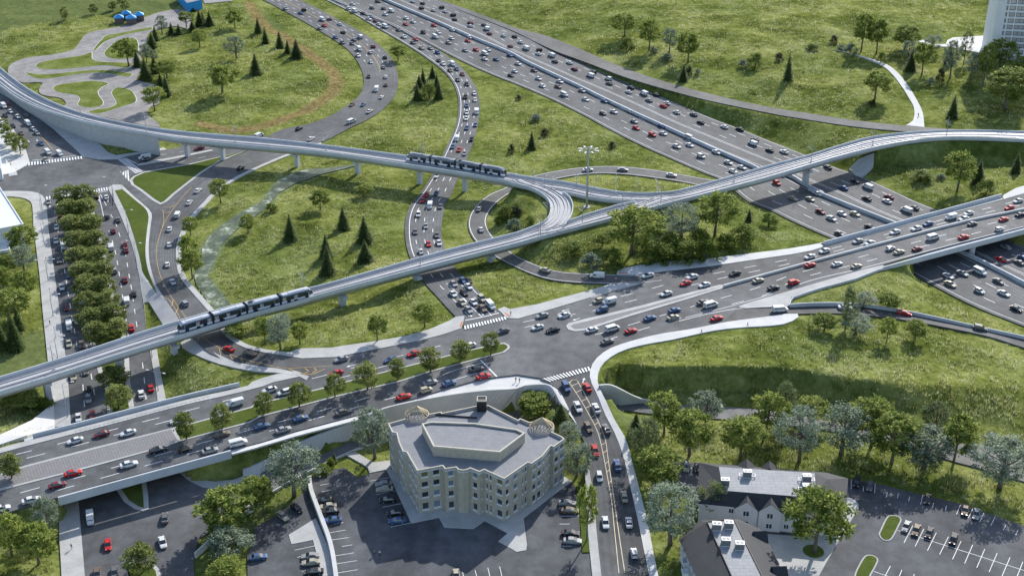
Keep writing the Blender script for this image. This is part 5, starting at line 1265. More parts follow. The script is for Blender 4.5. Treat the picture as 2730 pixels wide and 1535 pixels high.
def rooftop_unit(u, v, lab, frame, w=2.2, h=1.9, zr=ZR):
    p = I_(u, v, zr + .05); e = empty('rooftop_unit', p, R(-4), lab, 'air unit', 'air units on the townhouse roofs')
    m = MB(); m.box((0, 0, h / 2), (w, 1.5, h - .25), 1); m.box((0, 0, h - .06), (w + .06, 1.56, .14), 0); m.box((0, 0, .08), (w, 1.6, .14), 0); m.build('casing', [M['ac_white'], M['ac_dark']], e)
    for x in (-.5, .5):
        m = MB(); m.tube((x, 0, h), (x, 0, h + .05), .40, n=18); f = m.build('fan', M['blackmetal'], e); m = MB(); m.tube((x, 0, h + .04), (x, 0, h + .09), .14, n=10); m.build('hub', M['ac_white'], f)
    if frame:
        for sg in (-1, 1):
            m = MB(); x = sg * (w / 2 + .55)
            for dx, dy, sx2, sy2 in ((-.45, 0, .12, 1.3), (.45, 0, .12, 1.3), (0, -.6, .8, .12), (0, .6, .8, .12)): m.box((x + dx, dy, .55), (sx2, sy2, .14))
            for dx in (-.45, .45): m.box((x + dx, -.6, .25), (.1, .1, .5))
            m.build('duct_frame', M['ac_white'], e)
for a in ((916, 300, 'white rooftop unit at centre of the far townhouse roof', True), (1600, 350, 'white rooftop unit with frame, rear of the right pair on far roof', True), (1598, 462, 'white rooftop unit with frame, front of right pair on far roof', True), (658, 395, 'white rooftop unit at the left end of far townhouse roof', False),
          (562, 905, 'white rooftop unit at top left of the near townhouse roof', False), (702, 888, 'white rooftop unit at top right of the near townhouse roof', False), (668, 1085, 'taller white rooftop unit, lower left on the near townhouse roof', False), (828, 1130, 'white rooftop unit lowest on the near townhouse roof', False)):
    rooftop_unit(*a)
# --- tower block
TW = empty('tower_block', (0, 0, 0), 0, 'tall white apartment tower with rounded corner and dark framed windows', 'building')
p0 = W(*native('a4', 1690, 452), 9.0); dv = Vector((.987, -.16, 0)); nv = Vector((-.16, -.987, 0))
M['tower_white'] = concrete('tower_render', (.76, .77, .79), 0, .05)
fh, nf = 3.35, 17; zb = 8.5; ztop = 9 + fh * nf + 1.2
m = MB(); q0, q1 = p0 + dv * 4, p0 + dv * 44
wins = []
for f in range(nf):
    z0 = 9 + fh * f + .75
    for a, b in ((.2, 1.15), (2.0, 5.0), (5.7, 12.6), (13.9, 16.9), (17.6, 24.5), (25.8, 28.8)): wins.append((a, b, z0, z0 + 2.25))
FR = facade(m, q0, q1, zb, ztop, wins, .3)
q2, q3 = q1 - nv * 22, p0 - nv * 22 + dv * 0
m.face([(q1.x, q1.y, zb), (q2.x, q2.y, zb), (q2.x, q2.y, ztop), (q1.x, q1.y, ztop)])
q3 = p0 - nv * 26; m.face([(q2.x, q2.y, zb), (q3.x, q3.y, zb), (q3.x, q3.y, ztop), (q2.x, q2.y, ztop)])
c = q0 - nv * 4; arc = [c + nv * 4 * math.cos(t) - dv * 4 * math.sin(t) for t in np.linspace(0, math.pi / 2, 9)]
arc += [q3]
for a, b in zip(arc, arc[1:]): m.face([(b.x, b.y, zb), (a.x, a.y, zb), (a.x, a.y, ztop), (b.x, b.y, ztop)])
m.build('wall', M['tower_white'], TW)
RPt = [Vector((p.x, p.y, ztop)) for p in [q0, q1, q2] + arc[::-1][:-1]]; m = MB(); m.add(RPt, tess(RPt)); m.build('roof', M['roof'], TW)
M['lilac_glass'] = glass('lilac_blind_glass', (.46, .43, .47)); M['darkframe'] = simple('dark_frame', (.05, .055, .07), .5)
_f = M['frame']; M['frame'] = M['darkframe']
for fr in FR:
    if fr[3] > 9 + fh * 14.5 and fr[1] > 20: continue
    w_ = fr[2] - fr[1]; window(fr, TW, M['lilac_glass'], False, mull=2 if w_ > 5 else 0, bar=.24)
M['frame'] = _f
for k in range(1, 8, 1):
    pass
mb = MB()
for f in range(1, nf + 1):
    z = 9 + fh * f
    for a, b in zip(arc[:8], arc[1:9]):
        o = ((a + b) / 2 - c); o.z = 0; o = o.normalized() * .07
        V = [Vector((p.x + o.x * s_, p.y + o.y * s_, z + dz)) for p in (a, b) for s_ in (0, 1) for dz in (-.12, .12)]
        mb.add(V, [(2, 3, 7, 6), (1, 5, 7, 3), (0, 2, 6, 4)])
mb.build('floor_band', M['ac_white'], TW)
# --- blue roofed kiosks and store by the kart track
M['blue'] = simple('blue_sheet_roof', (.012, .26, .62), .5, var=.06); M['kiosk_wall'] = simple('grey_brown_render', (.135, .115, .105), .85)
for u, v, s, lab in ((880, 182, 5.4, 'blue pyramid-roofed grey kiosk, leftmost of the joined four'), (935, 152, 5.2, 'blue pyramid-roofed grey kiosk, rear left of the joined four'), (970, 182, 5.8, 'blue pyramid-roofed grey kiosk, front one of the joined four'), (1028, 160, 5.6, 'blue pyramid-roofed grey kiosk, rightmost of the joined four')):
    p = onany(*native('a1', u, v)) + Vector((0, 2.4, 0)); e = empty('kiosk', (p.x, p.y, p.z - .4), R(17), lab, 'kiosk', 'kiosks by the kart track')
    m = MB(); m.box((0, 0, 2.0), (s, s, 4.0)); m.build('wall', M['kiosk_wall'], e)
    m = MB(); h = s / 2 + .25; V = [(-h, -h, 4.0), (h, -h, 4.0), (h, h, 4.0), (-h, h, 4.0), (0, 0, 6.0), (-h, -h, 3.8), (h, -h, 3.8), (h, h, 3.8), (-h, h, 3.8)]
    m.add(V, [(0, 1, 4), (1, 2, 4), (2, 3, 4), (3, 0, 4), (5, 6, 1, 0), (6, 7, 2, 1), (7, 8, 3, 2), (8, 5, 0, 3), (8, 7, 6, 5)]); m.build('roof', M['blue'], e)
pa, pb, pc = W(*native('a1', 1396, 90), 2.3), W(*native('a1', 1505, 64), 2.3), W(*native('a1', 1345, 38), 2.3)
e = empty('blue_store', (pa.x, pa.y, 2.0), 0, 'bright blue boxy store with pale flat roof beside the kart track', 'building')
d1, d2 = pb - pa, (pc - pa) * 1.6; d1.z = d2.z = 0; zz = 5.8
m = MB(); Vv = [Vector((0, 0, 0)), d1, d1 + d2, d2]; m.prism([(v.x, v.y) for v in Vv], 0, zz); m.build('wall', M['blue'], e)
m = MB(); In = inset(ccw([Vector((v.x, v.y, zz)) for v in Vv]), .4); m.add([v + Vector((0, 0, .06)) for v in In], tess(In)); m.build('roof', M['track_pave'], e)
# --- white halls at the left edge
M['hall_white'] = concrete('hall_white', (.70, .71, .73), 0, .04)
def hall(name, ps, z, lab, z0=-.2):
    P = [W(*native(*q), z) for q in ps]; e = empty(name, (P[0].x, P[0].y, 0), 0, lab, 'building'); off = Vector((P[0].x, P[0].y, 0))
    Q = ccw([Vector((p.x - off.x, p.y - off.y, 0)) for p in P]); m = MB()
    for i in range(len(Q)):
        a, b = Q[i], Q[(i + 1) % len(Q)]; m.face([(a.x, a.y, z0), (b.x, b.y, z0), (b.x, b.y, z), (a.x, a.y, z)])
    m.build('wall', M['hall_white'], e)
    parapet_ring(Q, z - .02, z + .35, .05, .35, M['hall_white'], 'parapet', e)
    T = [Vector((p.x, p.y, z)) for p in Q]; m = MB(); m.add(T, tess(T)); m.build('roof', M['hall_white'], e)
hall('white_hall', [('k', *q) for q in ((-30, 340), (305, 862), (5, 920), (-420, 1010), (-500, 420))], 7.0, 'plain white flat-roofed hall at left edge by the boulevard')
hall('entrance_canopy', [('k', *q) for q in ((-200, 1040), (10, 1060), (128, 1130), (125, 1190), (0, 1210), (-200, 1240))], 1.0, 'low white slab beside the white hall at left edge')
hall('white_hall', [('k', *q) for q in ((-300, -60), (-6, -40), (14, 30), (16, 150), (-300, 190))], 5.0, 'small white building corner on the tree planted plaza')
# ---------------------------------------------------------------- trees and shrubs
def leafmat(name, lo, mid, hi, transl=.35):
    m, N, L, B = newmat(name)
    g = N.new('ShaderNodeNewGeometry'); oi = N.new('ShaderNodeObjectInfo')
    tc = N.new('ShaderNodeTexCoord'); nf = noise(N, L, .45, 3, .6, tc.outputs['Object'])
    a = N.new('ShaderNodeMath'); a.operation = 'MULTIPLY_ADD'; L.new(g.outputs['Random Per Island'], a.inputs[0]); a.inputs[1].default_value = .62; L.new(nf, a.inputs[2])
    b = N.new('ShaderNodeMath'); b.operation = 'MULTIPLY_ADD'; L.new(oi.outputs['Random'], b.inputs[0]); b.inputs[1].default_value = .22; L.new(a.outputs[0], b.inputs[2])
    col = ramp(N, L, b.outputs[0], [(.42, lo), (.82, mid), (1.0, hi)])
    L.new(col, B.inputs['Base Color']); B.inputs['Roughness'].default_value = .7; B.inputs['Specular IOR Level'].default_value = .12
    tr = N.new('ShaderNodeBsdfTranslucent'); L.new(col, tr.inputs['Color']); ms = N.new('ShaderNodeMixShader'); ms.inputs[0].default_value = transl
    L.new(B.outputs[0], ms.inputs[1]); L.new(tr.outputs[0], ms.inputs[2]); L.new(ms.outputs[0], N['Material Output'].inputs['Surface'])
    return m
LM = dict(walnut=leafmat('walnut_leaves', (.06, .105, .016), (.165, .235, .040), (.40, .44, .12), .5), olive=leafmat('silver_leaves', (.05, .09, .05), (.14, .19, .115), (.36, .42, .31), .3),
          maple=leafmat('maple_leaves', (.06, .092, .018), (.15, .19, .045), (.36, .39, .13), .45), locust=leafmat('locust_leaves', (.065, .10, .035), (.13, .17, .065), (.24, .28, .12), .35),
          conifer=leafmat('needles', (.034, .062, .016), (.064, .10, .026), (.125, .165, .05), .3), shrub=leafmat('shrub_leaves', (.055, .10, .012), (.11, .17, .022), (.21, .26, .05), .4),
          silver=leafmat('silver_shrub_leaves', (.06, .10, .06), (.12, .17, .11), (.25, .31, .23), .25), dark=leafmat('dark_shrub_leaves', (.016, .022, .010), (.028, .034, .014), (.045, .05, .022), .1))
M['bark'] = simple('bark', (.135, .115, .095), .9, var=.35, scale=2.5)
CH, CWID = 10.0, 8.0            # canonical tree: 10 m tall, 8 m crown
def leaves_mesh(name, C_, per, size, aspect, mat, rnd, spread, radial=.5, flat=.6):
    V, Fc = [], []
    for c, rad in C_:
        for _ in range(per):
            d = Vector((rnd.gauss(0, 1), rnd.gauss(0, 1), rnd.gauss(0, flat))).normalized()
            p = c + d * rad * spread * rnd.random() ** .5
            ax = (d * radial + Vector((rnd.gauss(0, 1), rnd.gauss(0, 1), rnd.gauss(0, .6) - .15)) * (1 - radial)).normalized()
            sd_ = ax.cross(Vector((rnd.gauss(0, .6), rnd.gauss(0, .6), 1))).normalized()
            s = size * rnd.uniform(.6, 1.25); b = len(V)
            V += [p - ax * s * .5, p + sd_ * s * aspect * .5, p + ax * s * .5, p - sd_ * s * aspect * .5]; Fc.append((b, b + 1, b + 2, b + 3))
    return mesh_from(name, V, Fc, [mat])
def trunk_mesh(name, C_, rnd, h0, r0, top, lean=.2):
    m = MB(); p = Vector((0, 0, -.6)); fork = Vector((rnd.uniform(-lean, lean), rnd.uniform(-lean, lean), h0)); m.tube(p, fork, r0, r0 * .72, 7); m.tube(fork, Vector((fork.x * 1.5, fork.y * 1.5, top)), r0 * .7, r0 * .2, 6)
    for c, _ in rnd.sample(C_, min(9, len(C_))):
        a = fork + Vector((0, 0, rnd.uniform(0, (top - h0) * .5))); md = a.lerp(c, .5) + Vector((0, 0, -.25)); m.tube(a, md, r0 * .38, r0 * .24, 5); m.tube(md, c, r0 * .24, r0 * .08, 5)
    return mesh_from(name, m.V, m.F, [M['bark']], None, True)
def broad(kind, seed):
    rnd = random.Random(seed); C_ = []
    if kind == 'walnut': n, z0, z1, per, sz, asp, spread, rr, radial, flat = 84, 3.7, 9.7, 40, .62, .42, 1.0, (.55, 1.0), .72, .5
    elif kind == 'olive': n, z0, z1, per, sz, asp, spread, rr, radial, flat = 76, 3.3, 9.8, 74, .33, .5, 1.0, (.45, 1.15), .4, .8
    elif kind == 'maple': n, z0, z1, per, sz, asp, spread, rr, radial, flat = 90, 2.1, 9.8, 42, .50, .6, 1.0, (.6, 1.1), .55, .7
    else: n, z0, z1, per, sz, asp, spread, rr, radial, flat = 66, 3.0, 9.9, 66, .36, .5, 1.0, (.5, 1.1), .4, .7
    lobes = [(rnd.uniform(0, 6.28), rnd.uniform(.66, 1.15)) for _ in range(5 if kind != 'olive' else 4)]
    while len(C_) < n:
        t = rnd.random(); a = rnd.uniform(0, 6.28); z = z0 + (z1 - z0) * t
        prof = math.sin(math.pi * (.14 + .80 * t)) ** .65 if kind != 'locust' else math.sin(math.pi * (.16 + .78 * t)) ** .8
        lb = max(l * (.55 + .45 * math.cos(a - q)) for q, l in lobes)
        r = CWID / 2 * prof * lb * (rnd.uniform(.25, 1) ** .45) * .92
        C_.append((Vector((r * math.cos(a), r * math.sin(a), z)), rnd.uniform(*rr)))
    return leaves_mesh('crown', C_, per, sz, asp, LM[kind], rnd, spread, radial, flat), trunk_mesh('trunk', C_, rnd, z0 * .95, .26 if kind != 'olive' else .32, 8.2)
def conifer(seed):
    rnd = random.Random(seed); V, Fc = [], []; tiers = 17
    for k in range(tiers):
        t = k / (tiers - 1); z = .7 + 8.9 * t; r = (2.25 * (1 - t) ** .9 + .16) * rnd.uniform(.88, 1.1); nb_ = int(15 - 7 * t)
        for j in range(nb_):
            a = 6.283 * (j + rnd.uniform(-.4, .4)) / nb_; rr = r * rnd.uniform(.72, 1.12); w = rr * .26 + .08; ca, sa = math.cos(a), math.sin(a); dz = -rr * .34 - .1
            root = Vector((0, 0, z + .25)); tip = Vector((ca * rr, sa * rr, z + dz + rnd.uniform(-.12, .12))); sd_ = Vector((-sa, ca, 0))
            for q in range(6):
                f = (q + .6) / 6; c = root.lerp(tip, f) + Vector((0, 0, .12 * math.sin(3.14 * f))); wl = w * (1.25 - .75 * f) * rnd.uniform(.8, 1.2)
                for sg in (-1, 1):
                    d = (sd_ * sg * wl + Vector((ca, sa, -.35)) * wl * .9 + Vector((0, 0, rnd.uniform(-.22, .10)))); e_ = d.cross(Vector((0, 0, 1))).normalized() * wl * .42
                    b = len(V); V += [c - e_ * .4, c + d * .5 - e_, c + d, c + d * .45 + e_]; Fc.append((b, b + 1, b + 2, b + 3))
    tr = MB(); tr.tube((0, 0, -.6), (0, 0, 9.6), .16, .03, 7)
    return mesh_from('crown', V, Fc, [LM['conifer']]), mesh_from('trunk', tr.V, tr.F, [M['bark']], None, True)
def shrub(kind, seed):
    rnd = random.Random(seed); C_ = []
    for _ in range(42):
        a = rnd.uniform(0, 6.28); t = rnd.random() ** .8; r = 4.0 * math.sqrt(max(0, 1 - t * t)) * rnd.uniform(.3, 1) ** .5 * .92; C_.append((Vector((r * math.cos(a), r * math.sin(a), .6 + 8.6 * t)), rnd.uniform(1.0, 1.9)))
    cr = leaves_mesh('crown', C_, 44, .75, .5, LM[kind], rnd, 1.0, .5, .8)
    tr = MB()
    for c, _ in rnd.sample(C_, 7): tr.tube((0, 0, -.6), c, .16, .05, 5)
    return cr, mesh_from('stem', tr.V, tr.F, [M['bark']], None, True)
BANK = {'W': [broad('walnut', s) for s in (1, 2, 3)], 'O': [broad('olive', s) for s in (4, 5, 6)], 'M': [broad('maple', s) for s in (7, 8, 9)], 'L': [broad('locust', s) for s in (10, 11)], 'C': [conifer(s) for s in (12, 13, 14)],
        'B': [shrub('shrub', s) for s in (15, 16)], 'S': [shrub('silver', s) for s in (17, 18)], 'D': [shrub('dark', s) for s in (19,)]}
KIND = {'W': ('broadleaf_tree', 'bright green broadleaf tree', 'tree'), 'O': ('silver_tree', 'silvery grey-green tree', 'tree'), 'M': ('street_tree', 'dark green street tree', 'tree'), 'L': ('airy_tree', 'airy grey-green tree', 'tree'),
        'C': ('spruce', 'dark spruce', 'spruce'), 'B': ('shrub', 'green shrub', 'shrub'), 'S': ('silver_shrub', 'silvery green shrub', 'shrub'), 'D': ('dark_shrub', 'blackish green shrub', 'shrub')}
ORD = ['', 'first', 'second', 'third', 'fourth', 'fifth', 'sixth', 'seventh', 'eighth', 'ninth', 'tenth', 'eleventh', 'twelfth', 'thirteenth', 'fourteenth', 'fifteenth', 'sixteenth', 'seventeenth', 'eighteenth', 'nineteenth', 'twentieth'] + ['twenty-' + w for w in ('first', 'second', 'third', 'fourth', 'fifth', 'sixth', 'seventh', 'eighth', 'ninth')] + ['thirtieth'] + ['thirty-' + w for w in ('first', 'second', 'third', 'fourth', 'fifth', 'sixth', 'seventh', 'eighth', 'ninth')]
trnd = random.Random(3)
def plant(where, data, grp=None, ws=1.0):
    """entries: species tile:u,v,top,width  (foot of the trunk, top of the crown, crown width as surveyed)"""
    items = []
    t = None
    for tok in data.split():
        if ':' in tok: t, tok = tok.split(':')
        sp = tok[0]; u, v, top, w = (float(q) for q in tok[1:].split(','))
        items.append((sp, t, u, v, top, w))
    by = {}
    for it in items: by.setdefault(it[0], []).append(it)
    for sp, lst in by.items():
        lst.sort(key=lambda q: native(q[1], q[2], 0)[0])
        for k, (sp, t, u, v, top, w) in enumerate(lst):
            x, y = native(t, u, v); p = onany(x, y); k7 = TILES[t][2]
            e_ = math.atan2(H - p.z, math.hypot(p.x, p.y)); wm = w * k7 / scale_at(p); hm = max(1.0, ((v - top) * k7 - .22 * w * k7 * math.sin(e_)) / up_px(p))
            nm, desc, cat = KIND[sp]
            n = len(lst)
            lab = f'{desc} {where}' if n == 1 else f'{ORD[k + 1]} {desc} from left {where}'
            e = empty(nm, p, trnd.uniform(0, 6.28), lab, cat, grp or where)
            cm, tm = trnd.choice(BANK[sp])
            cw = CWID if sp != 'C' else 4.3
            sxy_ = wm / cw * (1.22 if sp in 'WOML' else 1.15) * ws * trnd.uniform(.9, 1.12); sz_ = hm / CH
            e.scale = (sxy_, sxy_, sz_)
            link('crown', cm, e); link('stem' if sp in 'BSD' else 'trunk', tm, e)
plant('on the mown field behind the kart track', 'a1:M485,148,50,78 M697,110,33,62 M838,82,12,64 M932,84,4,66 M890,22,-12,45')
plant('beside the kart track', 'a1:W957,490,285,165 O1205,258,118,100 O1090,470,330,110 O1145,475,372,80 C1275,265,168,60 C1330,262,178,45 C1155,305,190,60 C1132,360,240,70 C1020,497,365,65 C1085,597,420,95 C1150,542,400,70 C1195,640,540,60 C1240,717,555,75 W1240,582,440,160 W1150,827,640,175')
plant('near the bright blue store', 'a1:W1385,205,85,115 C1430,232,150,62 C1425,90,45,50 C1485,196,75,70 C1508,185,90,55 C1558,192,85,62')
plant('inside the bend road meadow', 'a1:W1650,697,478,235 W1745,217,75,130 W1483,357,220,128 O1755,442,268,155 C1918,252,130,65 C1900,553,390,82 a2:C78,325,200,65 C185,362,230,62 C243,397,290,52 C310,437,290,82')
plant('between bend road and exit road', 'a2:W1062,455,338,115 C1205,747,615,72 C1220,657,555,60 C1248,627,505,60 C1318,582,485,56 C1350,652,548,56 C1365,737,590,66 B1290,742,620,115')
plant('in the grass left of the motorway', 'a3:C160,1112,968,76 D258,1017,955,60 D758,1107,1050,50 S195,902,845,80 D60,747,705,46 D8,1140,1068,56')
plant('in the upper right meadow', 'a3:W848,277,98,178 W1030,378,143,178 O1180,398,213,125 W1320,467,238,185 B870,362,275,105 S1070,392,350,60 S1170,447,400,80 B1815,512,385,125 S1730,502,440,82 C1285,607,473,62 D1325,562,490,52 S1390,557,515,42')
plant('along the white footpath', 'a4:W738,388,103,178 W852,402,133,188 C195,602,383,82 D130,457,390,60 B375,377,322,92 D533,327,262,60 S590,377,335,62 S660,402,325,92 B890,467,385,72 W840,742,528,225 D820,792,738,60')
plant('in the grove before the tower', 'a4:W1060,372,185,195 O1080,462,300,135 O1260,402,258,145 C1105,532,358,82 W1190,562,318,155 C1385,482,308,72 O1398,584,305,145 L1500,482,238,112 O1550,602,388,140 W1640,642,330,135 D1320,617,503,70 S1250,642,575,62 W1810,818,498,320 W1760,560,290,230 W1930,640,420,200')
plant('below the viaduct at far right', 'a4:C1415,880,700,92 W1450,1422,1118,240 C1605,1362,1172,88 C1885,1292,1118,76 B1665,1442,1318,130 B1190,1342,1262,145 S1330,1330,1290,60')
plant('in the meadow between the viaducts', 'b2:W485,167,18,135 B120,182,113,82 C265,392,188,112 C657,317,138,104 C815,412,203,125 C530,522,338,104 C542,642,413,114 C820,557,383,105 a2:W800,1462,1368,125')
plant('between southern viaduct and arterial', 'b2:W908,1137,945,145 W1258,1037,843,168 W75,1160,955,125 W333,1167,998,145 O190,1202,948,178 O215,1085,930,150')
plant('beside the stream and bend road', 'b1:W1640,122,-62,132 W1415,360,215,125 W1428,682,455,172 W1400,610,345,150 W1845,345,198,142 W1752,1112,1008,135')
plant('on the knoll inside the loop ramp', 'd:B215,870,705,230 S295,1002,855,175 B330,800,680,140 D330,850,720,120 B480,930,830,110 B120,930,840,110')
plant('on the slope below the rail junction', 'b3:W895,502,118,360 W1515,362,15,275 O1270,405,122,260 C1120,330,140,95 B1725,412,258,195 C1770,262,155,60 S600,582,480,135 B1060,560,420,165 B1190,490,330,185 B1400,470,300,180 B1135,545,395,190 B1320,540,375,205 B1445,530,365,175 B760,580,440,170 B470,505,395,150 B1600,450,335,140 D1180,420,320,110 B990,450,330,150 W680,442,328,155 B1920,292,180,125')
plant('below the descending ramp', 'b4:W467,1062,930,165 L620,1062,728,165 O700,1092,935,205 O755,890,768,150 W940,902,778,190 W930,1142,960,115 W1140,1132,980,145')
plant('on the bank between lower road and townhouses', 'c3:W1142,402,66,265 O1460,310,78,225 C930,402,232,92 L1010,592,268,225 W1330,562,216,290 W1080,802,498,310 W1710,582,268,275 W1895,405,68,265 c4:L170,332,-2,172 O280,602,188,320 W375,318,118,235 O592,545,168,335 W815,495,128,275 W965,615,240,310 O1200,655,325,355 L1280,420,148,195 W1425,605,248,230 O1765,795,395,380', 'trees between the lower road and townhouses', ws=1.12)
plant('west of the townhouses', 'c3:O1190,1212,768,390 L1500,1032,742,245')
plant('standing in round courtyard bed', 'i:W1690,1172,425,640')
plant('between apartment block and south road', 'c3:W180,262,78,285 C375,302,160,122 O430,482,298,185 O490,722,458,235 W568,1182,768,160')
plant('behind the lower parking lots', 'c2:O890,582,198,315 O290,862,468,355 W65,992,698,205 C590,612,530,50 B500,690,610,110 B560,640,570,70 c1:W1900,955,705,225')
plant('by the lower junction', 'c1:W1660,1125,798,410 O1680,1305,1078,335 W1690,1560,1308,255 M1065,1412,1198,215')
plant('below the arterial at left', 'c1:O370,1132,848,205 W90,1302,958,255 W290,1362,1055,295 W130,205,70,275 C240,142,0,105 B330,200,120,120')
plant('west of the boulevard', 'b1:W160,500,275,195 O185,645,415,205 W40,785,578,160 W200,835,618,175 W130,965,738,245 C118,1202,888,125 C22,1205,958,112 C145,1060,858,82 W60,620,500,150')
plant('in the boulevard median', 'b1:M500,130,-20,160 M520,235,85,165 M545,340,200,165 M572,460,320,165 M598,580,430,170 M615,690,545,170 M640,800,640,175 M665,920,760,175 M690,1030,885,180 M722,1165,985,185 M625,115,-25,160 M655,215,75,160 M685,335,195,165 M718,455,310,165 M745,580,430,170 M768,690,540,170 M790,810,640,170 M815,905,750,175 M850,1010,850,180 M880,1110,960,180 M855,1460,1320,190 c1:M885,200,22,200', ws=1.14)
plant('in the grass median of the arterial', 'b2:M1748,1242,1062,155 M1524,1292,1127,155 M1303,1362,1176,172 M1062,1422,1256,155 M837,1492,1288,185 c2:M595,115,-58,155 M330,187,8,155 M68,247,78,155 c1:M1650,352,165,155 M1385,428,220,190 M88,718,525,190')
plant('on the tree planted plaza', 'a1:M30,962,878,85 M70,1062,925,95 M105,1100,985,95 M155,1142,1008,112')
# ---------------------------------------------------------------- vehicles
def paint(name, col, metal=.25):
    m, N, L, B = newmat(name); B.inputs['Base Color'].default_value = (*col, 1); B.inputs['Metallic'].default_value = metal * .25; B.inputs['Roughness'].default_value = .58; B.inputs['Specular IOR Level'].default_value = .25; B.inputs['Coat Weight'].default_value = .0
    return m
PN = {'w': ('white', paint('paint_white', (.66, .66, .65), 0)), 's': ('silver', paint('paint_silver', (.30, .31, .32), .5)), 'g': ('grey', paint('paint_grey', (.13, .13, .135), .5)), 'k': ('black', paint('paint_black', (.022, .022, .026), .2)), 'r': ('red', paint('paint_red', (.50, .02, .02), .1)),
      'm': ('maroon', paint('paint_maroon', (.16, .022, .028), .2)), 'b': ('blue', paint('paint_blue', (.045, .105, .24), .3)), 'e': ('beige', paint('paint_beige', (.40, .37, .28), .3)), 'n': ('brown', paint('paint_brown', (.16, .115, .085), .4))}
M['car_glass'] = glass('car_glass', (.018, .022, .028)); M['tyre'] = simple('tyre', (.016, .016, .017), .85); M['rim'] = simple('alloy', (.45, .45, .47), .35, .6); M['lamp'] = simple('headlamp', (.78, .78, .76), .15, var=.02); M['tail'] = simple('tail_lamp', (.35, .012, .012), .25); M['trim'] = simple('dark_trim', (.025, .025, .027), .6)
def loft(m, secs, mi=0, caps=True):
    V = []
    for x, w, z0, zm, z1 in secs: V += [(x, -w * .88, z0), (x, -w, zm), (x, -w * .94, z1 - .05), (x, -w * .84, z1), (x, w * .84, z1), (x, w * .94, z1 - .05), (x, w, zm), (x, w * .88, z0)]
    n = len(secs); Fc = [(s * 8 + r_, s * 8 + (r_ + 1) % 8, (s + 1) * 8 + (r_ + 1) % 8, (s + 1) * 8 + r_)[::-1] for s in range(n - 1) for r_ in range(8)]
    if caps: Fc += [tuple(range(8)), tuple(range(8 * n - 1, 8 * n - 9, -1))]
    m.add(V, Fc, mi)
def frustum(m, b, t, mi):
    (x0, x1, w, z), (u0, u1, v, y) = b, t
    V = [(x0, -w, z), (x1, -w * .96, z), (x1, w * .96, z), (x0, w, z), (u0, -v, y), (u1, -v, y), (u1, v, y), (u0, v, y)]
    m.add(V, [(4, 5, 6, 7), (0, 1, 5, 4), (1, 2, 6, 5), (2, 3, 7, 6), (3, 0, 4, 7)], mi)
class Panes(MB):
    pass
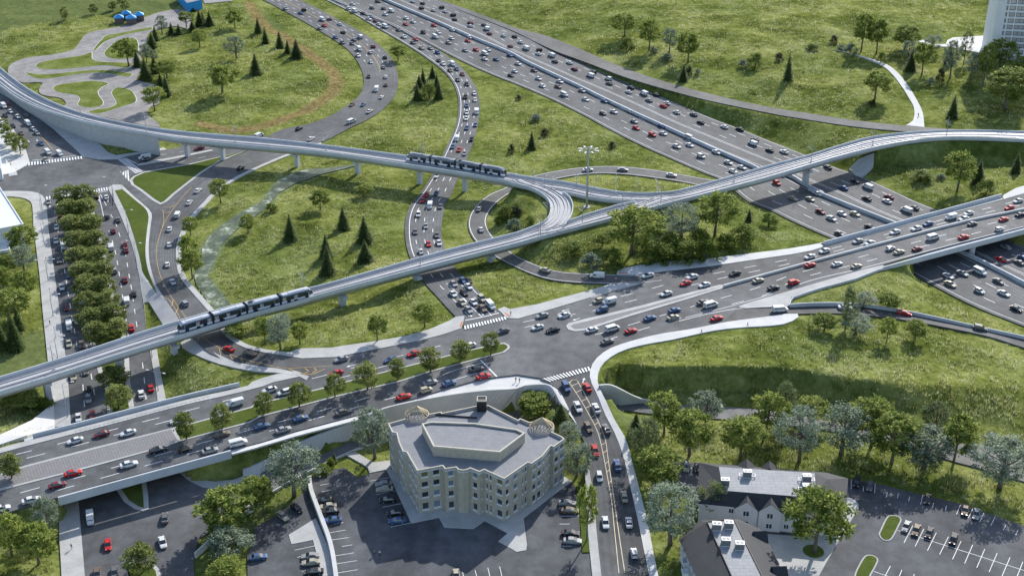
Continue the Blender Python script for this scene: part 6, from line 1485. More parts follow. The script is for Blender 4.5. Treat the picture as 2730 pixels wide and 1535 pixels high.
def car_parts(kind):
    P = {}
    bd, gl = MB(), MB(); wb = 1.38; r = .33; tw = .80
    if kind == 'sedan':
        loft(bd, [(-2.36, .74, .36, .6, .84), (-2.2, .86, .25, .66, .99), (-1.5, .90, .2, .7, 1.0), (0, .91, .19, .7, .96), (1.0, .91, .19, .68, .95), (1.85, .88, .21, .62, .84), (2.25, .80, .27, .54, .72), (2.37, .66, .36, .48, .62)])
        frustum(gl, (-1.78, 1.18, .83, .95), (-1.02, .26, .61, 1.42), 0); bd.box((-.38, 0, 1.435), (1.3, 1.24, .06), 0); hl, tl = (2.22, .56, .66), (-2.3, .62, .8)
        for sg in (-1, 1):
            bd.box((-.35, sg * .735, 1.19), (.10, .05, .46), 0)
    elif kind == 'coupe':
        loft(bd, [(-2.2, .74, .36, .6, .86), (-2.0, .87, .24, .66, .98), (-1.3, .90, .2, .68, .97), (0, .90, .18, .66, .90), (.9, .90, .18, .64, .89), (1.75, .86, .2, .58, .78), (2.15, .78, .26, .5, .66), (2.25, .62, .34, .44, .58)])
        frustum(gl, (-1.75, .95, .81, .90), (-.95, .05, .58, 1.30), 0); bd.box((-.45, 0, 1.315), (1.02, 1.18, .05), 0); hl, tl = (2.1, .55, .6), (-2.12, .6, .82); wb = 1.3
    elif kind == 'suv':
        loft(bd, [(-2.28, .78, .42, .75, 1.0), (-2.18, .88, .32, .8, 1.14), (-1.2, .92, .28, .82, 1.12), (.9, .92, .28, .80, 1.08), (1.6, .90, .3, .75, 1.0), (2.1, .84, .34, .68, .88), (2.26, .70, .42, .6, .76)])
        frustum(gl, (-2.16, 1.25, .85, 1.08), (-1.85, .35, .68, 1.64), 0); bd.box((-.75, 0, 1.67), (2.3, 1.38, .08), 0); hl, tl = (2.12, .6, .8), (-2.24, .7, .98); r = .37
        for sg in (-1, 1):
            for x in (-1.3, -.2): bd.box((x, sg * .785, 1.37), (.12, .06, .54), 0)
    elif kind == 'hatch':
        loft(bd, [(-1.92, .74, .4, .7, .92), (-1.82, .84, .28, .74, 1.02), (-1.0, .86, .24, .76, 1.0), (.7, .86, .22, .74, .98), (1.4, .83, .25, .68, .9), (1.82, .76, .3, .6, .76), (1.94, .62, .38, .52, .64)])
        frustum(gl, (-1.8, 1.05, .79, .97), (-1.5, .35, .64, 1.46), 0); bd.box((-.6, 0, 1.48), (1.95, 1.3, .07), 0); hl, tl = (1.82, .54, .7), (-1.88, .64, .86); wb = 1.2
    elif kind == 'van':
        loft(bd, [(-2.7, .94, .45, 1.1, 1.98), (-2.6, .98, .35, 1.1, 2.08), (.9, .98, .32, 1.1, 2.08), (1.25, .96, .32, 1.05, 1.92), (1.75, .94, .32, .95, 1.22), (2.45, .90, .36, .8, 1.08), (2.66, .80, .44, .7, .9)]); hl, tl = (2.58, .68, .85), (-2.7, .8, 1.0); wb = 1.65; tw = .86; r = .37
        gl = Panes()
        gl.face([(1.275, -.78, 1.86), (1.275, .78, 1.86), (1.735, .82, 1.25), (1.735, -.82, 1.25)][::-1])
        for sg in (-1, 1):
            q = [(.35, sg * .985, 1.78), (1.12, sg * .985, 1.78), (1.58, sg * .985, 1.28), (.35, sg * .985, 1.28)]; gl.face(q if sg > 0 else q[::-1])
        gl.face([(-2.675, -.7, 1.85), (-2.675, .7, 1.85), (-2.715, .7, 1.3), (-2.715, -.7, 1.3)])
    elif kind == 'minibus':
        return car_parts_minibus()
    P['body'] = [(bd, 'paint')]; P['window'] = [(gl, 'glass')]
    P['wheels'] = [(sx * wb, sy * tw, r) for sx in (-1, 1) for sy in (-1, 1)]; P['hl'] = hl; P['tl'] = tl
    return P
def car_parts_minibus():
    P = car_parts('van'); gl = P['window'][0][0]
    for sg in (-1, 1):
        for x0, x1 in ((-.65, .25), (-1.6, -.75), (-2.5, -1.7)):
            q = [(x0, sg * .99, 1.78), (x1, sg * .99, 1.78), (x1, sg * .99, 1.28), (x0, sg * .99, 1.28)]; gl.face(q if sg > 0 else q[::-1])
    return P
def wheel_mesh():
    m = MB(); m.tube((0, -.11, 0), (0, .11, 0), 1, n=14)
    for v in range(len(m.V)): m.V[v] = (m.V[v][0], m.V[v][1], m.V[v][2])
    V0 = len(m.V); m.tube((0, -.118, 0), (0, .118, 0), .62, n=10, m=1)
    return mesh_from('wheel', [(a * .34, b, c * .34) for a, b, c in m.V], m.F, [M['tyre'], M['rim']], m.M)
WHEEL = wheel_mesh()
CARS = {}
for kd in ('sedan', 'coupe', 'suv', 'hatch', 'van', 'minibus'):
    P = car_parts(kd)
    b, g_ = P['body'][0][0], P['window'][0][0]
    body = mesh_from('body', b.V, b.F, [PN['w'][1]], b.M); win = [mesh_from('window', g_.V, g_.F, [M['car_glass']], g_.M)] if not isinstance(g_, Panes) else [mesh_from('window', [g_.V[i] for i in f], [tuple(range(len(f)))], [M['car_glass']]) for f in g_.F]
    for me_ in (body,):
        bm = bmesh.new(); bm.from_mesh(me_); bmesh.ops.recalc_face_normals(bm, faces=bm.faces); bm.to_mesh(me_); bm.free()
    one = MB(); one.add(b.V, b.F, 0); one.add(g_.V, g_.F, 1)
    for x, y, r in P['wheels']: one.tube((x, y - .12, r), (x, y + .12, r), r, n=10, m=2)
    hx, hy, hz = P['hl']; tx_, ty_, tz_ = P['tl']
    for sg in (-1, 1): one.box((hx, sg * hy, hz), (.16, .34, .14), 3); one.box((tx_, sg * ty_, tz_), (.14, .3, .16), 4)
    single = mesh_from('vehicle', one.V, one.F, [PN['w'][1], M['car_glass'], M['tyre'], M['lamp'], M['tail']], one.M)
    bm = bmesh.new(); bm.from_mesh(single); bmesh.ops.recalc_face_normals(bm, faces=bm.faces); bm.to_mesh(single); bm.free()
    lm = MB(); lm.box((0, 0, 0), (.16, .36, .14)); tm = MB(); tm.box((0, 0, 0), (.14, .32, .17))
    CARS[kd] = (body, win, single, P, mesh_from('headlight', lm.V, lm.F, [M['lamp']]), mesh_from('tail_light', tm.V, tm.F, [M['tail']]))
KN = {'s': 'sedan', 'c': 'coupe', 'u': 'suv', 'h': 'hatch', 'v': 'van', 'p': 'minibus'}
KT = {'sedan': ('sedan', 'car'), 'coupe': ('low coupe', 'car'), 'suv': ('tall estate car', 'car'), 'hatch': ('small hatchback', 'car'), 'van': ('van', 'van'), 'minibus': ('windowed van', 'van')}
crnd = random.Random(21)
MIRROR = MB(); MIRROR.box((0, 0, 0), (.12, .2, .13)); MIRR = mesh_from('mirror', MIRROR.V, MIRROR.F, [M['trim']])
def traffic(where, group, heading, data, near=True, sort=1):
    """entries tile:u,v,code (colour letter + body letter, body optional); heading = (road name, sign) or image vector"""
    items, t = [], None
    for tok in data.split():
        if ':' in tok: t, tok = tok.split(':')
        u, v, c = tok.split(','); x, y = native(t, float(u), float(v))
        kd = KN[c[1]] if len(c) > 1 else 'sedan'
        p = onroad(x, y)
        if p is None: p = onground(x, y)
        s = .62 if kd not in ('van', 'minibus') else .95
        y2 = y + s * up_px(p); q = onroad(x, y2) or onground(x, y2)
        if isinstance(heading[0], str):
            C_ = DIRS[heading[0]]; k = min(range(len(C_)), key=lambda i: (C_[i].x - q.x) ** 2 + (C_[i].y - q.y) ** 2); a, b = C_[max(0, k - 1)], C_[min(len(C_) - 1, k + 1)]; d = (b - a) * heading[1]; order = k * heading[1] if False else k
        else:
            a = W(x, y2, q.z); b = W(x + heading[0], y2 + heading[1], q.z); d = b - a; order = y if sort == 1 else x
        items.append((order, x, q, d, c[0], kd))
    cnt = {}
    items.sort(key=lambda q: (q[0], q[1]))
    for it in items: cnt[(it[4], it[5])] = cnt.get((it[4], it[5]), 0) + 1
    seen = {}
    for order, x, q, d, cl, kd in items:
        key = (cl, kd); seen[key] = seen.get(key, 0) + 1
        cn, pm = PN[cl]; tn, cat = KT[kd]
        end = 'from the far end' if sort == 1 else 'from the left'
        lab = f'{cn} {tn} {where}' if cnt[key] == 1 else f'{ORD[seen[key]]} {cn} {tn} {end} {where}'
        rz = math.atan2(d.y, d.x) + crnd.gauss(0, .012); body, win, single, P, hlm, tlm = CARS[kd]
        gp = math.atan2(d.z, math.hypot(d.x, d.y)) if isinstance(heading[0], str) else 0
        sc_ = crnd.uniform(.96, 1.05)
        if not near:
            o = link(kd if kd not in ('suv', 'hatch') else {'suv': 'estate_car', 'hatch': 'hatchback'}[kd], single, None, q); o.rotation_euler = (0, -gp, rz); o.scale = (sc_,) * 3
            o.material_slots[0].link = 'OBJECT'; o.material_slots[0].material = pm; tag(o, lab, cat, group); continue
        e = empty({'suv': 'estate_car', 'hatch': 'hatchback'}.get(kd, kd), q, rz, lab, cat, group); e.rotation_euler = (0, -gp, rz); e.scale = (sc_,) * 3
        o = link('body', body, e); o.material_slots[0].link = 'OBJECT'; o.material_slots[0].material = pm
        for wn in win: link('window', wn, e)
        for wx, wy, r in P['wheels']:
            w_ = link('wheel', WHEEL, e, (wx, wy, r)); w_.scale = (r / .34, 1, r / .34)
        hx, hy, hz = P['hl']; tx_, ty_, tz_ = P['tl']
        for sg in (-1, 1):
            link('headlight', hlm, e, (hx, sg * hy, hz)); link('tail_light', tlm, e, (tx_, sg * ty_, tz_))
            link('mirror', MIRR, e, ((.75 if 'van' not in kd and kd != 'minibus' else 1.35), sg * (.98 if kd not in ('van', 'minibus') else 1.06), 1.02 if kd not in ('van', 'minibus') else 1.3))
F_ = False
traffic('on bend road heading toward the viaduct', 'cars on the bend road', ('bend_road', 1), 'a2:225,65,s 340,97,b 500,143,v 482,210,s 515,190,r 598,277,b 650,315,g 720,323,g 775,363,p 765,412,w 860,460,w 845,567,k 900,662,p 720,775,n 803,776,b'.replace('500,143,v', '500,143,wv').replace('775,363,p', '775,363,wp').replace('900,662,p', '900,662,wp'), F_)
traffic('on bend road driving away uphill', 'cars on the bend road', ('bend_road', -1), 'a2:362,75,ku 552,143,m 628,180,w 653,240,k 736,294,s 783,272,wv 877,345,m 858,388,w 965,425,k 953,498,s 970,570,w 972,628,n 938,720,wc 850,826,w 716,897,wp 328,953,k 415,1030,w 30,1003,wv', F_)
traffic('on exit road above the viaduct', 'cars queueing down the exit road', ('exit_road', 1), 'a2:695,62,w 740,80,wp 805,100,k 858,124,b 846,140,w 896,156,m 920,180,w 967,195,wp 1066,222,g 1105,274,w 1193,292,r 1173,316,g 1237,356,e 1303,358,s 1355,390,bu 1366,449,k 1395,474,w 1467,474,wp 1447,522,n 1498,512,b 1540,550,m 1505,592,g 1572,624,k 1627,692,w 1562,720,ku 1633,741,w 1572,782,b 1645,829,wp 1572,835,w 1568,879,w 1636,925,b 1573,948,b 1498,1027,wv 1608,1033,ku 1468,1087,b 1516,1110,r 1556,1137,s', F_)
traffic('on exit road between the two viaducts', 'cars queueing down the exit road', ('exit_road', 1), 'a2:1352,1302,w b2:1270,50,r 1243,97,rh 1348,38,b 1297,133,wp 1376,140,g 1213,200,wu 1268,285,s 1190,327,g 1350,352,g 1288,417,r 1366,410,w 1231,477,wh')
traffic('on exit road waiting at the crossing', 'cars queueing down the exit road', ('exit_road', 1), 'b2:1474,713,s 1543,687,b 1585,690,k 1585,733,w 1470,788,w 1552,779,k 1535,852,e 1620,848,w 1684,824,eu 1748,870,wp 1585,905,s 1688,895,n')
traffic('on near motorway carriageway beyond the viaduct', 'cars on the near motorway carriageway', ('motorway', 1), 'a2:725,30,w 912,12,k 868,60,k 955,65,k 1013,80,wp 968,108,w 1121,137,w 1175,163,w 1118,180,r 1328,188,r 1250,241,ku 1360,243,w 1340,272,wp 1468,223,w 1460,285,w 1437,316,s 1595,277,w 1580,303,r 1560,374,s 1640,369,r 1730,371,w 1707,397,wp 1705,438,w 1790,441,b 1892,411,b a3:60,473,w 35,530,w 5,560,k 178,522,g 211,583,w 369,605,w 240,638,w 356,643,n 403,700,wp 533,673,s 560,738,w 700,750,b 688,841,k 771,829,w 897,829,w 921,900,s 936,949,r 1125,937,b 1137,990,w 1056,1000,ru 1333,1018,wp 1236,1085,w 1333,1076,w 1532,1129,w 1418,1160,wu 1620,1205,w 1720,1242,w 1655,1270,w', F_)
traffic('on near motorway carriageway between viaduct and bridge', 'cars on the near motorway carriageway', ('motorway', 1), 'a4:113,1358,ru b4:418,45,w 232,80,e 362,85,e 437,177,m 519,228,w 597,193,w 695,195,e 805,292,k 578,340,g')
traffic('on far motorway carriageway beyond the viaduct', 'cars on the far motorway carriageway', ('motorway', -1), 'a2:1170,12,w 1243,25,k 1235,60,k 1323,77,w 1385,55,ku 1410,86,w 1470,112,ku 1481,145,k 1598,170,m 1597,193,w 1697,185,k 1720,212,wv 1740,249,m 1844,264,w 1893,343,m a3:33,271,k 78,314,w 119,356,wv 216,370,ku 210,400,w 309,408,wv 331,457,k 442,466,w 477,513,m 616,537,ku 597,558,wv 731,585,wu 735,619,g 896,650,k 880,682,w 993,690,wv 1083,702,k 1031,743,s 1165,765,w 1137,786,r 1238,832,w 1362,849,g 1414,908,k 1590,941,w 1705,958,k 1815,1037,k 1800,1060,wv 1925,1115,k a4:167,1126,w', F_)
traffic('on far motorway carriageway between viaduct and bridge', 'cars on the far motorway carriageway', ('motorway', -1), 'a4:490,1240,k 690,1345,k 607,1393,b 788,1382,wv b4:945,67,m 780,80,k 931,100,w 1130,148,k 1075,162,wv')
traffic('on near motorway carriageway below the bridge', 'cars on the near motorway carriageway', ('motorway', 1), 'b4:1385,655,w 1492,635,s 1400,715,e 1620,620,wp 1757,693,g 1616,765,wh 1797,783,w 1890,897,k')
traffic('on far motorway carriageway below the bridge', 'cars on the far motorway carriageway', ('motorway', -1), 'b4:1812,440,s 1770,531,r 1910,553,g 1938,520,b')
traffic('on the loop ramp', 'cars on the loop ramp', ('loop_ramp', -1), 'a3:577,1260,w 837,1258,s 1198,1298,w b2:1663,157,s 1677,310,w b3:258,610,e 646,650,wv')
AW = (-10, 2.6); AE = (10, -2.8)
traffic('westbound on arterial east of the crossing', 'cars on the arterial road', AW, 'b3:1350,661,w 1668,636,k 1303,708,r 1442,721,w 1158,785,w 738,840,wv 652,838,eh 684,905,bu 1022,650,w 237,948,s 402,946,w 204,1035,w 317,1056,k', True, 2)
traffic('westbound on the arterial over motorway bridge', 'cars on the arterial road', (-10, 2.7), 'b4:1903,97,w 1840,148,r 1535,190,w 1500,230,w 1405,215,wv 1235,268,b 1150,302,w 990,329,w 803,411,w 714,397,s 467,468,w 358,511,w', True, 2)
traffic('westbound on arterial between crossing and boulevard', 'cars on the arterial road', AW, 'b2:1838,1063,g 1590,1172,w 1180,1230,r 1010,1275,b 640,1272,s 602,1375,r c2:108,65,w 220,85,wu c1:1745,162,wv 1320,290,w', True, 2)
traffic('westbound on the boulevard bridge', 'cars on the arterial road', (-10, 2.6), 'c1:953,383,w 755,393,m 560,440,w', True, 2)
traffic('eastbound on the arterial over motorway bridge', 'cars on the arterial road', (10, -2.7), 'b4:1920,200,k 1797,234,r 1565,267,g 1765,307,wh 1500,365,r 1273,365,wp 1155,452,m 957,450,wh 1022,476,e 560,565,wc 705,581,e 362,572,r 240,703,ru 90,742,k', True, 2)
traffic('eastbound on arterial east of the crossing', 'cars on the arterial road', AE, 'b3:1842,688,e 1490,865,wp 1432,848,g 1220,908,b 1210,960,e 1037,967,b 1533,968,r 608,1053,w 760,1040,wp 897,1060,rc 723,1140,g', True, 2)
traffic('eastbound on arterial beside the apartment block', 'cars on the arterial road', AE, 'b2:1645,1343,g 1695,1397,r c2:1300,10,s 1440,15,b 1270,65,eh 1105,113,r 655,230,g 338,277,b 50,335,b 210,360,s', True, 2)
traffic('eastbound near the boulevard bridge', 'cars on the arterial road', (10, -2.6), 'c1:1650,395,n 1770,455,wp 1560,513,s 1375,508,kh 1177,510,k 958,617,w 545,682,r 428,770,m 235,882,w 10,945,w', True, 2)
traffic('on the descending ramp', 'cars on the descending ramp', ('down_ramp', 1), 'b4:138,900,wp 620,888,w 1058,930,r 1620,1042,gu')
traffic('on the lower bend road', 'cars on the bend road', ('bend_road', -1), 'a1:1787,1247,k 1588,1365,n b1:1470,22,w 1405,110,w 1320,198,wp 1258,306,w 1257,422,w 1242,570,w 1282,697,w 1373,860,su 1700,1195,r 1863,1230,n')
traffic('on the access road below the viaduct', 'cars on the access road', ('access_road', 1), 'a1:1480,1100,m 1075,1165,wv 1075,1192,ku')
traffic('on boulevard driving toward the arterial', 'cars on the boulevard', (1.2, 10), 'b1:360,105,s 447,227,m 421,292,w 418,393,w 473,430,wv 440,540,g 508,648,b 461,737,w 492,887,m 575,987,w 515,1022,wv 513,1155,e 605,1163,n 545,1400,e 640,1360,g')
traffic('on boulevard driving away from the arterial', 'cars on the boulevard', (-1.6, -10), 'b1:715,67,ku 790,70,w 795,213,gu 878,237,g 843,320,m 825,440,wp 930,420,m 936,463,m 850,614,su 930,683,m 995,787,k 943,837,wp 978,1038,r c1:1050,97,w 1120,50,r')
traffic('on boulevard just above the road bridge', 'cars on the boulevard', (.8, 10), 'c1:663,65,k 658,130,s 583,270,w 688,250,m')
traffic('on the boulevard north of the crossing', 'cars on the boulevard', (6.2, 5.6), 'a1:30,785,wp 60,768,m 80,827,w 40,858,k 133,865,w 195,857,g 210,915,wp 97,935,k 250,956,w 277,987,s 158,988,n 306,1064,b 357,1127,wp 443,1137,wp 340,1185,e')
traffic('on the lower junction driving toward the viewer', 'cars on the lower junction', (.6, 10), 'c1:672,1015,wv 803,1213,r 722,1430,n 853,1420,g')
traffic('on the lower junction turning by the angled wall', 'cars on the lower junction', (3, 10), 'c1:1208,1196,w'); traffic('on the lower junction in bridge shade', 'cars on the lower junction', (0, -10), 'c1:1226,1015,g')
traffic('on south road driving toward the viewer', 'cars on the south road', ('south_road', 1), 'c3:415,43,bu 502,190,w 578,340,n 630,513,r 662,707,wh 707,1048,w')
traffic('on south road driving up to the crossing', 'cars on the south road', ('south_road', -1), 'c3:572,45,r 638,200,w 713,352,gc 795,622,b 846,855,e 881,1047,wc 919,1275,wh')
traffic('on the lower road behind the trees', 'cars on the lower road', (-10, -.3), 'c3:1520,190,w')
traffic('parked beside the apartment block left side', 'cars parked at the apartment block', (-10, .8), 'c2:955,762,s 962,802,e 985,880,k 1040,978,k 1055,1035,b')
traffic('parked along the white lot wall', 'cars parked at the apartment block', (-10, .8), 'c2:525,885,k 540,930,e 560,965,k 580,1030,b')
traffic('parked in the lower lot below patio', 'cars parked in the lower lot', (-10, .8), 'c2:412,1297,s 415,1345,e 440,1412,k'); traffic('parked at the lower lot top corner', 'cars parked in the lower lot', (6, 5), 'c2:205,1000,e 310,942,k'); traffic('parked under trees at the lower lot left side', 'cars parked in the lower lot', (10, -1.6), 'c2:25,1305,b')
traffic('parked at the bottom edge of apartment lot', 'cars parked at the apartment block', (1, 10), 'c2:1493,1440,e')
traffic('parked beside the apartment block right side', 'cars parked at the apartment block', (10, .6), 'c3:425,905,s 443,960,n 448,1128,k 463,1185,s')
traffic('parked in the small lot left of the townhouses', 'cars parked at the townhouses', (0, 10), 'c3:1305,635,s 1388,640,k')
traffic('parked along the rear of the townhouse lot', 'cars parked at the townhouses', (-2, 10), 'c4:705,752,ku 802,777,g 1232,875,k 1510,957,n 1593,985,s', True, 2)
traffic('parked in the middle row of the townhouse lot', 'cars parked at the townhouses', (-4, 10), 'c4:1073,1077,s 1147,1105,n 1243,1125,k 1423,1175,ku', True, 2)
# ---------------------------------------------------------------- lamps, light tower, signals
LAMPS = 'street lamps along the boulevard'
def street_lamp(t, u, v, vt, az, lab, double=False, arm=2.6):
    x, y = native(t, u, v); p = onany(x, y); hh = min(12.0, max(5.5, (v - vt) * TILES[t][2] / up_px(p)))
    e = empty('street_lamp', p, R(az), lab, 'street lamp', LAMPS)
    m = MB(); m.tube((0, 0, -.1), (0, 0, hh), .13, .075, 8); m.tube((0, 0, -.1), (0, 0, .5), .2, .17, 8); m.build('pole', M['steel'], e, True)
    for sg in ((1, -1) if double else (1,)):
        m = MB(); m.tube((0, 0, hh - .15), (sg * arm * .5, 0, hh + .35), .06, .05, 6); m.tube((sg * arm * .5, 0, hh + .35), (sg * arm, 0, hh + .45), .05, .045, 6); ar = m.build('arm', M['steel'], e, True)
        m = MB(); m.box((sg * (arm + .4), 0, hh + .42), (1.0, .36, .16), tap=.8); m.build('lamp_head', M['ac_white'], ar)
for k, (t, u, v, vt) in enumerate((('b1', 850, 118, -20), ('b1', 955, 345, 165), ('b1', 1018, 600, 410), ('b1', 1066, 886, 690), ('g', 1958, 345, 250))):
    street_lamp(t, u, v, vt, -20, f'tall grey street lamp on right boulevard footway, {ORD[k + 1]} from the crossing', k in (1, 2))
for k, (t, u, v, vt) in enumerate((('k', 545, 676, 375), ('b1', 330, 425, 270), ('b1', 358, 688, 540), ('b1', 395, 950, 800), ('b1', 428, 1262, 1110))):
    street_lamp(t, u, v, vt, 8, f'tall grey street lamp on left boulevard footway, {ORD[k + 1]} from the crossing', k in (2,))
street_lamp('g', 872, 1110, 690, 12, 'tall grey street lamp by the paved slope above road bridge'); street_lamp('g', 2036, 775, 545, 160, 'double armed grey street lamp right of boulevard near road bridge', True)
street_lamp('a1', 838, 1440, 1325, 170, 'grey street lamp on the rounded tip of boulevard pavement')
def short_post(t, u, v, lab):
    p = onany(*native(t, u, v)); e = empty('footway_lamp', p, 0, lab, 'lamp post', 'short posts on the left footway')
    m = MB(); m.tube((0, 0, -.1), (0, 0, 4.2), .08, .06, 7); m.build('pole', M['steel'], e, True); m = MB(); m.tube((0, 0, 4.2), (0, 0, 4.6), .16, .12, 8); m.build('lamp_head', M['ac_dark'], e, True)
for k, (u, v) in enumerate(((303, 168), (327, 300), (352, 600), (380, 830), (415, 1120))): short_post('b1', u, v, f'short dark footway lamp left of boulevard, {ORD[k + 1]} from the crossing')
p = W(*native('d', 1126, 722), 9.0); p.z = height(p.x, p.y); hh = (722 - 85) * TILES['d'][2] / up_px(p)
e = empty('light_tower', p, 0, 'tall grey high-mast light tower with ring of floodlights inside the rail junction', 'light tower')
m = MB(); m.tube((0, 0, -.5), (0, 0, hh + 1.2), .50, .28, 14); m.build('mast', M['steel'], e, True)
m = MB(); m.tube((0, 0, -.5), (0, 0, .25), 1.5, n=20); m.build('footing', M['conc'], e)
m = MB(); nS = 24; rr = 2.5
for k in range(nS):
    a, b = 2 * math.pi * k / nS, 2 * math.pi * (k + 1) / nS; m.tube((rr * math.cos(a), rr * math.sin(a), hh), (rr * math.cos(b), rr * math.sin(b), hh), .10, n=6)
for k in range(6):
    a = math.pi * k / 3; m.tube((0, 0, hh), (rr * math.cos(a), rr * math.sin(a), hh), .08, n=5)
rg = m.build('ring', M['steel'], e, True)
for k in range(8):
    a = 2 * math.pi * (k + .5) / 8; m = MB(); T = Matrix.Rotation(a, 4, 'Z'); m.box((3.5, 0, hh + .05), (1.6, .7, .22), M=T, tap=.8); m.build('floodlight', M['ac_white'], rg)
m = MB(); m.tube((0, 0, hh + 1.2), (0, 0, hh + 3), .05, n=5); m.build('finial', M['steel'], e)
M['signal_yellow'] = simple('signal_yellow', (.62, .42, .03), .5)
def signal(t, u, v, lab):
    p = onany(*native(t, u, v)); e = empty('traffic_signal', p, 0, lab, 'traffic light'); m = MB(); m.tube((0, 0, -.1), (0, 0, 5.4), .1, .08, 8); m.build('pole', M['steel'], e, True)
    for z, dx in ((4.7, -.2), (3.2, .25)):
        m = MB(); m.box((dx, -.2, z), (.42, .36, 1.15)); hd = m.build('signal_head', M['signal_yellow'], e)
        for j, mt in enumerate(('tail', 'cream_paint', 'lawn')):
            q = MB(); q.tube((dx, -.38, z + .36 - .36 * j), (dx, -.42, z + .36 - .36 * j), .13, n=10); q.build('lens', M[mt], hd)
signal('a1', 86, 1268, 'yellow traffic signals on a pole at the plaza corner')
# ---------------------------------------------------------------- people
def body_mesh(pose, cloth):
    J = {'pelvis': (0, 0, .95), 'belly': (0, 0, 1.12), 'chest': (0, -.01, 1.34), 'neck': (0, 0, 1.50), 'chin': (.0, .01, 1.57), 'head': (0, .015, 1.68), 'crown': (0, 0, 1.76)}
    sw = .24 if pose == 'walk' else .05
    for s, sg in (('l', 1), ('r', -1)):
        st = sw * sg
        J.update({s + 'hip': (sg * .10, 0, .90), s + 'knee': (sg * .11, st * .5 + .03, .50), s + 'ank': (sg * .11, st * 1.1 - .02, .09), s + 'toe': (sg * .13, st * 1.1 + .17, .04), s + 'sh': (sg * .19, 0, 1.42), s + 'elb': (sg * .25, -st * .5 - .02, 1.14), s + 'wri': (sg * .25, -st * .9 + .08, .90), s + 'hand': (sg * .245, -st * 1.0 + .11, .81)})
    RD = dict(pelvis=.135, belly=.125, chest=.15, neck=.06, chin=.075, head=.098, crown=.07, hip=.095, knee=.062, ank=.045, toe=.038, sh=.068, elb=.047, wri=.034, hand=.036)
    nm = list(J); E = [('pelvis', 'belly'), ('belly', 'chest'), ('chest', 'neck'), ('neck', 'chin'), ('chin', 'head'), ('head', 'crown')]
    for s in 'lr': E += [('pelvis', s + 'hip'), (s + 'hip', s + 'knee'), (s + 'knee', s + 'ank'), (s + 'ank', s + 'toe'), ('chest', s + 'sh'), (s + 'sh', s + 'elb'), (s + 'elb', s + 'wri'), (s + 'wri', s + 'hand')]
    base = nm[:]; V = [J[n] for n in nm]; Ei = [(nm.index(a), nm.index(b)) for a, b in E]; rad = [RD.get(n, RD.get(n[1:], .05)) for n in nm]
    for s, sg in (('l', 1), ('r', -1)):                      # five short fingers on each hand
        h = Vector(J[s + 'hand']); hi = nm.index(s + 'hand')
        for k, (dx, ln) in enumerate(((-.03, .075), (-.01, .085), (.01, .08), (.03, .065), (-.05, .045))):
            V.append(tuple(h + Vector((dx * .8, dx * .5 + .01, -ln)))); rad.append(.010); Ei.append((hi, len(V) - 1))
    me_ = bpy.data.meshes.new('tmp'); me_.from_pydata(V, Ei, []); o = bpy.data.objects.new('tmp', me_); COL.objects.link(o)
    md = o.modifiers.new('skin', 'SKIN'); md.use_smooth_shade = True
    for k, r in enumerate(rad): me_.skin_vertices[0].data[k].radius = (r, r)
    me_.skin_vertices[0].data[0].use_root = True
    sb = o.modifiers.new('sub', 'SUBSURF'); sb.levels = 1; sb.render_levels = 1
    dg = bpy.context.evaluated_depsgraph_get(); out = bpy.data.meshes.new_from_object(o.evaluated_get(dg)); out.name = 'person'
    COL.objects.unlink(o); bpy.data.objects.remove(o)
    out.materials.clear()
    for m_ in cloth: out.materials.append(m_)
    for f in out.polygons:
        x, y, z = f.center
        f.material_index = 3 if z < .09 else 2 if z < .98 and abs(x) < .21 else 4 if (z > 1.69 or (z > 1.6 and y < -.02)) else 0 if z > 1.5 or z < .93 else 1
    return out
SK, HR, DK, SH = simple('skin', (.45, .28, .20), .6), simple('dark_hair', (.03, .022, .018), .6), simple('dark_trousers', (.03, .032, .04), .8), simple('shoes', (.03, .025, .022), .6)
SHIRTS = {'black': (.025, .025, .028), 'white': (.62, .62, .6), 'navy': (.03, .045, .10), 'red': (.4, .04, .04), 'grey': (.2, .2, .21)}
BM = {}
def person(t, u, v, az, shirt, pose, lab):
    x, y = native(t, u, v); p = onroad(x, y) or onground(x, y); k = (shirt, pose)
    if k not in BM: BM[k] = body_mesh(pose, [SK, simple(shirt + '_top', SHIRTS[shirt], .85), DK, SH, HR])
    o = link('person', BM[k], None, p); o.rotation_euler = (0, 0, R(az)); tag(o, lab, 'person', 'people on foot')
for a in (('b3', 5, 950, 60, 'black', 'stand', 'person in dark clothes standing at kerb by the wedge footway'), ('b3', 1420, 1085, 100, 'navy', 'walk', 'person walking on the curved white footway right of crossing'), ('b3', 1762, 1032, -80, 'black', 'walk', 'person in black on the curved footway near descending ramp'), ('b3', 42, 1440, 20, 'black', 'walk', 'person in black, left of the pair at plaza corner'),
          ('b3', 69, 1447, 20, 'grey', 'walk', 'person in grey, right of the pair at plaza corner'), ('c2', 885, 1292, 0, 'grey', 'stand', 'person in grey, left of two in the apartment lot'), ('c2', 926, 1296, 180, 'white', 'stand', 'person in white top, right of two in apartment lot'), ('c1', 533, 1245, 10, 'grey', 'walk', 'person walking on footway south of the road bridge'), ('b1', 372, 1015, 0, 'black', 'walk', 'person in black on the left boulevard footway')):
    person(*a)
p = onroad(*native('a4', 1165, 868)); e = empty('bicycle', p, R(95), 'dark bicycle ridden down the white footpath at upper right', 'bicycle')
for x in (-.52, .52):
    m = MB(); n = 18
    for k in range(n):
        a, b = 2 * math.pi * k / n, 2 * math.pi * (k + 1) / n; m.tube((x + .34 * math.cos(a), 0, .34 + .34 * math.sin(a)), (x + .34 * math.cos(b), 0, .34 + .34 * math.sin(b)), .025, n=5)
    m.build('wheel', M['tyre'], e)
m = MB()
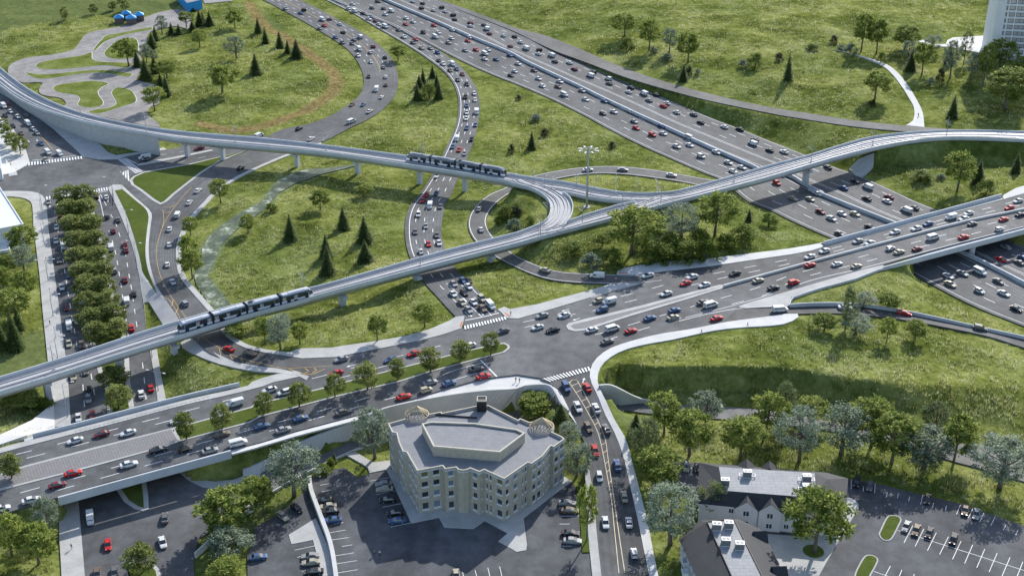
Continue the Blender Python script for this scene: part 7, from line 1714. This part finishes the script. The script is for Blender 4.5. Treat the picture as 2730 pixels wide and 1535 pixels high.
for a, b in (((-.52, 0, .34), (-.1, 0, .32)), ((-.1, 0, .32), (-.22, 0, .85)), ((-.52, 0, .34), (-.2, 0, .75)), ((-.1, 0, .32), (.36, 0, .8)), ((-.2, 0, .75), (.36, 0, .82)), ((.34, 0, .95), (.52, 0, .34))): m.tube(a, b, .02, n=6)
m.build('frame', M['ac_dark'], e); m = MB(); m.box((-.22, 0, .88), (.26, .14, .06)); m.build('saddle', M['black'], e); m = MB(); m.tube((.34, -.26, .98), (.34, .26, .98), .018, n=6); m.build('handlebar', M['ac_dark'], e)
rider = link('person', BM[('black', 'walk')], None, p + Vector((0, -.02, .1))); rider.rotation_euler = (R(-16), 0, R(5)); tag(rider, 'person in black riding the bicycle down the white footpath', 'person')
# ---------------------------------------------------------------- camera and daylight
cam = bpy.data.cameras.new('camera'); co = bpy.data.objects.new('camera', cam); COL.objects.link(co)
co.location = (0, 0, H); co.rotation_euler = (math.pi / 2 - TH, 0, 0)
cam.sensor_fit = 'HORIZONTAL'; cam.sensor_width = 36; cam.lens = F / 2730 * 36; cam.clip_end = 20000; cam.clip_start = 1
SC.camera = co
EL, AZ = R(31), R(24)
sd = Vector((math.sin(AZ) * math.cos(EL), math.cos(AZ) * math.cos(EL), math.sin(EL)))
sun = bpy.data.lights.new('sun', 'SUN'); sun.energy = 3.9; sun.angle = R(.53); sun.color = (1, .965, .90)
so = bpy.data.objects.new('sun', sun); COL.objects.link(so); so.rotation_euler = sd.to_track_quat('Z', 'Y').to_euler()
wd_ = bpy.data.worlds.new('World'); SC.world = wd_; wd_.use_nodes = True
N, L = wd_.node_tree.nodes, wd_.node_tree.links
sk = N.new('ShaderNodeTexSky'); sk.sky_type = 'NISHITA'; sk.sun_disc = False; sk.sun_elevation = EL; sk.sun_rotation = AZ; sk.dust_density = 1.0
bg = N['Background']; bg.inputs['Strength'].default_value = .15; L.new(sk.outputs[0], bg.inputs['Color'])
SC.view_settings.view_transform = 'Standard'; SC.view_settings.look = 'None'; SC.view_settings.exposure = 0.5
